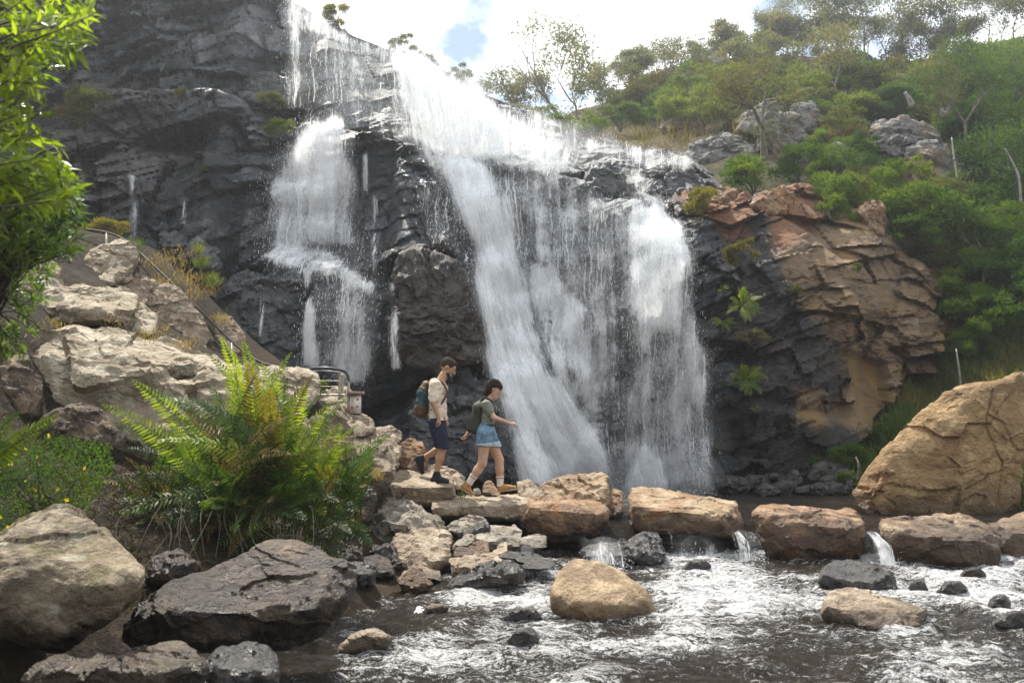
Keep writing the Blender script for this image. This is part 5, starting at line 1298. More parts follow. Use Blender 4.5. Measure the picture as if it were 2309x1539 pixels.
SH = [  # label, px, py, width, distance, shape, material
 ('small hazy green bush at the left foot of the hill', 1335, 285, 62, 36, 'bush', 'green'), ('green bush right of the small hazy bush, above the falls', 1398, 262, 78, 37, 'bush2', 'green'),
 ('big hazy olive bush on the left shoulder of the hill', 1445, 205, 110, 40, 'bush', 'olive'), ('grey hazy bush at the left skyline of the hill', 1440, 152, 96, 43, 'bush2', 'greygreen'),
 ('bright lime bush on the left slope, lower one', 1500, 252, 92, 34.5, 'bush2', 'lime'), ('bright lime bush on the left slope, upper one', 1560, 205, 110, 36, 'bush', 'lime'), ('lime bush left of the twisted gum', 1630, 185, 100, 37, 'bush2', 'lime'),
 ('lime bush behind the grey stones in dry grass', 1590, 245, 90, 34, 'bush', 'lime'), ('low olive bush at the end of the dry grass', 1640, 270, 50, 31, 'tuft', 'olive'),
 ('dull green bush on the skyline between the outcrops', 1690, 130, 110, 44, 'bush', 'greygreen'), ('grey-green bush on the skyline left of the tall gums', 1760, 115, 100, 44, 'bush2', 'greygreen'), ('olive bush under the skyline, above the crag', 1700, 185, 90, 38, 'bush', 'olive'),
 ('lime bush right of the twisted gum crown', 1810, 195, 92, 35, 'bush', 'lime'), ('olive bush between the twisted gum and the far outcrop', 1860, 165, 100, 39, 'bush2', 'olive'), ('olive bush right of the small dark block', 1850, 225, 70, 32, 'bush2', 'olive'),
 ('dark bush below the far reddish outcrop', 1930, 175, 110, 39, 'bush', 'darkgreen'), ('bright spray of lime foliage in the middle of the scrub', 1915, 248, 96, 31, 'bush2', 'lime'), ('green bush under the bright lime spray', 1895, 296, 100, 29.5, 'bush', 'olive'),
 ('olive bush right of the far outcrop', 2000, 185, 100, 38, 'bush', 'olive'), ('green bush above the broken crag', 1990, 235, 110, 33, 'bush2', 'green'), ('dark bush right above the broken crag', 2065, 225, 110, 33.5, 'bush', 'darkgreen'),
 ('olive bush left of the bleached log', 2050, 265, 70, 30.5, 'tuft', 'olive'), ('green bush under the right skyline gums', 2090, 175, 100, 38, 'bush2', 'green'), ('green rounded bush near the small flat rock', 2160, 200, 120, 34, 'bush', 'green'),
 ('dark bush below the small flat rock', 2165, 275, 110, 29.6, 'bush2', 'darkgreen'), ('olive bush on the right skyline', 2160, 140, 100, 40, 'bush', 'olive'), ('broad green tree crown at the upper right', 2245, 175, 150, 34, 'wide', 'green'),
 ('dark tree crown cut by the right edge, upper one', 2300, 240, 150, 30, 'wide', 'darkgreen'), ('green tree crown below the upper right crown', 2225, 290, 140, 29, 'wide', 'green'), ('dark tree crown cut by the right edge, second from top', 2300, 350, 150, 27.5, 'tall', 'darkgreen'),
 ('tall dark tree behind the bleached trunk', 2200, 390, 120, 27.5, 'tall', 'darkgreen'), ('dark tree crown cut by the right edge, in the middle', 2290, 450, 150, 25.6, 'wide', 'darkgreen'), ('dark bush in the shade under the bleached trunk', 2190, 490, 110, 26, 'bush2', 'darkgreen'),
 ('green bush left of the tall crag foot', 1700, 395, 110, 26.4, 'bush2', 'green'), ('yellowish tuft bush on the rusty rock beside the falls', 1585, 458, 72, 21.6, 'tuft', 'gold'), ('grey-green bush at the foot of the tall crag', 1800, 375, 100, 26.6, 'tuft', 'green'),
 ('rounded green bush on top of the orange cliff', 1885, 440, 110, 24.2, 'bush', 'green'), ('green bush below the rounded one on the cliff edge', 1870, 480, 90, 23.4, 'tuft', 'green'), ('green bush between rock wall and broken crag', 1930, 350, 80, 27, 'tuft', 'green'),
 ('slim green bush right of the pointed brown rock', 2000, 415, 84, 25.2, 'tall', 'green'), ('lime topped bush below the shaded rock wall', 2075, 395, 66, 25.6, 'tuft', 'lime'), ('big rounded green bush on the slope right of the pointed rock', 2068, 472, 130, 24.2, 'bush', 'green'),
 ('dark green bush under the big rounded bush', 2030, 525, 100, 24.0, 'bush2', 'darkgreen'), ('olive twiggy bush at the right end of the orange cliff', 2080, 575, 90, 24.0, 'bush2', 'olive'), ('dark bush right of the big rounded bush', 2140, 430, 80, 26, 'bush', 'darkgreen'),
 ('broad green tree crown on the right slope, middle', 2240, 545, 150, 24, 'wide', 'green'), ('green tree crown right of the cliff end', 2185, 600, 110, 23.8, 'wide', 'green'), ('dark tree crown at the right edge above the grass', 2295, 625, 150, 23, 'wide', 'darkgreen'),
 ('bright green bush at the top of the grass slope', 2165, 680, 110, 23.0, 'bush', 'green'), ('dark bush in the grass slope near the right edge', 2240, 705, 120, 22.6, 'bush2', 'darkgreen'), ('slim young tree on the grass slope', 2195, 770, 80, 22.2, 'tall', 'green'),
 ('leafy bush at the foot of the grass slope', 1905, 1025, 66, 19.4, 'bush2', 'green'), ('small bright plant among the rubble', 1908, 1080, 34, 18.6, 'tuft', 'green'), ('small green plant on the cliff foot ledge', 1838, 1040, 26, 19.5, 'tuft', 'green'),
 ('green scrub behind the right edge of the ochre boulder', 2310, 1060, 70, 17.6, 'bush', 'green'),
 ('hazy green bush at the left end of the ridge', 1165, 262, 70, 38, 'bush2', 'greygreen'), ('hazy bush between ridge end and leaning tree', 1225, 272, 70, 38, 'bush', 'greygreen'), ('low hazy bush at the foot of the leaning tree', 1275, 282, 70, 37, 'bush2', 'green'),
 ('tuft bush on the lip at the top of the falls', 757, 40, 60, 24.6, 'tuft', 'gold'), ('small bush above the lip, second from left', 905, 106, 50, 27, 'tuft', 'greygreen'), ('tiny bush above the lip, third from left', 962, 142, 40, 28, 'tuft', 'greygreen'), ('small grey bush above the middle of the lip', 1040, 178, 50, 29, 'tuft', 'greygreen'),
 ('scrubby tuft on the black cliff behind the leafy branch', 195, 250, 110, 19.3, 'tuft', 'olive'), ('little yellow tuft on the cliff ledge', 404, 212, 34, 20.0, 'bush2', 'gold'), ('olive tuft under the perched black block', 604, 226, 48, 20.0, 'bush2', 'olive'), ('bright green cushion left of the cascade top', 630, 285, 54, 19.8, 'bush2', 'lime'),
 ('tiny green sprig in a crack of the black cliff', 461, 378, 14, 19.2, 'tall', 'green'), ('yellowish bush at the head of the handrail', 246, 515, 66, 16.8, 'bush2', 'gold'), ('small green clump inside the railing', 716, 872, 34, 14.5, 'tuft', 'green'),
 ('small fern-like tuft under the overhang of the orange cliff', 1668, 575, 60, 20.2, 'tuft', 'olive'), ('pale dry scrub hanging below the middle cliff fern', 1690, 760, 50, 19.9, 'bush2', 'greygreen'), ('small plant on the face of the orange cliff', 1935, 605, 24, 21.4, 'tuft', 'olive'), ('tiny olive plant below the overhang', 1795, 655, 22, 20.6, 'tuft', 'olive')]
for lb, px, py, w, Yd, kd, mt in SH:
    cat = 'tree' if 'tree' in lb.split() else ('tuft' if 'tuft' in lb and 'bush' not in lb else 'bush')
    bush('tree' if cat == 'tree' else 'bush', lb, cat, px, py, w * 1.2, Yd, kd, mt, 'scrub on the hillside' if Yd > 22.9 else None)
# more scrub filling the hillside between the named bushes
fr = random.Random(4)
nfill = []
LMK = [(1470, 190, 'on the left brow of the hill'), (1600, 200, 'left of the twisted gum'), (1760, 270, 'around the tall grey crag'), (1900, 230, 'above the mottled rock wall'), (2040, 250, 'above the broken crag'), (2180, 180, 'under the right skyline'), (2300, 250, 'along the upper right edge'), (1900, 400, 'on top of the orange cliff'), (2040, 440, 'right of the pointed brown rock'), (2150, 400, 'below the broken crag'), (2280, 420, 'around the bent bleached trunk'), (2180, 560, 'right of the orange cliff end'), (2290, 640, 'above the grass at the right edge')]
CWORD = {'green': 'green', 'darkgreen': 'dark green', 'olive': 'olive', 'greygreen': 'grey-green'}
LBLFIX = 0
fill_polys = [([(1380, 250), (1480, 180), (1650, 140), (1900, 150), (2150, 150), (2309, 110), (2309, 330), (1980, 270), (1840, 270), (1700, 240), (1560, 240), (1470, 280)], 62, 1.0),
              ([(1850, 330), (1960, 360), (2120, 400), (2309, 330), (2330, 720), (2150, 640), (2060, 560), (1990, 500), (1880, 430)], 46, 1.0)]
for poly, n, _ in fill_polys:
    pa = np.array(poly); cnt = 0
    while cnt < n:
        px, py = fr.uniform(pa[:, 0].min(), pa[:, 0].max()), fr.uniform(pa[:, 1].min(), pa[:, 1].max())
        if poly_sd(np.array([px]), np.array([py]), poly)[0] < 0: continue
        Yd = 30.0
        for _ in range(12):
            q = P(px, py, Yd); Yd = 0.5 * Yd + 0.5 * float(hill_F(np.array([q[0]]), np.array([q[2]]))[0])
        w = fr.uniform(60, 105) * 32 / Yd
        mt = fr.choice(['green', 'darkgreen', 'olive', 'olive', 'green', 'greygreen'] if px < 2050 else ['green', 'darkgreen', 'darkgreen', 'green'])
        nfill.append((px, py, mt, None)); nfill[-1] = (px, py, mt, bush('bush', 'leafy scrub bush in the thicket', 'bush', px, py, w, Yd - 0.2, fr.choice(['bush', 'bush2', 'tuft', 'tuft', 'open', 'tall']), mt, 'thicket on the hillside'))
        cnt += 1

by = {}
for px, py, mt, o in nfill:
    lm = min(LMK, key=lambda q: (q[0] - px) ** 2 + (q[1] - py) ** 2)[2]
    by.setdefault((mt, lm), []).append((px, o))
for (mt, lm), lst in by.items():
    lst.sort(key=lambda q: q[0])
    for k, (px, o) in enumerate(lst):
        o['label'] = ('%s scrub bush %s' % (CWORD[mt], lm)) if len(lst) == 1 else ('%s bush %s, %s such from left' % (CWORD[mt], lm, ORD[k]))
# --- gum trees
def grow(rng, h, lean, spread=0.5, depth=4, r0=0.05, forks=(2, 3), curl=0.25):
    """tapered limbs: list of tubes and the tips that carry leaves, height about h"""
    segs, tips = [], []
    def limb(p, d, L, r, lv):
        pts = [p]; q = p.copy(); dd = d.copy()
        for k in range(4):
            dd = nrm_(dd + rng.normal(size=3) * curl * 0.35 + np.array([0, 0, 0.06])); q = q + dd * L / 4; pts.append(q.copy())
        r1 = r * (0.62 if lv > 0 else 0.3)
        segs.append((np.array(pts), np.linspace(r, r1, 5), max(3, 6 - (depth - lv))))
        if lv == 0:
            tips.append((pts[-1], dd)); tips.append((pts[2], dd)); return
        for _ in range(rng.randint(forks[0], forks[1] + 1)):
            nd = nrm_(dd + rng.normal(size=3) * spread + np.array([0, 0, 0.15]))
            limb(q, nd, L * rng.uniform(0.6, 0.85), r1 * 0.85, lv - 1)
        if lv < depth and rng.rand() < 0.6:
            limb(pts[2], nrm_(dd + rng.normal(size=3) * spread * 1.4), L * 0.55, r1 * 0.6, max(lv - 2, 0))
    limb(np.zeros(3), nrm_(np.array(lean, float)), h * 0.36, h * r0, depth)
    return segs, tips
def tree(name, label, base, h, lean, seed, leafmat, nleaf=28, leaf=0.16, spread=0.62, depth=5, bark='bark', r0=0.016, group=None, clump=0.3, forks=(2, 3), cat='tree'):
    rng = np.random.RandomState(seed)
    segs, tips = grow(rng, h, lean, spread, depth, r0, forks)
    root = empty(name, base, label, cat, group)
    V, F = join([tube(p, r, s, False) for p, r, s in segs])
    V = V + np.asarray(base)
    obj('trunk', V, F, M[bark], root)
    if leafmat:
        T = np.array([t[0] for t in tips]); n = len(T) * nleaf
        k = np.repeat(np.arange(len(T)), nleaf)
        C = T[k] + rng.normal(size=(n, 3)) * h * clump * 0.20 * np.array([1.15, 1.15, .8])
        D = nrm_(rng.normal(size=(n, 3)) + np.array([0, 0, -0.5]))
        V, F = leaf_cloud(C, D, leaf * rng.uniform(0.7, 1.4, n), leaf * 0.32 * rng.uniform(0.7, 1.3, n), rng)
        obj('crown', V + np.asarray(base), F, M[leafmat], root)
    return root
def gum(label, bx, by, ty, Yd, seed, mat='greygreen', lean=(0, 0, 1), **kw):
    h = (by - ty) * mpp(Yd)
    return tree('gum_tree', label, P(bx, by, Yd) - np.array([0, 0, 0.3]), h * 1.05 + 0.3, lean, seed, mat, group='gum trees on the skyline', **kw)
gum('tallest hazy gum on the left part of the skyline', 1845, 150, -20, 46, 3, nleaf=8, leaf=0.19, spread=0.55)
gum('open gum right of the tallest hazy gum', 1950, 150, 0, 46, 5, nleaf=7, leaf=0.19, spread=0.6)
gum('tall thin-crowned gum reaching the top edge', 2035, 155, -40, 45, 8, nleaf=7, leaf=0.18, spread=0.55)
gum('dense gum between the thin-crowned gums on the right', 2110, 150, 25, 44, 11, 'olive', nleaf=8, leaf=0.18)
gum('small gum on the right skyline', 2180, 130, 40, 43, 13, nleaf=7, leaf=0.15)
gum('dark-limbed gum in the upper right corner', 2285, 115, -30, 40, 17, 'olive', nleaf=14, leaf=0.15, bark='bark_dark', lean=(-0.1, 0, 1))
gum('round-crowned gum above the left outcrop', 1620, 140, 60, 46, 19, nleaf=8, leaf=0.19)
gum('hazy gum left of the tallest gum', 1720, 130, 48, 45.5, 23, nleaf=8, leaf=0.19)
gum('low gum between skyline outcrops', 1780, 135, 60, 45.5, 29, nleaf=8, leaf=0.19)
gum('broad low gum beside the far reddish outcrop', 1905, 140, 45, 45.5, 31, nleaf=8, leaf=0.19)
gum('hazy feathery gum behind the bare leaning tree', 1305, 300, 88, 38, 37, nleaf=8, leaf=0.17, spread=0.55)
gum('leaning almost bare tree in front of the sky', 1292, 300, 50, 36, 41, None, lean=(-0.48, 0, 1), spread=0.35, depth=3, r0=0.02, bark='bark')
gum('small hazy gum left of the leaning tree', 1165, 280, 160, 41, 43, nleaf=7, leaf=0.15)
gum('small hazy gum right of the feathery gum', 1365, 270, 165, 41, 47, nleaf=8, leaf=0.18)
gum('tiny gum beyond the lip of the falls', 1210, 280, 180, 41, 53, nleaf=7, leaf=0.15)
gum('bare dead tree on the left brow of the hill', 1560, 190, 100, 40, 59, None, lean=(-0.8, 0, .9), depth=3, spread=.4)
protos = [o for o in COL.objects if o.name.startswith('gum_tree') and o.parent is None and len(o.children) == 2][:6]
for k in range(20):
    px = 1395 + k * 46 + fr.uniform(-12, 12)
    py = float(np.interp(px, [a for a, _, _ in hill_top], [c for _, c, _ in hill_top])) + fr.uniform(2, 22)
    Yd = float(np.interp(px, [a for a, _, _ in hill_top], [c for _, _, c in hill_top])) - fr.uniform(0.3, 2.5)
    src = protos[k % len(protos)]
    r_ = src.copy(); COL.objects.link(r_); r_.location = tuple(P(px, py, Yd)); sc_ = fr.uniform(0.35, 0.62) * (1.0 if px > 1700 else 0.75); r_.scale = (sc_ * fr.uniform(.9, 1.2),) * 2 + (sc_,)
    r_.rotation_euler = (0, 0, fr.uniform(0, 6.28)); r_['label'] = 'slender gum, %s from left in the close row along the skyline' % ORD[k]; r_['group'] = 'row of gums along the skyline'
    for ch in src.children:
        c_ = ch.copy(); COL.objects.link(c_); c_.parent = r_
# twisted gum in front of the crag
tree('gum_tree', 'twisted forked gum standing in front of the tall grey crag', P(1726, 372, 27.9), 2.9, (-0.05, 0, 1), 6, 'olive', nleaf=34, leaf=0.10, spread=0.62, depth=4, r0=0.042, bark='bark', clump=0.42)
for k, (lb, px, py, Yd, h, mt) in enumerate([('loose-crowned gum above the bleached trunk', 2185, 330, 28, 3.0, 'darkgreen'), ('tall loose gum near the upper right corner', 2262, 290, 29, 3.6, 'green'), ('slim gum between broken crag and right trees', 2120, 300, 30, 2.6, 'olive'),
        ('loose tree at the right edge, half way up', 2300, 520, 25, 3.2, 'darkgreen'), ('loose tree right of the orange cliff end', 2215, 640, 23.4, 2.6, 'green'), ('thin-stemmed tree below the bleached trunk', 2150, 560, 24.6, 2.2, 'olive'), ('leaning gum on the left shoulder of the hill', 1480, 250, 38, 3.0, 'olive'), ('gum in front of the far reddish outcrop', 1880, 240, 34, 3.0, 'greygreen')]):
    tree('gum_tree', lb, P(px, py, Yd) - np.array([0, 0, .4]), h, (random.uniform(-.15, .15), 0, 1), 100 + k, mt, nleaf=22, leaf=.11, depth=4, r0=.02, clump=.36)
def stick(name, label, pts, r, bark='bark_white', cat='dead tree'):
    q = smooth_path(PA(pts), 5)
    root_o = obj(name, *tube(q, np.linspace(r, r * 0.45, len(q)), 6), M[bark])
    return tag(root_o, label, cat)
stick('dead_tree', 'bleached white trunk standing in dark trees at the right', [(2164, 442, 24.9), (2158, 400, 25), (2150, 345, 25.1), (2146, 310, 25.2)], 0.035)
stick('dead_tree', 'bent bleached trunk near the right edge', [(2303, 462, 24.3), (2297, 400, 24.3), (2280, 360, 24.4), (2266, 334, 24.4)], 0.035)
stick('log', 'short bleached log lying in the scrub', [(2058, 238, 29.6), (2050, 222, 29.6), (2040, 208, 29.6)], 0.10, cat='log')
stick('dead_sapling', 'thin white dead sapling on the grass slope', [(2166, 872, 21.4), (2162, 830, 21.3), (2156, 786, 21.3)], 0.03)
stick('branch', 'grey branch lying in the rubble beside the ochre boulder', [(1935, 1085, 18.3), (1937, 1050, 18.3), (1930, 1030, 18.4)], 0.03, 'bark', 'branch')

# --- ferns
def frond(rng, base, tip, arch, width, normal, pairs=24, start=0.16):
    """one fern frond: curved stem with paired leaflets"""
    mid = (base + tip) / 2 + arch
    t = np.linspace(0, 1, 15)[:, None]
    c = (1 - t) ** 2 * base + 2 * t * (1 - t) * mid + t ** 2 * tip
    sV, sF = tube(c, np.linspace(0.008, 0.002, 15), 4, False)
    L = np.linalg.norm(tip - base)
    tt = np.linspace(start, 0.995, pairs)[:, None]
    q = (1 - tt) ** 2 * base + 2 * tt * (1 - tt) * mid + tt ** 2 * tip
    T = nrm_(2 * (1 - tt) * (mid - base) + 2 * tt * (tip - mid))
    S = nrm_(np.cross(T, normal)); N = nrm_(np.cross(S, T))
    u = tt[:, 0]
    prof = np.clip(np.minimum((u - start + 0.05) / 0.25, 1), 0, 1) * np.clip((1.03 - u) / 0.55, 0, 1) ** 0.75
    Vs, Fs, o = [], [], 0
    for sgn in (-1, 1):
        ln = width * prof * rng.uniform(0.85, 1.15, pairs)
        d = nrm_(S * sgn + T * 0.45 + N * rng.normal(size=(pairs, 1)) * 0.15)
        w = np.maximum(L / pairs * 0.62, 0.008)
        a = q; m1 = q + d * (ln * 0.4)[:, None] + T * w * 0.5 - N * 0.004; m2 = q + d * (ln * 0.4)[:, None] - T * w * 0.5 - N * 0.004
        m3 = q + d * (ln * 0.75)[:, None] + T * w * 0.42 - N * (ln * 0.08)[:, None]; m4 = q + d * (ln * 0.75)[:, None] - T * w * 0.22 - N * (ln * 0.08)[:, None]
        e = q + d * ln[:, None] + T * w * 0.35 - N * (ln * 0.22)[:, None]
        V = np.stack([a, m1, m3, e, m4, m2], 1).reshape(-1, 3)
        i = np.arange(pairs) * 6 + o
        Vs.append(V); o += len(V)
        Fs += [tuple(x) for x in np.stack([i, i + 1, i + 5, i + 5], 1)] + [tuple(x) for x in np.stack([i + 1, i + 2, i + 4, i + 5], 1)] + [tuple(x) for x in np.stack([i + 2, i + 3, i + 4, i + 4], 1)]
    lV = np.concatenate(Vs)
    return (sV, sF), (lV, [f if f[2] != f[3] else f[:3] for f in Fs])
def add_frond(root, rng, base, tip, arch, width, normal, mat, pairs=24):
    (sV, sF), (lV, lF) = frond(rng, base, tip, np.asarray(arch), width, np.asarray(normal, float), pairs)
    V, F = join([(lV, lF), (sV, sF)])
    o = obj('frond', V, F, M[mat], root)
    return o
frng = np.random.RandomState(5)
fb = P(590, 1170, 9.9)
fern = empty('fern', fb, 'large bright green fern clump in front of the pale outcrop', 'fern')
TIPS = [(500, 762, 0, 'b'), (548, 772, .1, 'b'), (472, 800, .2, 'b'), (530, 800, -.1, 'b'), (590, 820, 0, 'b'), (656, 795, -.1, 'b'), (640, 850, .1, 'm'), (612, 868, .2, 'm'), (300, 858, -.1, 'b'), (330, 870, .1, 'm'), (232, 912, -.2, 'b'), (262, 950, .1, 'm'),
        (690, 868, 0, 'b'), (722, 888, .1, 'm'), (748, 905, -.1, 'b'), (740, 935, .2, 'm'), (768, 955, 0, 'b'), (800, 962, -.2, 'b'), (780, 1000, .1, 'm'), (822, 1000, -.1, 'b'), (842, 1030, -.2, 'm'), (830, 1062, -.1, 'm'), (806, 1092, -.2, 'm'), (770, 1060, -.4, 'n'),
        (385, 960, -.2, 'm'), (420, 930, 0, 'n'), (450, 900, .1, 'm'), (360, 1050, -.5, 'm'), (330, 1075, -.3, 'd'), (395, 1040, -.5, 'm'), (470, 1010, -.3, 'n'), (520, 960, 0, 'm'), (560, 930, .1, 'n'), (600, 930, -.1, 'm'), (650, 930, 0, 'n'), (680, 960, -.2, 'm'), (640, 1000, -.4, 'n'),
        (560, 1010, -.4, 'd'), (500, 1060, -.5, 'd'), (455, 1130, -.7, 'm'), (480, 1145, -.6, 'm'), (530, 1200, -.7, 'm'), (560, 1205, -.6, 'm'), (715, 1120, -.4, 'm'), (760, 1130, -.5, 'd'), (800, 1150, -.4, 'd'), (835, 1195, -.3, 'm'), (790, 1200, -.5, 'd'), (700, 1060, -.5, 'm'), (735, 1030, -.3, 'm'), (700, 1010, -.2, 'b'),
        (290, 1010, 0, 'd'), (270, 1070, -.3, 'd'), (400, 1110, -.5, 'd'), (640, 1090, -.7, 'd'), (610, 1130, -.6, 'n'), (690, 1170, -.6, 'd'), (430, 1000, 0, 'd'), (340, 960, .1, 'm'), (580, 880, .1, 'b'), (510, 880, .15, 'b'), (545, 870, -.1, 'b'), (470, 870, .2, 'm'), (660, 890, 0, 'b'), (625, 905, -.15, 'b')]
FM = {'b': 'fern_bright', 'm': 'fern_mid', 'd': 'fern_dark', 'n': 'fern_brown'}
for a, c, dy, k in TIPS:
    base = fb + np.array([frng.uniform(-.32, .32), frng.uniform(-.25, .25), frng.uniform(-.05, .15)])
    if a < 420: base[0] -= 0.35
    if a > 700: base[0] += 0.30
    tip = P(a, c, 9.8 + dy * 1.3)
    out_ = nrm_((tip - base) * np.array([1, 1, 0]))
    L = np.linalg.norm(tip - base)
    arch = np.array([0, 0, 0.16 * L]) + frng.normal(size=3) * 0.03 - out_ * 0.10 * L
    add_frond(fern, frng, base, tip, arch, 0.165 * frng.uniform(.8, 1.15), np.array([frng.normal() * .3, -0.75, 0.65]), FM[k], 36)
for k in range(170):                                   # lower fronds, many in the fern colour darkened for shade
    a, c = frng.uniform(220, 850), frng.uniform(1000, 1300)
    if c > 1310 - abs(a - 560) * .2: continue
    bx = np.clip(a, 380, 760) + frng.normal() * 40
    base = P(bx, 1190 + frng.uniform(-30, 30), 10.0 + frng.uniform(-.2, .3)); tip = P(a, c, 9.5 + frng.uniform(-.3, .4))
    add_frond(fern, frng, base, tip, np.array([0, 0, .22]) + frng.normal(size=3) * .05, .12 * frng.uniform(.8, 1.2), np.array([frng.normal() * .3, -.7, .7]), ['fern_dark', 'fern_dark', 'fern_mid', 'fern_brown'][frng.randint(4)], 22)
for k in range(60):                                   # fuller middle of the clump
    a, c, dy, kk = TIPS[frng.randint(len(TIPS))]
    a, c = a + frng.normal() * 45, max(c + abs(frng.normal()) * 70 + 15, 800)
    base = fb + np.array([frng.uniform(-.6, .6), frng.uniform(-.3, .3), frng.uniform(-.05, .2)]); tip = P(a, c, 9.8 + frng.uniform(-.6, .3))
    L = np.linalg.norm(tip - base)
    add_frond(fern, frng, base, tip, np.array([0, 0, .26 * L]) + frng.normal(size=3) * .05, .15 * frng.uniform(.8, 1.2), np.array([frng.normal() * .4, -.7, .7]), ['fern_mid', 'fern_mid', 'fern_brown', 'fern_bright', 'fern_dark'][frng.randint(5)], 30)
# dead stalks hanging under the fern
for k in range(34):
    a = frng.uniform(330, 720); q0 = P(a, frng.uniform(1090, 1180), 9.5); q1 = P(a + frng.normal() * 45 - 20, frng.uniform(1230, 1320), 9.0 + frng.uniform(-.3, .3))
    mid = (q0 + q1) / 2 + np.array([frng.normal() * .08, -0.12, 0.05])
    tag(obj('dead_stalk', *tube(smooth_path([q0, mid, q1], 4), 0.004, 3, False), M['deadstalk'], fern), 'thin dry hanging stalk')
def small_fern(label, px, py, Yd, rpx, n, seed, mats=('fern_mid', 'fern_bright'), up=0.5, cat='fern', group='ferns on the wet cliff'):
    rng = np.random.RandomState(seed)
    b0 = P(px, py, Yd - 0.35); r = rpx * mpp(Yd)
    root = empty('fern', b0, label, cat, group)
    for k in range(n):
        th = rng.uniform(-math.pi, math.pi)
        d = nrm_(np.array([math.cos(th), -0.35 - 0.4 * rng.rand(), math.sin(th) * 0.8 + up * 0.5]))
        tip = b0 + d * r * rng.uniform(0.65, 1.1) - np.array([0, 0, 0.15 * r])
        add_frond(root, rng, b0, tip, np.array([0, 0, 0.22 * r]), r * 0.20, np.array([rng.normal() * .3, -0.7, 0.6]), mats[int(rng.rand() < 0.4)], 13)
small_fern('largest fern hanging on the wet cliff, right of the right curtain', 1672, 690, 20.0, 55, 22, 1)
small_fern('pale fern just left below the largest cliff fern', 1630, 725, 20.0, 34, 12, 2)
small_fern('small fern above left of the largest cliff fern', 1630, 655, 20.1, 24, 9, 3)
small_fern('dense fern low on the wet cliff', 1682, 855, 19.8, 48, 24, 4)
small_fern('single small fern under the dense low fern', 1702, 922, 19.8, 16, 6, 5)
# big near fronds at the left edge
nf = empty('fern', P(-60, 1120, 5.0), 'near fern fronds entering from the left edge', 'fern')
for a, c, k in [(130, 935, 'b'), (118, 955, 'm'), (40, 930, 'm'), (60, 965, 'b'), (20, 1000, 'm'), (75, 1060, 'm'), (100, 1085, 'd')]:
    add_frond(nf, frng, P(-90, 1130, 5.1), P(a, c, 5.0), np.array([-.02, 0, 0.10]), 0.085, np.array([0, -.8, .5]), FM[k], 26)

# --- flowering shrub by the big boulder
srng = np.random.RandomState(9)
sb = P(110, 1180, 7.4)
fs = empty('flowering_shrub', sb, 'dense small-leaved shrub with yellow flowers above the big pale boulder', 'shrub')
C = []
while len(C) < 5200:
    a, c = srng.uniform(-40, 255), srng.uniform(970, 1190)
    if poly_sd(np.array([a]), np.array([c]), [(-40, 1060), (60, 1010), (120, 985), (180, 990), (250, 1010), (255, 1060), (215, 1110), (190, 1160), (130, 1190), (-40, 1200)])[0] > srng.uniform(-12, 6):
        C.append(P(a, c, 7.3 + srng.uniform(-.35, .45)))
C = np.array(C)
V, F = leaf_cloud(C, nrm_(srng.normal(size=C.shape) + np.array([0.1, 0, .3])), srng.uniform(.018, .034, len(C)), srng.uniform(.010, .017, len(C)), srng)
o = obj('foliage', V, F, M['darkgreen'], fs); tag(o, kind='stuff')
parts = []
for k in range(26):
    e = C[srng.randint(len(C))]
    parts.append(tube(smooth_path([sb + srng.normal(size=3) * .06, (sb + e) / 2 + srng.normal(size=3) * .08, e], 4), np.linspace(.009, .003, 9), 4, False))
obj('stems', *join(parts), M['bark_dark'], fs)
M['petal'] = leaf_mat('yellow_petal', (0.62, 0.42, 0.02), (0.75, 0.55, 0.05), None, 0.35)
pet_V, pet_F = [], []
for k in range(5):
    t = k * 2 * math.pi / 5; c_, s_ = math.cos(t), math.sin(t); o_ = len(pet_V)
    pet_V += [(0, 0, 0), (.008 * c_ - .006 * s_, .008 * s_ + .006 * c_, .003), (.017 * c_, .017 * s_, .005), (.008 * c_ + .006 * s_, .008 * s_ - .006 * c_, .003)]
    pet_F.append((o_, o_ + 3, o_ + 2, o_ + 1))
fl_me = mesh_data('flower', np.array(pet_V), pet_F); fl_me.materials.append(M['petal'])
for k in range(46):
    f = bpy.data.objects.new('flower', fl_me); COL.objects.link(f); f.parent = fs
    q = C[srng.randint(len(C))] - np.array([0, .22, 0]) - sb
    f.location = tuple(q); f.rotation_euler = (1.1 + srng.normal() * .4, srng.normal() * .4, srng.rand() * 6); f.scale = (1.15,) * 3

# --- leafy tree at the left edge, close to the viewer
M['laurel'] = leaf_mat('broad_glossy_leaf', (0.10, 0.155, 0.014), (0.25, 0.31, 0.024), (0.055, 0.10, 0.014), 0.58, 0.32, 0.5, 2.2)
M['willow'] = leaf_mat('narrow_leaf', (0.080, 0.135, 0.024), (0.150, 0.215, 0.045), (0.05, 0.10, 0.02), 0.45, 0.4, 0.4, 2.2)
def big_leaf(rng, L, W, bend):
    n = 5; V, F = [], []
    for k in range(n):
        t = k / (n - 1); w = W * 0.5 * math.sin(math.pi * (0.06 + 0.92 * t) ** 0.85)
        z = -bend * L * t * t
        V += [(-w, L * t, z + w * .35), (0, L * t, z), (w, L * t, z + w * .35)]
        if k: 
            b0 = (k - 1) * 3; b1 = k * 3
            F += [(b0, b0 + 1, b1 + 1, b1), (b0 + 1, b0 + 2, b1 + 2, b1 + 1)]
    return np.array(V), F
lr = np.random.RandomState(31)
leaf_meshes = []
for k in range(6):
    V, F = big_leaf(lr, 1.0, lr.uniform(.20, .28), lr.uniform(.05, .35)); me = mesh_data('leaf', V, F); me.materials.append(M['laurel']); leaf_meshes.append((me, V, F))
tb = P(-180, 900, 4.9)
lt = empty('leafy_tree', tb, 'sunlit broad-leaved tree branch hanging in from the upper left edge', 'tree')
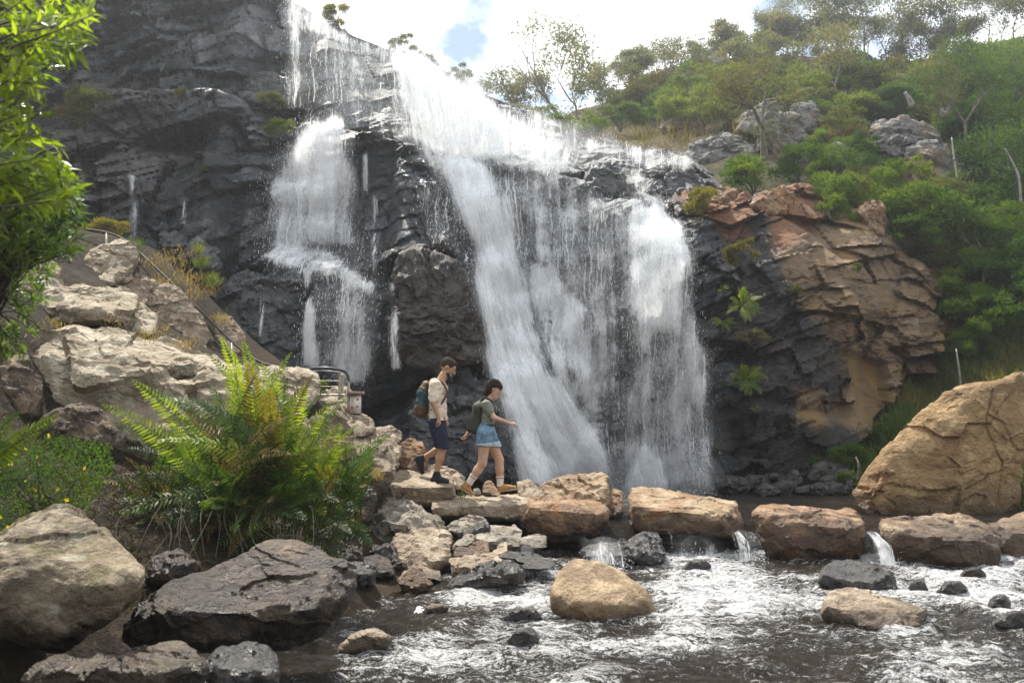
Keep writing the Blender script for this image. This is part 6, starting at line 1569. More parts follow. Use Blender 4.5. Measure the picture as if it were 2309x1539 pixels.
crown_poly = [(-40, -40), (255, -30), (222, 60), (205, 120), (165, 165), (120, 165), (105, 230), (130, 300), (150, 345), (190, 400), (205, 455), (160, 480), (90, 470), (-40, 500)]
twigs, leaves = [], []
stem_pts = PA([(-190, 950, 4.9), (-150, 650, 4.9), (-130, 350, 4.8), (-120, 50, 4.7), (-100, -200, 4.7)])
twigs.append(tube(smooth_path(stem_pts, 6), np.linspace(.04, .02, 25), 6, False))
cnt = 0
while cnt < 118:
    a, c = lr.uniform(-40, 245), lr.uniform(-40, 480)
    if poly_sd(np.array([a]), np.array([c]), crown_poly)[0] < 10: continue
    cnt += 1
    e = P(a, c, 4.7 + lr.uniform(-.45, .55))
    s0 = P(-125 + lr.normal() * 10, c + 90 + lr.uniform(0, 120), 4.8)
    d = nrm_(np.array([lr.uniform(.1, 1.0), lr.normal() * .5, lr.uniform(-.5, .7)]))
    e0 = e - d * 0.20
    twigs.append(tube(smooth_path([s0, (s0 + e0) / 2 + np.array([0, 0, .06]), e0, e], 4), np.linspace(.008, .0025, 13), 4, False))
    nl = lr.randint(11, 16)
    for k in range(nl):
        t = k / nl; p = e0 + (e - e0) * t
        ld = nrm_(d * 0.55 + nrm_(lr.normal(size=3)) * 0.8 + np.array([0, 0, -.05]))
        leaves.append((p, ld, lr.uniform(.07, .12)))
obj('branches', *join(twigs), M['bark_dark'], lt)
lr.shuffle(leaves) if False else None
order = sorted(range(len(leaves)), key=lambda k: leaves[k][0][1])       # the nearest leaves are single objects
rest = []
for n_, k in enumerate(order):
    p, ld, L = leaves[k]
    up = nrm_(lr.normal(size=3) * .5 + np.array([0, -.4, .8])); xs = nrm_(np.cross(ld, up)); zs = np.cross(xs, ld)
    me, V, F = leaf_meshes[k % 6]
    R = np.stack([xs, ld, zs], 1)
    if n_ < 300:
        o = bpy.data.objects.new('leaf', me); COL.objects.link(o); o.parent = lt
        Mx = Matrix([[*(R[i] * L), (p - tb)[i]] for i in range(3)] + [[0, 0, 0, 1]])
        o.matrix_local = Mx
    else:
        rest.append(((V * L) @ R.T + p, F))
o = obj('leaves', *join(rest), M['laurel'], lt); tag(o, kind='stuff')
# narrow-leaved shrub below it
nb = P(-60, 760, 5.2)
ns = empty('narrow_leaved_shrub', nb, 'fine narrow-leaved shrub under the broad-leaved branch at left', 'shrub')
C, D, tw = [], [], []
for k in range(150):
    a, c = lr.uniform(-30, 195), lr.uniform(400, 610)
    if poly_sd(np.array([a]), np.array([c]), [(-30, 430), (120, 400), (205, 430), (212, 490), (190, 560), (110, 600), (-30, 640)])[0] < 0: continue
    e = P(a, c, 5.2 + lr.uniform(-.4, .4)); d = nrm_(np.array([lr.uniform(0, .8), lr.normal() * .4, lr.uniform(-.4, .6)]))
    tw.append(tube(smooth_path([nb + lr.normal(size=3) * .05, (nb + e) / 2 + np.array([0, 0, .12]), e], 4), np.linspace(.006, .002, 9), 3, False))
    for q in range(26):
        C.append(e - d * lr.uniform(0, .2)); D.append(nrm_(d + lr.normal(size=3) * .55))
for k in range(60):
    a, c = lr.uniform(-30, 130), lr.uniform(600, 830)
    if a > 130 - (c - 600) * .35: continue
    e = P(a, c, 5.6 + lr.uniform(-.3, .3)); d = nrm_(np.array([lr.uniform(-.1, .7), lr.normal() * .4, lr.uniform(-.9, .2)]))
    tw.append(tube(smooth_path([nb + lr.normal(size=3) * .05, (nb + e) / 2 + np.array([0, 0, .10]), e], 4), np.linspace(.006, .002, 9), 3, False))
    for q in range(22):
        C.append(e - d * lr.uniform(0, .18)); D.append(nrm_(d + lr.normal(size=3) * .6))
C, D = np.array(C), np.array(D)
V, F = leaf_cloud(C, D, lr.uniform(.05, .09, len(C)), lr.uniform(.007, .012, len(C)), lr)
o = obj('foliage', V, F, M['willow'], ns); tag(o, kind='stuff')
obj('stems', *join(tw), M['bark_dark'], ns)

# --- grass
def blades(P0, L, W, rng, lean=0.5):
    n = len(P0)
    d = nrm_(rng.normal(size=(n, 3)) * lean * np.array([1, 1, .2]) + np.array([0, 0, 1]))
    s = nrm_(np.cross(d, rng.normal(size=(n, 3))))
    L = np.broadcast_to(L, (n,))[:, None]
    mid = P0 + d * L * .55; tip = P0 + d * L + rng.normal(size=(n, 3)) * L * .22 - np.array([0, 0, 1]) * L * .15
    V = np.stack([P0 - s * W, P0 + s * W, mid + s * W * .7, mid - s * W * .7, tip], 1).reshape(-1, 3)
    i = np.arange(n) * 5
    F = np.concatenate([np.stack([i, i + 1, i + 2], 1), np.stack([i, i + 2, i + 3], 1), np.stack([i + 3, i + 2, i + 4], 1)])
    return V, F
gr = np.random.RandomState(2)
ix = gr.randint(0, len(slope_pts), 42000)
p0 = slope_pts[ix] + gr.normal(size=(len(ix), 3)) * np.array([.06, .02, .02])
V, F = blades(p0, gr.uniform(.14, .40, len(p0)), .009, gr)
o = obj('grass', V, F, M['grass'], base=(10, 20, .1)); tag(o, 'long green grass covering the slope right of the orange cliff', 'grass', kind='stuff')
def dry_patch(label, spots, n, L, mat, seed, cat='grass'):
    rg = np.random.RandomState(seed); pts = []
    for px, py, Yd, r in spots:
        for _ in range(n):
            pts.append(P(px + rg.normal() * r * .5, py + rg.normal() * r * .28, Yd + rg.normal() * .15))
    V, F = blades(np.array(pts), L * rg.uniform(.5, 1.3, len(pts)), .004 + L * .008, rg, .45)
    o = obj('grass', V, F, M[mat]); return tag(o, label, cat, kind='stuff')
dry_patch('dry golden grass above the lip right of the falls', [(1440, 318, 31.5, 40), (1500, 300, 32, 50), (1560, 290, 33, 50), (1620, 285, 32.5, 60), (1400, 322, 32, 40), (1690, 305, 31, 40), (1480, 330, 31, 50), (1545, 320, 31, 50)], 110, .42, 'dry', 3)
dry_patch('dry orange grass on the path slope beside the handrail', [(365, 590, 15.6, 40), (400, 620, 15.4, 40), (430, 640, 15.3, 36), (455, 630, 15.5, 30), (400, 580, 16, 40), (500, 722, 14.7, 22), (360, 640, 15.0, 30), (470, 660, 15.2, 26), (440, 665, 15.0, 30), (340, 600, 15.5, 40)], 110, .10, 'dry', 4)
dry_patch('green weeds growing out of the dry grass by the handrail', [(452, 600, 15.5, 14), (448, 570, 15.6, 8), (478, 640, 15.3, 16), (300, 560, 15.8, 20)], 160, .20, 'grass', 5)
dry_patch('dry grass tufts on top of the pale outcrop', [(330, 760, 12.2, 30), (420, 778, 12.2, 30), (250, 735, 12.4, 40), (130, 735, 12.0, 30), (360, 745, 13.2, 30)], 90, .07, 'dry', 6)
dry_patch('tangle of brown roots and grass hanging from the mossy overhang', [(815, 1060, 12.55, 14), (850, 1075, 12.5, 18), (800, 1090, 12.5, 12)], 90, .12, 'dry', 7)
dry_patch('yellow-green tuft beside the rear foot', [(1042, 1118, 14.0, 10)], 40, .09, 'grass', 8)
# leaf litter and low growth on the shaded bank
lp = []
while len(lp) < 16000:
    a, c = gr.uniform(-60, 860), gr.uniform(930, 1340); lp.append((a, c))
lp = np.array(lp)
xy = []
for a, c in lp[:9000]:
    Yd = gr.uniform(8.2, 11.5); q = P(a, c, Yd); xy.append((q[0], Yd))
xy = np.array(xy); zb_ = Hrbf(xy[:, 0], xy[:, 1])
okk = zb_ > 0.15
p0 = np.stack([xy[okk, 0], xy[okk, 1], zb_[okk]], 1)
V, F = blades(p0[:5000], gr.uniform(.06, .18, 5000), .007, gr, 2.2)
o = obj('undergrowth', V, F, M['litter']); tag(o, 'dark tangled undergrowth on the shaded bank round the fern', 'undergrowth', kind='stuff')

# ------------------------------------------------------------------ walkers (bodies grown as one continuous surface from a distance field)
def surface_nets(f, org, h):
    ins = f < 0
    nx, ny, nz = f.shape
    c = [ins[i:nx - 1 + i, j:ny - 1 + j, k:nz - 1 + k] for i in (0, 1) for j in (0, 1) for k in (0, 1)]
    cnt = sum(x.astype(np.int8) for x in c)
    I, J, K = np.nonzero((cnt > 0) & (cnt < 8))
    cid = np.full((nx - 1, ny - 1, nz - 1), -1, np.int64); cid[I, J, K] = np.arange(len(I))
    acc = np.zeros((len(I), 3)); num = np.zeros(len(I))
    corner = [(i, j, k) for i in (0, 1) for j in (0, 1) for k in (0, 1)]
    for a in corner:
        for ax in range(3):
            if a[ax]: continue
            b_ = list(a); b_[ax] = 1
            fa = f[I + a[0], J + a[1], K + a[2]]; fb_ = f[I + b_[0], J + b_[1], K + b_[2]]
            s = (fa < 0) != (fb_ < 0)
            t = np.where(s, fa / np.where(s, fa - fb_, 1), 0)
            p = np.array(a, float)[None].repeat(len(I), 0); p[:, ax] += t
            acc[s] += p[s]; num[s] += 1
    V = (np.stack([I, J, K], 1) + acc / num[:, None]) * h + org
    Fs = []
    for ax in range(3):
        o1, o2 = [(1, 2), (2, 0), (0, 1)][ax]
        sl0 = [slice(1, -1)] * 3; sl0[ax] = slice(0, -1)
        sl1 = [slice(1, -1)] * 3; sl1[ax] = slice(1, None)
        A, B = ins[tuple(sl0)], ins[tuple(sl1)]
        E = np.argwhere(A != B)
        if not len(E): continue
        flip = ~A[tuple(E.T)]
        E = E + np.array([0 if k == ax else 1 for k in range(3)])
        def cell(d1, d2):
            q = E.copy(); q[:, o1] += d1; q[:, o2] += d2
            return cid[tuple(q.T)]
        Q = np.stack([cell(-1, -1), cell(0, -1), cell(0, 0), cell(-1, 0)], 1)
        Q[flip] = Q[flip][:, ::-1]
        Fs.append(Q)
    F = np.concatenate(Fs); F = F[(F >= 0).all(1)]
    return V, F
def smin(a, b_, k):
    if k <= 0: return np.minimum(a, b_)
    h = np.clip(0.5 + 0.5 * (b_ - a) / k, 0, 1)
    return b_ * (1 - h) + a * h - k * h * (1 - h)
class Blob:
    """distance-field modeller: tapered limbs joined smoothly, cut by planes"""
    def __init__(s, lo, hi, h):
        s.h = h; s.lo = np.asarray(lo, float)
        n = np.ceil((np.asarray(hi) - s.lo) / h).astype(int) + 1
        s.ax = [s.lo[k] + np.arange(n[k]) * h for k in range(3)]
        s.f = np.full(tuple(n), 1.0)
    def _win(s, lo, hi):
        r = []
        for k in range(3):
            a = max(0, int((lo[k] - s.lo[k]) / s.h)); b_ = min(len(s.ax[k]), int((hi[k] - s.lo[k]) / s.h) + 2)
            r.append(slice(a, max(b_, a)))
        return tuple(r), np.stack(np.meshgrid(*[s.ax[k][r[k]] for k in range(3)], indexing='ij'), -1)
    def cone(s, a, b_, ra, rb, k=0.02, sc=(1, 1, 1), sub=False):
        a, b_, sc = np.asarray(a, float), np.asarray(b_, float), np.asarray(sc, float)
        m = max(ra, rb) * sc.max() + 0.07
        w, X = s._win(np.minimum(a, b_) - m, np.maximum(a, b_) + m)
        if X.size == 0: return s
        A, B, X = a / sc, b_ / sc, X / sc
        ab = B - A; t = np.clip(((X - A) @ ab) / (ab @ ab + 1e-9), 0, 1)
        d = (np.linalg.norm(X - A - t[..., None] * ab, axis=-1) - (ra + (rb - ra) * t)) * sc.min()
        s.f[w] = -smin(-s.f[w], d, k) if sub else smin(s.f[w], d, k)
        return s
    def ball(s, c, r, k=0.02, sc=(1, 1, 1), sub=False):
        return s.cone(c, np.asarray(c, float) + 1e-4, r, r, k, sc, sub)
    def keep(s, p, n):
        """keep only the side opposite to n of the plane through p"""
        n = nrm_(np.asarray(n, float)); X = np.stack(np.meshgrid(*s.ax, indexing='ij'), -1)
        s.f = np.maximum(s.f, (X - np.asarray(p)) @ n); return s
    def wrinkle(s, amp, freq, seed=0.0):
        w = np.nonzero(np.abs(s.f) < 0.03)
        X = np.stack([s.ax[k][w[k]] for k in range(3)], 1)
        s.f[w] += amp * fbm(X * np.asarray(freq) + seed, 3); return s
    def grow(s, d): s.f = s.f - d; return s
    def copy(s):
        q = Blob.__new__(Blob); q.h, q.lo, q.ax, q.f = s.h, s.lo, s.ax, s.f.copy(); return q
    def mesh(s, name, mat, parent, it=2):
        f = s.f.copy(); f[0] = f[-1] = 1; f[:, 0] = f[:, -1] = 1; f[:, :, 0] = f[:, :, -1] = 1
        V, F = surface_nets(f, s.lo, s.h)
        for _ in range(it):
            acc = np.zeros_like(V); num = np.zeros(len(V))
            for k in range(4):
                a, c = F[:, k], F[:, (k + 1) % 4]
                for j in range(3):
                    acc[:, j] += np.bincount(a, V[c, j], len(V)) + np.bincount(c, V[a, j], len(V))
                num += np.bincount(a, minlength=len(V)) + np.bincount(c, minlength=len(V))
            V = 0.45 * V + 0.55 * acc / num[:, None]
        return obj(name, V, F, M[mat], parent)
M['skin_m'] = plain_mat('tanned_skin', (0.40, 0.235, 0.15), 0.5, 0.12, 12, 0.05, 0.35)
M['skin_w'] = plain_mat('light_skin', (0.47, 0.285, 0.19), 0.5, 0.12, 12, 0.05, 0.35)
M['hair'] = plain_mat('dark_hair', (0.022, 0.014, 0.010), 0.8, 0.5, 60, 0.8, 0.15)
M['brown_hair'] = plain_mat('dark_brown_hair', (0.035, 0.020, 0.012), 0.85, 0.5, 60, 0.8, 0.15)
M['cream'] = plain_mat('cream_cotton', (0.62, 0.52, 0.41), 0.9, 0.06, 14, 0.3, 0.2)
M['navy'] = plain_mat('navy_cloth', (0.018, 0.022, 0.045), 0.85, 0.2, 16, 0.3, 0.2)
M['black'] = plain_mat('black_fabric', (0.012, 0.012, 0.013), 0.7, 0.2, 30, 0.2, 0.3)
M['sage'] = plain_mat('sage_cotton', (0.17, 0.18, 0.14), 0.9, 0.08, 14, 0.3, 0.2)
M['denim'] = plain_mat('blue_denim', (0.13, 0.215, 0.30), 0.9, 0.40, 13, 0.4, 0.2)
M['denim_hem'] = plain_mat('faded_denim_hem', (0.36, 0.45, 0.52), 0.95, 0.2, 40, 0.5, 0.2)
M['sock'] = plain_mat('white_sock', (0.62, 0.58, 0.53), 0.95, 0.08, 60, 0.5, 0.1)
M['stripe'] = plain_mat('red_stripe', (0.42, 0.05, 0.035), 0.95, 0.1, 60, 0.4, 0.1)
M['boot'] = plain_mat('tan_nubuck', (0.32, 0.165, 0.06), 0.85, 0.3, 20, 0.3, 0.2)
M['sole'] = plain_mat('pale_rubber', (0.42, 0.33, 0.22), 0.7, 0.2, 30, 0.2)
M['blacksole'] = plain_mat('dark_rubber', (0.03, 0.03, 0.03), 0.7, 0.2, 30, 0.2)
M['teal'] = plain_mat('teal_canvas', (0.03, 0.062, 0.07), 0.85, 0.2, 20, 0.4, 0.2)
M['tanleather'] = plain_mat('brown_leather', (0.085, 0.045, 0.02), 0.65, 0.25, 18, 0.3, 0.35)
M['olivepack'] = plain_mat('dark_olive_nylon', (0.034, 0.034, 0.024), 0.7, 0.2, 18, 0.4, 0.3)
M['eyewhite'] = plain_mat('eye', (0.6, 0.58, 0.55), 0.3, 0.05)
M['lip'] = plain_mat('lip', (0.36, 0.13, 0.10), 0.5, 0.1)

def hand(B, wrist, dirv, sidev, curl, s=1.0, thumb=1.0):
    """palm, four fingers of unequal length bent at the knuckles, thumb from the side of the palm"""
    d = nrm_(dirv); sd = nrm_(sidev - d * (sidev @ d)); pn = np.cross(d, sd) * curl
    pc = wrist + d * 0.045 * s
    for o_ in (-.022, 0, .022):
        B.cone(wrist + sd * o_ * .7 * s, wrist + (d * .085 + sd * o_) * s, .014 * s, .013 * s, .012)
    for i, (o_, L) in enumerate(((-.030, .062), (-.010, .075), (.010, .070), (.029, .055))):
        k0 = wrist + (d * .085 + sd * o_) * s
        k1 = k0 + (d * .75 + pn * .55) * L * .5 * s
        k2 = k1 + (d * .25 + pn * .95) * L * .35 * s
        k3 = k2 + (-d * .3 + pn * .8) * L * .25 * s
        B.cone(k0, k1, .0098 * s, .009 * s, .004).cone(k1, k2, .009 * s, .0085 * s, .002).cone(k2, k3, .0085 * s, .0075 * s, .002)
    t0 = wrist + (d * .025 - sd * .026 * thumb) * s; t1 = t0 + (d * .035 - sd * .022 * thumb + pn * .02) * s; t2 = t1 + (d * .03 + pn * .02) * s
    B.cone(t0, t1, .014 * s, .011 * s, .008).cone(t1, t2, .0105 * s, .009 * s, .003)
def head(B, c, fwd, up, s=1.0):
    """skull, jaw, nose, brow, lips, ears, eye sockets; c = middle of the head"""
    f, u = nrm_(fwd), nrm_(up); sd = np.cross(u, f)
    at = lambda a, b_, e: c + (f * a + u * b_ + sd * e) * s
    B.cone(at(-.018, .028, 0), at(.018, .028, 0), .083 * s, .078 * s, .02, (1, .86, 1.04))
    B.cone(at(.028, -.03, 0), at(.040, -.085, 0), .060 * s, .036 * s, .03, (1, .88, 1))
    B.cone(at(.02, -.055, .03), at(.062, -.092, 0), .026 * s, .022 * s, .02).cone(at(.02, -.055, -.03), at(.062, -.092, 0), .026 * s, .022 * s, .02)
    B.cone(at(.092, .018, 0), at(.112, -.022, 0), .009 * s, .014 * s, .012)                    # nose
    B.ball(at(.102, -.026, .009), .009 * s, .006).ball(at(.102, -.026, -.009), .009 * s, .006)
    B.cone(at(.088, .030, .03), at(.088, .030, -.03), .012 * s, .012 * s, .014)                  # brow
    B.cone(at(.088, -.052, .016), at(.088, -.052, -.016), .010 * s, .010 * s, .008)              # lips
    B.cone(at(.086, -.063, .014), at(.086, -.063, -.014), .010 * s, .010 * s, .008)
    for e in (-1, 1):
        B.ball(at(.094, .010, .032 * e), .014 * s, .008, sub=True)                              # eye sockets
        B.ball(at(.081, .010, .032 * e), .0125 * s, .002)
        B.cone(at(-.005, .012, .074 * e), at(-.012, -.018, .072 * e), .017 * s, .011 * s, .006, (1, .6, 1))   # ears
    return at
def shoe(B, heel, toe, ankle, s=1.0):
    d = nrm_(toe - heel); L = np.linalg.norm(toe - heel)
    u = nrm_(ankle - heel - d * ((ankle - heel) @ d)); ball = heel + d * L * .62
    B.cone(heel + u * .045 * s + d * .03, ball + u * .038 * s, .040 * s, .043 * s, .02, (1, 1.0, 1))
    B.cone(ball + u * .036 * s, toe - d * .03 + u * .030 * s, .043 * s, .032 * s, .02)
    B.cone(heel + u * .05 * s + d * .045, ankle, .045 * s, .040 * s, .03)
    B.cone(heel + d * L * .45 + u * .06 * s, ankle + d * .01, .036 * s, .040 * s, .03)
    return d, u

# ---------------- man
YM = 14.3
def mq(px, py, dy=0.0): return P(px, py, YM + dy)
man = empty('person', mq(985, 1088), 'man in cream T-shirt and navy shorts stepping down the rocks', 'person')
lo, hi = mq(922, 1100, -.42), mq(1040, 792, .42)
lo = np.array([lo[0], YM - .40, lo[2]]); hi = np.array([hi[0], YM + .40, hi[2]])
NS, FS = mq(980, 866, -.175), mq(984, 866, .175)          # shoulders
NE, FE = mq(977, 908, -.235), mq(993, 912, .22)
NW, FW = mq(989, 941, -.215), mq(1007, 944, .20)
NH, FH = mq(986, 952, -.085), mq(986, 952, .085)           # hips
NK, FK = mq(997, 1012, -.10), mq(999, 1009, .10)
NA, FA = mq(984, 1066, -.09), mq(957, 1030, .11)
HC_, NB_ = mq(1009, 829), mq(996, 850)
hf, hu = np.array([.86, 0, -.51]), np.array([.42, 0, .90])
B = Blob(lo, hi, 0.0062)
B.cone(mq(990, 945), mq(988, 915), .105, .105, .03, (1, 1.45, 1)).cone(mq(988, 915), mq(989, 874), .105, .118, .03, (1, 1.45, 1)).cone(NS, FS, .055, .055, .05)
B.cone(mq(992, 862), mq(1001, 844), .068, .060, .03)
B.cone(NS, NE, .055, .042, .02).cone(NE, NW, .042, .028, .015).cone(FS, FE, .055, .042, .02).cone(FE, FW, .042, .028, .015)
B.cone(NH, NK, .095, .062, .03).cone(NK, NA + (NK - NA) * .6, .060, .060, .02).cone(NA + (NK - NA) * .62, NA, .058, .036, .02)
B.cone(FH, FK, .095, .062, .03).cone(FK, FA + (FK - FA) * .6, .060, .060, .02).cone(FA + (FK - FA) * .62, FA, .058, .036, .02)
atM = head(B, HC_, hf, hu, 1.14)
hand(B, NW, nrm_(mq(994, 965, -.21) - NW), np.array([0.2, 1.0, 0]), -1.0, 1.0)
hand(B, FW, nrm_(mq(1011, 968, .20) - FW), np.array([0.2, 1.0, 0]), -1.0, 1.0)
B.mesh('body', 'skin_m', man, 2)
def hairpiece(name, at, c, s, mat, parent, lo, hi, build):
    H = Blob(lo, hi, 0.0055); build(H, at, s); return H.mesh(name, mat, parent, 1)
def man_hair(H, at, s):
    H.cone(at(-.022, .040, 0), at(.022, .046, 0), .086 * s, .080 * s, .02, (1, .88, 1.05))
    H.cone(at(.03, .095, .02), at(.075, .082, -.01), .030, .028, .02)
    H.keep(at(.065, .048, 0), hf * .85 - hu * .6)
    H.cone(at(.04, -.06, .06), at(.04, -.01, .05), .03, .03, .0, sub=True).cone(at(.04, -.06, -.06), at(.04, -.01, -.05), .03, .03, .0, sub=True)
    H.wrinkle(.006, (60, 60, 30))
hl, hh = HC_ - .19, HC_ + .20
hairpiece('hair', atM, HC_, 1.14, 'brown_hair', man, hl, hh, man_hair)
def man_beard(H, at, s):
    H.cone(at(.030, -.045, .045), at(.052, -.092, .012), .030, .028, .02).cone(at(.030, -.045, -.045), at(.052, -.092, -.012), .030, .028, .02)
    H.cone(at(.068, -.092, .012), at(.068, -.092, -.012), .026, .026, .02)
    H.cone(at(.088, -.043, .022), at(.088, -.043, -.022), .0085, .0085, .006)
    H.keep(at(.05, -.046, 0), hu * 1.0 - hf * .25)
    H.wrinkle(.003, (80, 80, 80))
hairpiece('beard', atM, HC_, 1.14, 'brown_hair', man, hl, hh, man_beard)
for e in (-1, 1):
    V_, F_ = tube(smooth_path([atM(.094, .034, .016 * e), atM(.097, .038, .034 * e), atM(.086, .032, .05 * e)], 4), .0042, 5); obj('eyebrow', V_, F_, M['brown_hair'], man)
    d_, f_ = ico(2); obj('eye', atM(.083, .010, .032 * e) + (atM(.094, .010, .032 * e) - atM(.083, .010, .032 * e)) * .55 + d_ * .0068, f_, M['hair'], man)
S = Blob(lo, hi, 0.0066)                                                                  # T-shirt
S.cone(mq(988, 952), mq(987, 915), .136, .120, .03, (1, 1.48, 1)).cone(mq(987, 915), mq(989, 876), .116, .126, .03, (1, 1.46, 1)).cone(NS, FS, .070, .070, .06)
S.cone(NS, NS + (NE - NS) * .78, .076, .070, .03).cone(FS, FS + (FE - FS) * .78, .076, .070, .03)
S.keep(mq(988, 946), (0.05, 0, -1)).keep(NS + (NE - NS) * .70, NE - NS) if False else S.keep(mq(988, 947), (0.05, 0, -1))
S.cone(mq(994, 858), mq(1006, 838), .058, .066, .0, sub=True)
S.wrinkle(.013, (8, 8, 15), 3.0)
S.mesh('tshirt', 'cream', man, 2)
T = Blob(lo, hi, 0.0066)                                                                  # shorts
T.cone(mq(988, 940), mq(987, 952), .106, .116, .03, (1, 1.40, 1)).cone(NH, NK + (NH - NK) * .02, .118, .098, .03).cone(FH, FK + (FH - FK) * .02, .118, .098, .03)
T.keep(mq(990, 1009), (-.12, 0, -1)).keep(mq(988, 937), (0, 0, 1)).wrinkle(.014, (9, 9, 6), 7.0)
T.mesh('shorts', 'navy', man, 2)
SHM = Blob(lo, hi, 0.0062)
n_heel, n_toe = mq(972, 1089, -.09), mq(1013, 1089, -.12)
f_heel, f_toe = mq(934, 1030, .11), mq(950, 1070, .13)
for (he, to, an, nm) in ((n_heel, n_toe, NA, 'near'), (f_heel, f_toe, FA + np.array([-.03, 0, 0]), 'far')):
    Q = Blob(np.minimum(np.minimum(he, to), an) - .1, np.maximum(np.maximum(he, to), an) + .1, 0.0062)
    d, u = shoe(Q, he, to, an + u * 0.0 if False else an)
    so = Q.copy()
    Q.keep(he + u * .010, -u); so.grow(.006); so.keep(he + u * .018, u).keep(he - u * .006, -u)
    sh = Q.mesh('shoe', 'black', man, 1); sh['_o'] = tuple(man.location)
    so.mesh('sole', 'blacksole', sh, 1)
# backpack of the man
bp = empty('backpack', mq(951, 942), 'teal and brown backpack worn by the man', 'backpack')
K = Blob(mq(925, 955, -.3) * [1, 0, 1] + [0, YM - .3, 0], mq(985, 845, .3) * [1, 0, 1] + [0, YM + .3, 0], .0066)
K.cone(mq(951, 928), mq(955, 885), .085, .082, .04, (1, 1.55, 1)).cone(mq(955, 885), mq(962, 868), .080, .06, .04, (1, 1.55, 1)).cone(mq(944, 928), mq(945, 908), .055, .055, .03, (1, 1.6, 1)).wrinkle(.008, (9, 9, 9), 1.0)
up_ = K.copy().keep(mq(950, 915), (-.25, 0, -1)); dn_ = K.copy().keep(mq(950, 915), (.25, 0, 1))
up_.mesh('bag', 'teal', bp, 1); dn_.grow(.003).mesh('leather_base', 'tanleather', bp, 1)
fl = K.copy().grow(.008); fl.keep(mq(950, 875), (-.35, 0, -1)); fl.mesh('flap', 'tanleather', bp, 1)
for e in (-1, 1):
    q = smooth_path([mq(966, 866, .11 * e), mq(980, 853, .125 * e), mq(1001, 866, .125 * e), mq(1007, 885, .125 * e), mq(996, 908, .15 * e), mq(972, 925, .14 * e)], 6)
    V_, F_ = tube(q, .017, 6); obj('strap', V_, F_, M['tanleather'], bp)
V_, F_ = tube(smooth_path([mq(938, 915, -.09), mq(936, 930, -.10), mq(938, 948, -.10)], 4), .008, 5); obj('strap_end', V_, F_, M['tanleather'], bp)

# ---------------- woman
YW_ = 13.95
def wq(px, py, dy=0.0): return P(px, py, YW_ + dy)
wom = empty('person', wq(1100, 1110), 'woman in sage T-shirt and denim shorts striding to the right', 'person')
lo = np.array([wq(1022, 0)[0], YW_ - .36, wq(0, 1124)[2]]); hi = np.array([wq(1178, 0)[0], YW_ + .36, wq(0, 842)[2]])
NS, FS = wq(1096, 912, -.15), wq(1100, 912, .15)
NE, FE = wq(1114, 941, -.20), wq(1080, 950, .21)
NW, FW = wq(1147, 953, -.19), wq(1054, 976, .20)
NH, FH = wq(1094, 975, -.085), wq(1098, 975, .085)
NK, FK = wq(1088, 1043, -.09), wq(1126, 1036, .09)
NA, FA = wq(1059, 1087, -.08), wq(1128, 1092, .08)
HC_ = wq(1113, 878)
hf, hu = np.array([.93, 0, -.36]), np.array([.34, 0, .94])
B = Blob(lo, hi, 0.0062)
B.cone(wq(1097, 968), wq(1100, 945), .115, .088, .03, (1, 1.38, 1)).cone(wq(1100, 945), wq(1100, 918), .088, .100, .03, (1, 1.38, 1)).cone(NS, FS, .045, .045, .05)
B.cone(wq(1099, 908), wq(1108, 893), .046, .046, .03)
B.cone(NS, NE, .047, .037, .02).cone(NE, NW, .037, .024, .015).cone(FS, FE, .047, .037, .02).cone(FE, FW, .037, .024, .015)
B.cone(NH, NK, .098, .062, .03).cone(NK, NA + (NK - NA) * .6, .059, .060, .02).cone(NA + (NK - NA) * .62, NA, .058, .035, .02)
B.cone(FH, FK, .098, .062, .03).cone(FK, FA + (FK - FA) * .6, .059, .060, .02).cone(FA + (FK - FA) * .62, FA, .058, .035, .02)
atW = head(B, HC_, hf, hu, 1.06)
hand(B, NW, nrm_(wq(1165, 954, -.18) - NW), np.array([0, 1.0, .3]), -1.0, .9)
hand(B, FW, nrm_(wq(1048, 992, .2) - FW), np.array([.3, 1.0, 0]), -1.0, .9)
B.mesh('body', 'skin_w', wom, 2)
def wom_hair(H, at, s):
    H.cone(at(-.030, .030, 0), at(.016, .044, 0), .092 * s, .086 * s, .02, (1, .92, 1.04))
    H.cone(at(-.055, -.02, 0), at(-.065, -.075, 0), .060, .042, .03, (1, 1.15, 1)).cone(at(-.075, -.05, 0), at(-.09, -.095, 0), .036, .020, .02)
    H.cone(at(.070, .062, .035), at(.070, .062, -.035), .030, .030, .02)
    H.cone(at(.098, .030, .0), at(.098, -.10, 0), .050, .075, .0, sub=True)
    H.cone(at(.045, .0, .07), at(.04, -.08, .06), .046, .05, .01, sub=True).cone(at(.045, .0, -.07), at(.04, -.08, -.06), .046, .05, .01, sub=True)
    H.wrinkle(.006, (50, 50, 25))
hairpiece('hair', atW, HC_, 1.06, 'hair', wom, HC_ - .21, HC_ + .19, wom_hair)
def locks(at, s, n, mat, parent, seed, low):
    rg = np.random.RandomState(seed); out = []
    for _ in range(n):
        th, ph = rg.uniform(-2.6, 2.6), rg.uniform(low, 1.45)
        d0 = np.array([-math.cos(th) * math.cos(ph), math.sin(ph), math.sin(th) * math.cos(ph) * .86])
        if d0[0] > .35 and d0[1] < .7: continue
        r0 = .098 * s; p0 = at(*(d0 * r0 / s + np.array([-.005, .035, 0])))
        dn = at(-.3, -.25 + rg.normal() * .2, d0[2] * .4 + rg.normal() * .2) - at(0, 0, 0)
        p1 = p0 + nrm_(dn) * rg.uniform(.02, .045) + rg.normal(size=3) * .006
        out.append(tube([p0 - nrm_(dn) * .02, (p0 + p1) / 2 + (p0 - at(0, .03, 0)) * .05, p1], [.006, .005, .001], 4, False))
    obj('locks', *join(out), M[mat], parent)
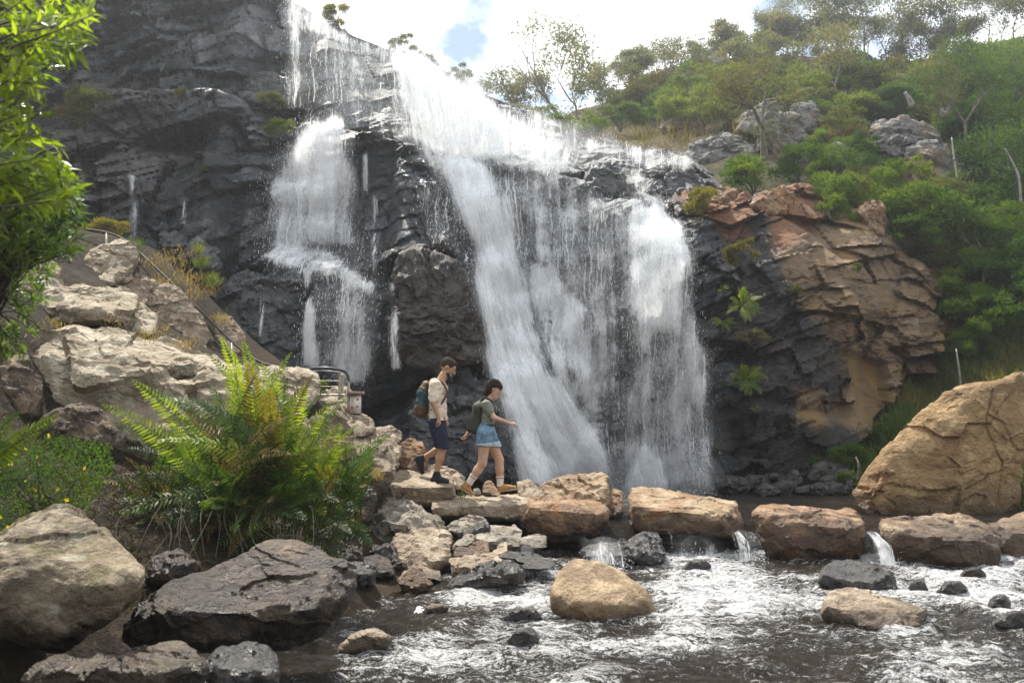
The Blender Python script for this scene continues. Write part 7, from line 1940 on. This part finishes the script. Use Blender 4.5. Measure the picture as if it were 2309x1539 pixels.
locks(atW, 1.06, 130, 'hair', wom, 4, -.5)
V_ = []
for k in range(9):
    e = (k - 4) * .013
    V_.append(tube(smooth_path([atW(.070, .085, e), atW(.098, .060, e), atW(.100, .030, e * 1.05)], 4), np.linspace(.010, .006, 9), 5))
obj('fringe', *join(V_), M['hair'], wom)
for e in (-1, 1):
    V_, F_ = tube(smooth_path([atW(.088, .030, .016 * e), atW(.090, .033, .032 * e), atW(.080, .028, .046 * e)], 4), .0035, 5); obj('eyebrow', V_, F_, M['hair'], wom)
    d_, f_ = ico(2); obj('eye', atW(.083, .010, .032 * e) + (atW(.094, .010, .032 * e) - atW(.083, .010, .032 * e)) * .55 + d_ * .0064, f_, M['hair'], wom)
V_, F_ = tube(smooth_path([atW(.088, -.052, .024), atW(.097, -.058, 0), atW(.088, -.052, -.024)], 5), .0045, 5); obj('lips', V_, F_, M['lip'], wom)
S = Blob(lo, hi, 0.0066)
S.cone(wq(1098, 962), wq(1100, 945), .104, .100, .03, (1, 1.40, 1)).cone(wq(1100, 945), wq(1101, 918), .100, .110, .03, (1, 1.38, 1)).cone(NS, FS, .058, .058, .05).cone(wq(1112, 922, -.06), wq(1112, 922, .06), .056, .056, .03)
S.cone(NS, NS + (NE - NS) * .55, .064, .060, .03).cone(FS, FS + (FE - FS) * .55, .064, .060, .03)
S.keep(wq(1098, 958), (0, 0, -1)); S.cone(wq(1099, 905), wq(1110, 888), .046, .056, .0, sub=True); S.wrinkle(.010, (9, 9, 16), 5.0)
S.mesh('tshirt', 'sage', wom, 2)
T = Blob(lo, hi, 0.0066)
T.cone(wq(1097, 958), wq(1096, 975), .112, .130, .03, (1, 1.34, 1)).cone(NH, NH + (NK - NH) * .5, .122, .112, .03).cone(FH, FH + (FK - FH) * .5, .122, .112, .03)
T.keep(wq(1098, 953), (0, 0, 1)); T.wrinkle(.010, (12, 12, 9), 9.0)
hem = T.copy().grow(.004).keep(wq(1096, 997), (-.10, 0, 1)).keep(wq(1096, 1004), (-.10, 0, -1))
T.keep(wq(1096, 1001), (-.10, 0, -1))
sh = T.mesh('shorts', 'denim', wom, 2); sh['_o'] = tuple(wom.location)
hem.mesh('hem', 'denim_hem', sh, 1)
for (he, to, an, kn) in ((wq(1037, 1100, -.08), wq(1064, 1119, -.09), NA, NK), (wq(1124, 1109, .08), wq(1166, 1103, .06), FA, FK)):
    Q = Blob(np.minimum(np.minimum(he, to), an) - .1, np.maximum(np.maximum(he, to), an) + .1, 0.006)
    d, u = shoe(Q, he, to, an - (an - he) * .15, .95)
    so = Q.copy(); Q.keep(he + u * .010, -u); so.grow(.007); so.keep(he + u * .018, u).keep(he - u * .006, -u)
    b0_ = Q.mesh('boot', 'boot', wom, 1); b0_['_o'] = tuple(wom.location); so.mesh('sole', 'sole', b0_, 1)
    top = an + (kn - an) * .36
    sV, sF = tube([an - (kn - an) * .06, an + (kn - an) * .12, an + (kn - an) * .28, top], [.050, .047, .057, .062], 14, False)
    so_ = obj('sock', sV, sF, M['sock'], wom); so_['_o'] = tuple(wom.location)
    for t in (.25, .31):
        c0, c1 = an + (kn - an) * t, an + (kn - an) * (t + .025)
        sV, sF = tube([c0, c1], [.0585, .0605], 14, False); obj('stripe', sV, sF, M['stripe'], so_)
bp = empty('backpack', wq(1072, 982), 'dark olive backpack on the woman\'s back', 'backpack')
K = Blob(np.array([wq(1040, 0)[0], YW_ - .28, wq(0, 995)[2]]), np.array([wq(1112, 0)[0], YW_ + .28, wq(0, 885)[2]]), .0066)
K.cone(wq(1071, 965), wq(1080, 920), .092, .088, .04, (1, 1.4, 1)).cone(wq(1080, 920), wq(1088, 905), .082, .05, .04, (1, 1.4, 1)).wrinkle(.008, (9, 9, 9), 4.0)
bg = K.mesh('bag', 'olivepack', bp, 1); bg['_o'] = tuple(bp.location)
K2 = K.copy(); K2.f[:] = 1.0; K2; K2.cone(wq(1062, 966), wq(1067, 944), .062, .055, .03, (1, 1.4, 1)).mesh('front_pocket', 'olivepack', bp, 1)
for e in (-1, 1):
    q = smooth_path([wq(1084, 902, .09 * e), wq(1093, 896, .095 * e), wq(1108, 904, .10 * e), wq(1116, 922, .105 * e), wq(1112, 942, .12 * e), wq(1088, 958, .12 * e)], 6)
    V_, F_ = tube(q, .015, 6); obj('strap', V_, F_, M['black'], bp)
V_, F_ = tube(smooth_path([wq(1088, 956, -.13), wq(1105, 958, -.15), wq(1118, 958, -.05)], 5), .012, 5); obj('hip_belt', V_, F_, M['black'], bp)

# ------------------------------------------------------------------ handrail and gate
M['rail'] = plain_mat('weathered_steel_rail', (0.04, 0.027, 0.022), 0.6, 0.35, 12, 0.15, 0.4, 0.2)
M['galv'] = plain_mat('galvanised_tube', (0.42, 0.38, 0.31), 0.42, 0.25, 14, 0.1, 0.5, 0.5)
M['darkrail'] = plain_mat('dark_pipe', (0.05, 0.05, 0.055), 0.35, 0.3, 12, 0.1, 0.5, 0.5)
M['signwhite'] = plain_mat('white_sign_panel', (0.66, 0.63, 0.58), 0.5, 0.05)
M['signred'] = plain_mat('red_sign_print', (0.42, 0.06, 0.045), 0.5, 0.05)
M['signyellow'] = plain_mat('yellow_sign_print', (0.65, 0.42, 0.05), 0.5, 0.05)
M['wood'] = plain_mat('weathered_timber_cap', (0.20, 0.135, 0.09), 0.8, 0.3, 9, 0.4)
hr = empty('handrail', P(420, 700, 15.0), 'long steel handrail running down the path beside the black cliff', 'handrail')
q = smooth_path(PA([(190, 516, 15.6), (240, 524, 15.7), (275, 538, 15.7), (312, 567, 15.6), (416, 665, 15.0), (525, 772, 14.6), (583, 814, 14.4), (640, 830, 14.3), (682, 839, 14.2)]), 8)
obj('top_rail', *tube(q, .017, 8), M['rail'], hr)
q = smooth_path(PA([(300, 590, 15.65), (350, 640, 15.3), (440, 730, 14.85), (500, 790, 14.6)]), 6)
obj('cable', *tube(q, .007, 5), M['darkrail'], hr)
q = smooth_path(PA([(430, 715, 14.95), (470, 755, 14.75), (515, 800, 14.55)]), 6)
obj('lower_rail', *tube(q, .016, 6), M['darkrail'], hr)
for a, c, e, Yd in ((416, 666, 700, 15.0), (312, 567, 610, 15.6), (523, 772, 820, 14.6), (600, 818, 860, 14.4), (240, 524, 560, 15.7)):
    obj('post', *tube([P(a, e + 25, Yd), P(a, c, Yd)], .018, 6), M['galv'], hr)
gt = empty('railing_gate', P(745, 930, 14.1), 'curved galvanised railing gate at the foot of the handrail', 'railing')
def gtube(nm, pts, r, mt): obj(nm, *tube(smooth_path(PA(pts), 6), r, 8), M[mt], gt)
gtube('top_rail', [(682, 839, 14.2), (700, 831, 14.1), (735, 829, 14.0), (768, 834, 14.0), (782, 842, 14.0), (787, 860, 14.0)], .020, 'darkrail')
gtube('top_rail', [(684, 846, 14.2), (705, 838, 14.25), (740, 837, 14.3), (765, 840, 14.2)], .014, 'darkrail')
for a, t, bt, Yd in ((766, 836, 900, 14.05), (786, 856, 935, 14.0), (772, 842, 896, 14.15)):
    gtube('post', [(a, bt, Yd), (a, (t + bt) / 2, Yd), (a, t, Yd)], .019, 'galv')
gtube('rail', [(712, 891, 14.2), (750, 890, 14.1), (787, 890, 14.0)], .015, 'galv')
gtube('rail', [(752, 915, 14.05), (752, 908, 14.05), (758, 906, 14.05), (786, 906, 14.0)], .015, 'galv')
gtube('wire', [(700, 858, 14.2), (740, 858, 14.1), (770, 858, 14.05)], .004, 'galv')
gtube('wire', [(704, 870, 14.2), (740, 871, 14.1), (770, 871, 14.05)], .004, 'galv')
sg = empty('sign_post', P(800, 932, 13.95), 'small white sign block with red marks and a timber cap beside the railing', 'sign')
def box(c0, c1, bev=0.006):
    bm = bmesh.new(); bmesh.ops.create_cube(bm, size=1)
    for v in bm.verts:
        v.co = Vector([c0[i] + (c1[i] - c0[i]) * (v.co[i] + .5) for i in range(3)])
    bmesh.ops.bevel(bm, geom=bm.edges[:], offset=bev, segments=2, affect='EDGES')
    V = np.array([v.co[:] for v in bm.verts]); F = [tuple(v.index for v in f.verts) for f in bm.faces]; bm.free()
    return V, F
a, c = P(789, 932, 13.9), P(812, 888, 13.9)
obj('panel', *box((a[0], 13.9, a[2]), (c[0], 14.02, c[2])), M['signwhite'], sg)
a2, c2 = P(784, 890, 13.9), P(818, 882, 13.9)
obj('cap', *box((a2[0], 13.85, a2[2]), (c2[0], 14.08, c2[2])), M['wood'], sg)
for a, c, mt in ((794, 918, 'signred'), (806, 916, 'signred'), (795, 902, 'signyellow'), (807, 900, 'signred')):
    p0 = P(a, c, 13.9); w = .015
    th = np.arange(12) * 2 * math.pi / 12
    V_ = np.array([[p0[0] + w * math.cos(t), 13.897, p0[2] + w * math.sin(t)] for t in th] + [[p0[0] + w * math.cos(t), 13.893, p0[2] + w * math.sin(t)] for t in th])
    F_ = [tuple(range(12, 24))] + [(k, (k + 1) % 12, 12 + (k + 1) % 12, 12 + k) for k in range(12)]
    obj('mark', V_, F_, M[mt], sg)

# ------------------------------------------------------------------ mist and haze
def vol_mat(name, dens, col, aniso):
    m, nt, out = new_mat(name)
    v = nt.nodes.new('ShaderNodeVolumePrincipled')
    v.inputs['Color'].default_value = (*col, 1); v.inputs['Density'].default_value = dens; v.inputs['Anisotropy'].default_value = aniso
    nt.links.new(v.outputs[0], out.inputs['Volume'])
    return m
M['haze'] = vol_mat('pale_air', 0.0022, (0.93, 0.96, 1.0), 0.8)
bm = bmesh.new(); bmesh.ops.create_cube(bm, size=1)
V_ = np.array([v.co[:] for v in bm.verts]); F_ = [tuple(v.index for v in f.verts) for f in bm.faces]; bm.free()
hz0, hz1 = np.array([-30, -14, -2.0]), np.array([32, 78, 25.0])
hzo = obj('haze', hz0 + (V_ + .5) * (hz1 - hz0), F_, M['haze'], smooth=False)
tag(hzo, 'thin bright haze in the air between the viewer and the hill', 'haze', kind='stuff')

M['mist'] = vol_mat('spray_mist', 0.34, (0.97, 0.98, 1.0), 0.3)
M['mist_thin'] = vol_mat('thin_spray_mist', 0.10, (0.97, 0.98, 1.0), 0.3)
d_, f_ = ico(4)
for px, py, Yd, rx, ry, rz, mt in [(1250, 1060, 18.2, 1.0, .6, .55, 'mist'), (1190, 960, 18.4, .75, .5, 1.0, 'mist_thin'), (1480, 1070, 18.9, 1.3, .6, .55, 'mist'), (1560, 1000, 19.2, .8, .5, 1.0, 'mist_thin'), (1350, 1080, 18.2, 2.2, .7, .4, 'mist_thin'),
                                   (1040, 340, 20.6, 1.3, .6, .7, 'mist_thin'), (1130, 640, 18.9, .55, .5, 1.9, 'mist_thin'), (1000, 220, 23.6, 1.4, .7, .9, 'mist_thin'), (700, 440, 19.2, .9, .5, 1.3, 'mist_thin'), (790, 800, 17.9, .7, .4, 1.0, 'mist_thin'), (1250, 330, 22.5, 1.6, .7, .6, 'mist_thin'), (1300, 800, 18.9, 1.0, .5, 1.8, 'mist_thin')]:
    c = P(px, py, Yd); V_ = d_ * np.array([rx, ry, rz]); V_ = V_ * (1 + .16 * perlin(d_ * 1.6 + px))[:, None]
    tag(obj('mist', c + V_, f_, M[mt]), 'soft white mist hanging in front of the falling water', 'mist', kind='stuff')

# splash thrown up at the foot of the falls
sr = np.random.RandomState(77)
sp_root = empty('splash', P(1300, 1095, 18.6), 'churned white splash where the falls hit the pool', 'splash')
C = []
for px, Yd, w, n in ((1260, 18.5, 1.0, 1700), (1450, 18.9, .9, 1300), (1560, 19.1, .5, 500), (1360, 18.5, .6, 400)):
    c = P(px, 1100, Yd)
    for _ in range(n):
        C.append([c[0] + sr.normal() * w * .55, c[1] - abs(sr.normal()) * .45, Z_POOL + abs(sr.normal()) ** 1.6 * .22])
C = np.array(C); sz_ = sr.uniform(.004, .013, len(C))
drops('spray', C, np.stack([sz_, sz_, sz_ * 1.3], 1), sp_root)
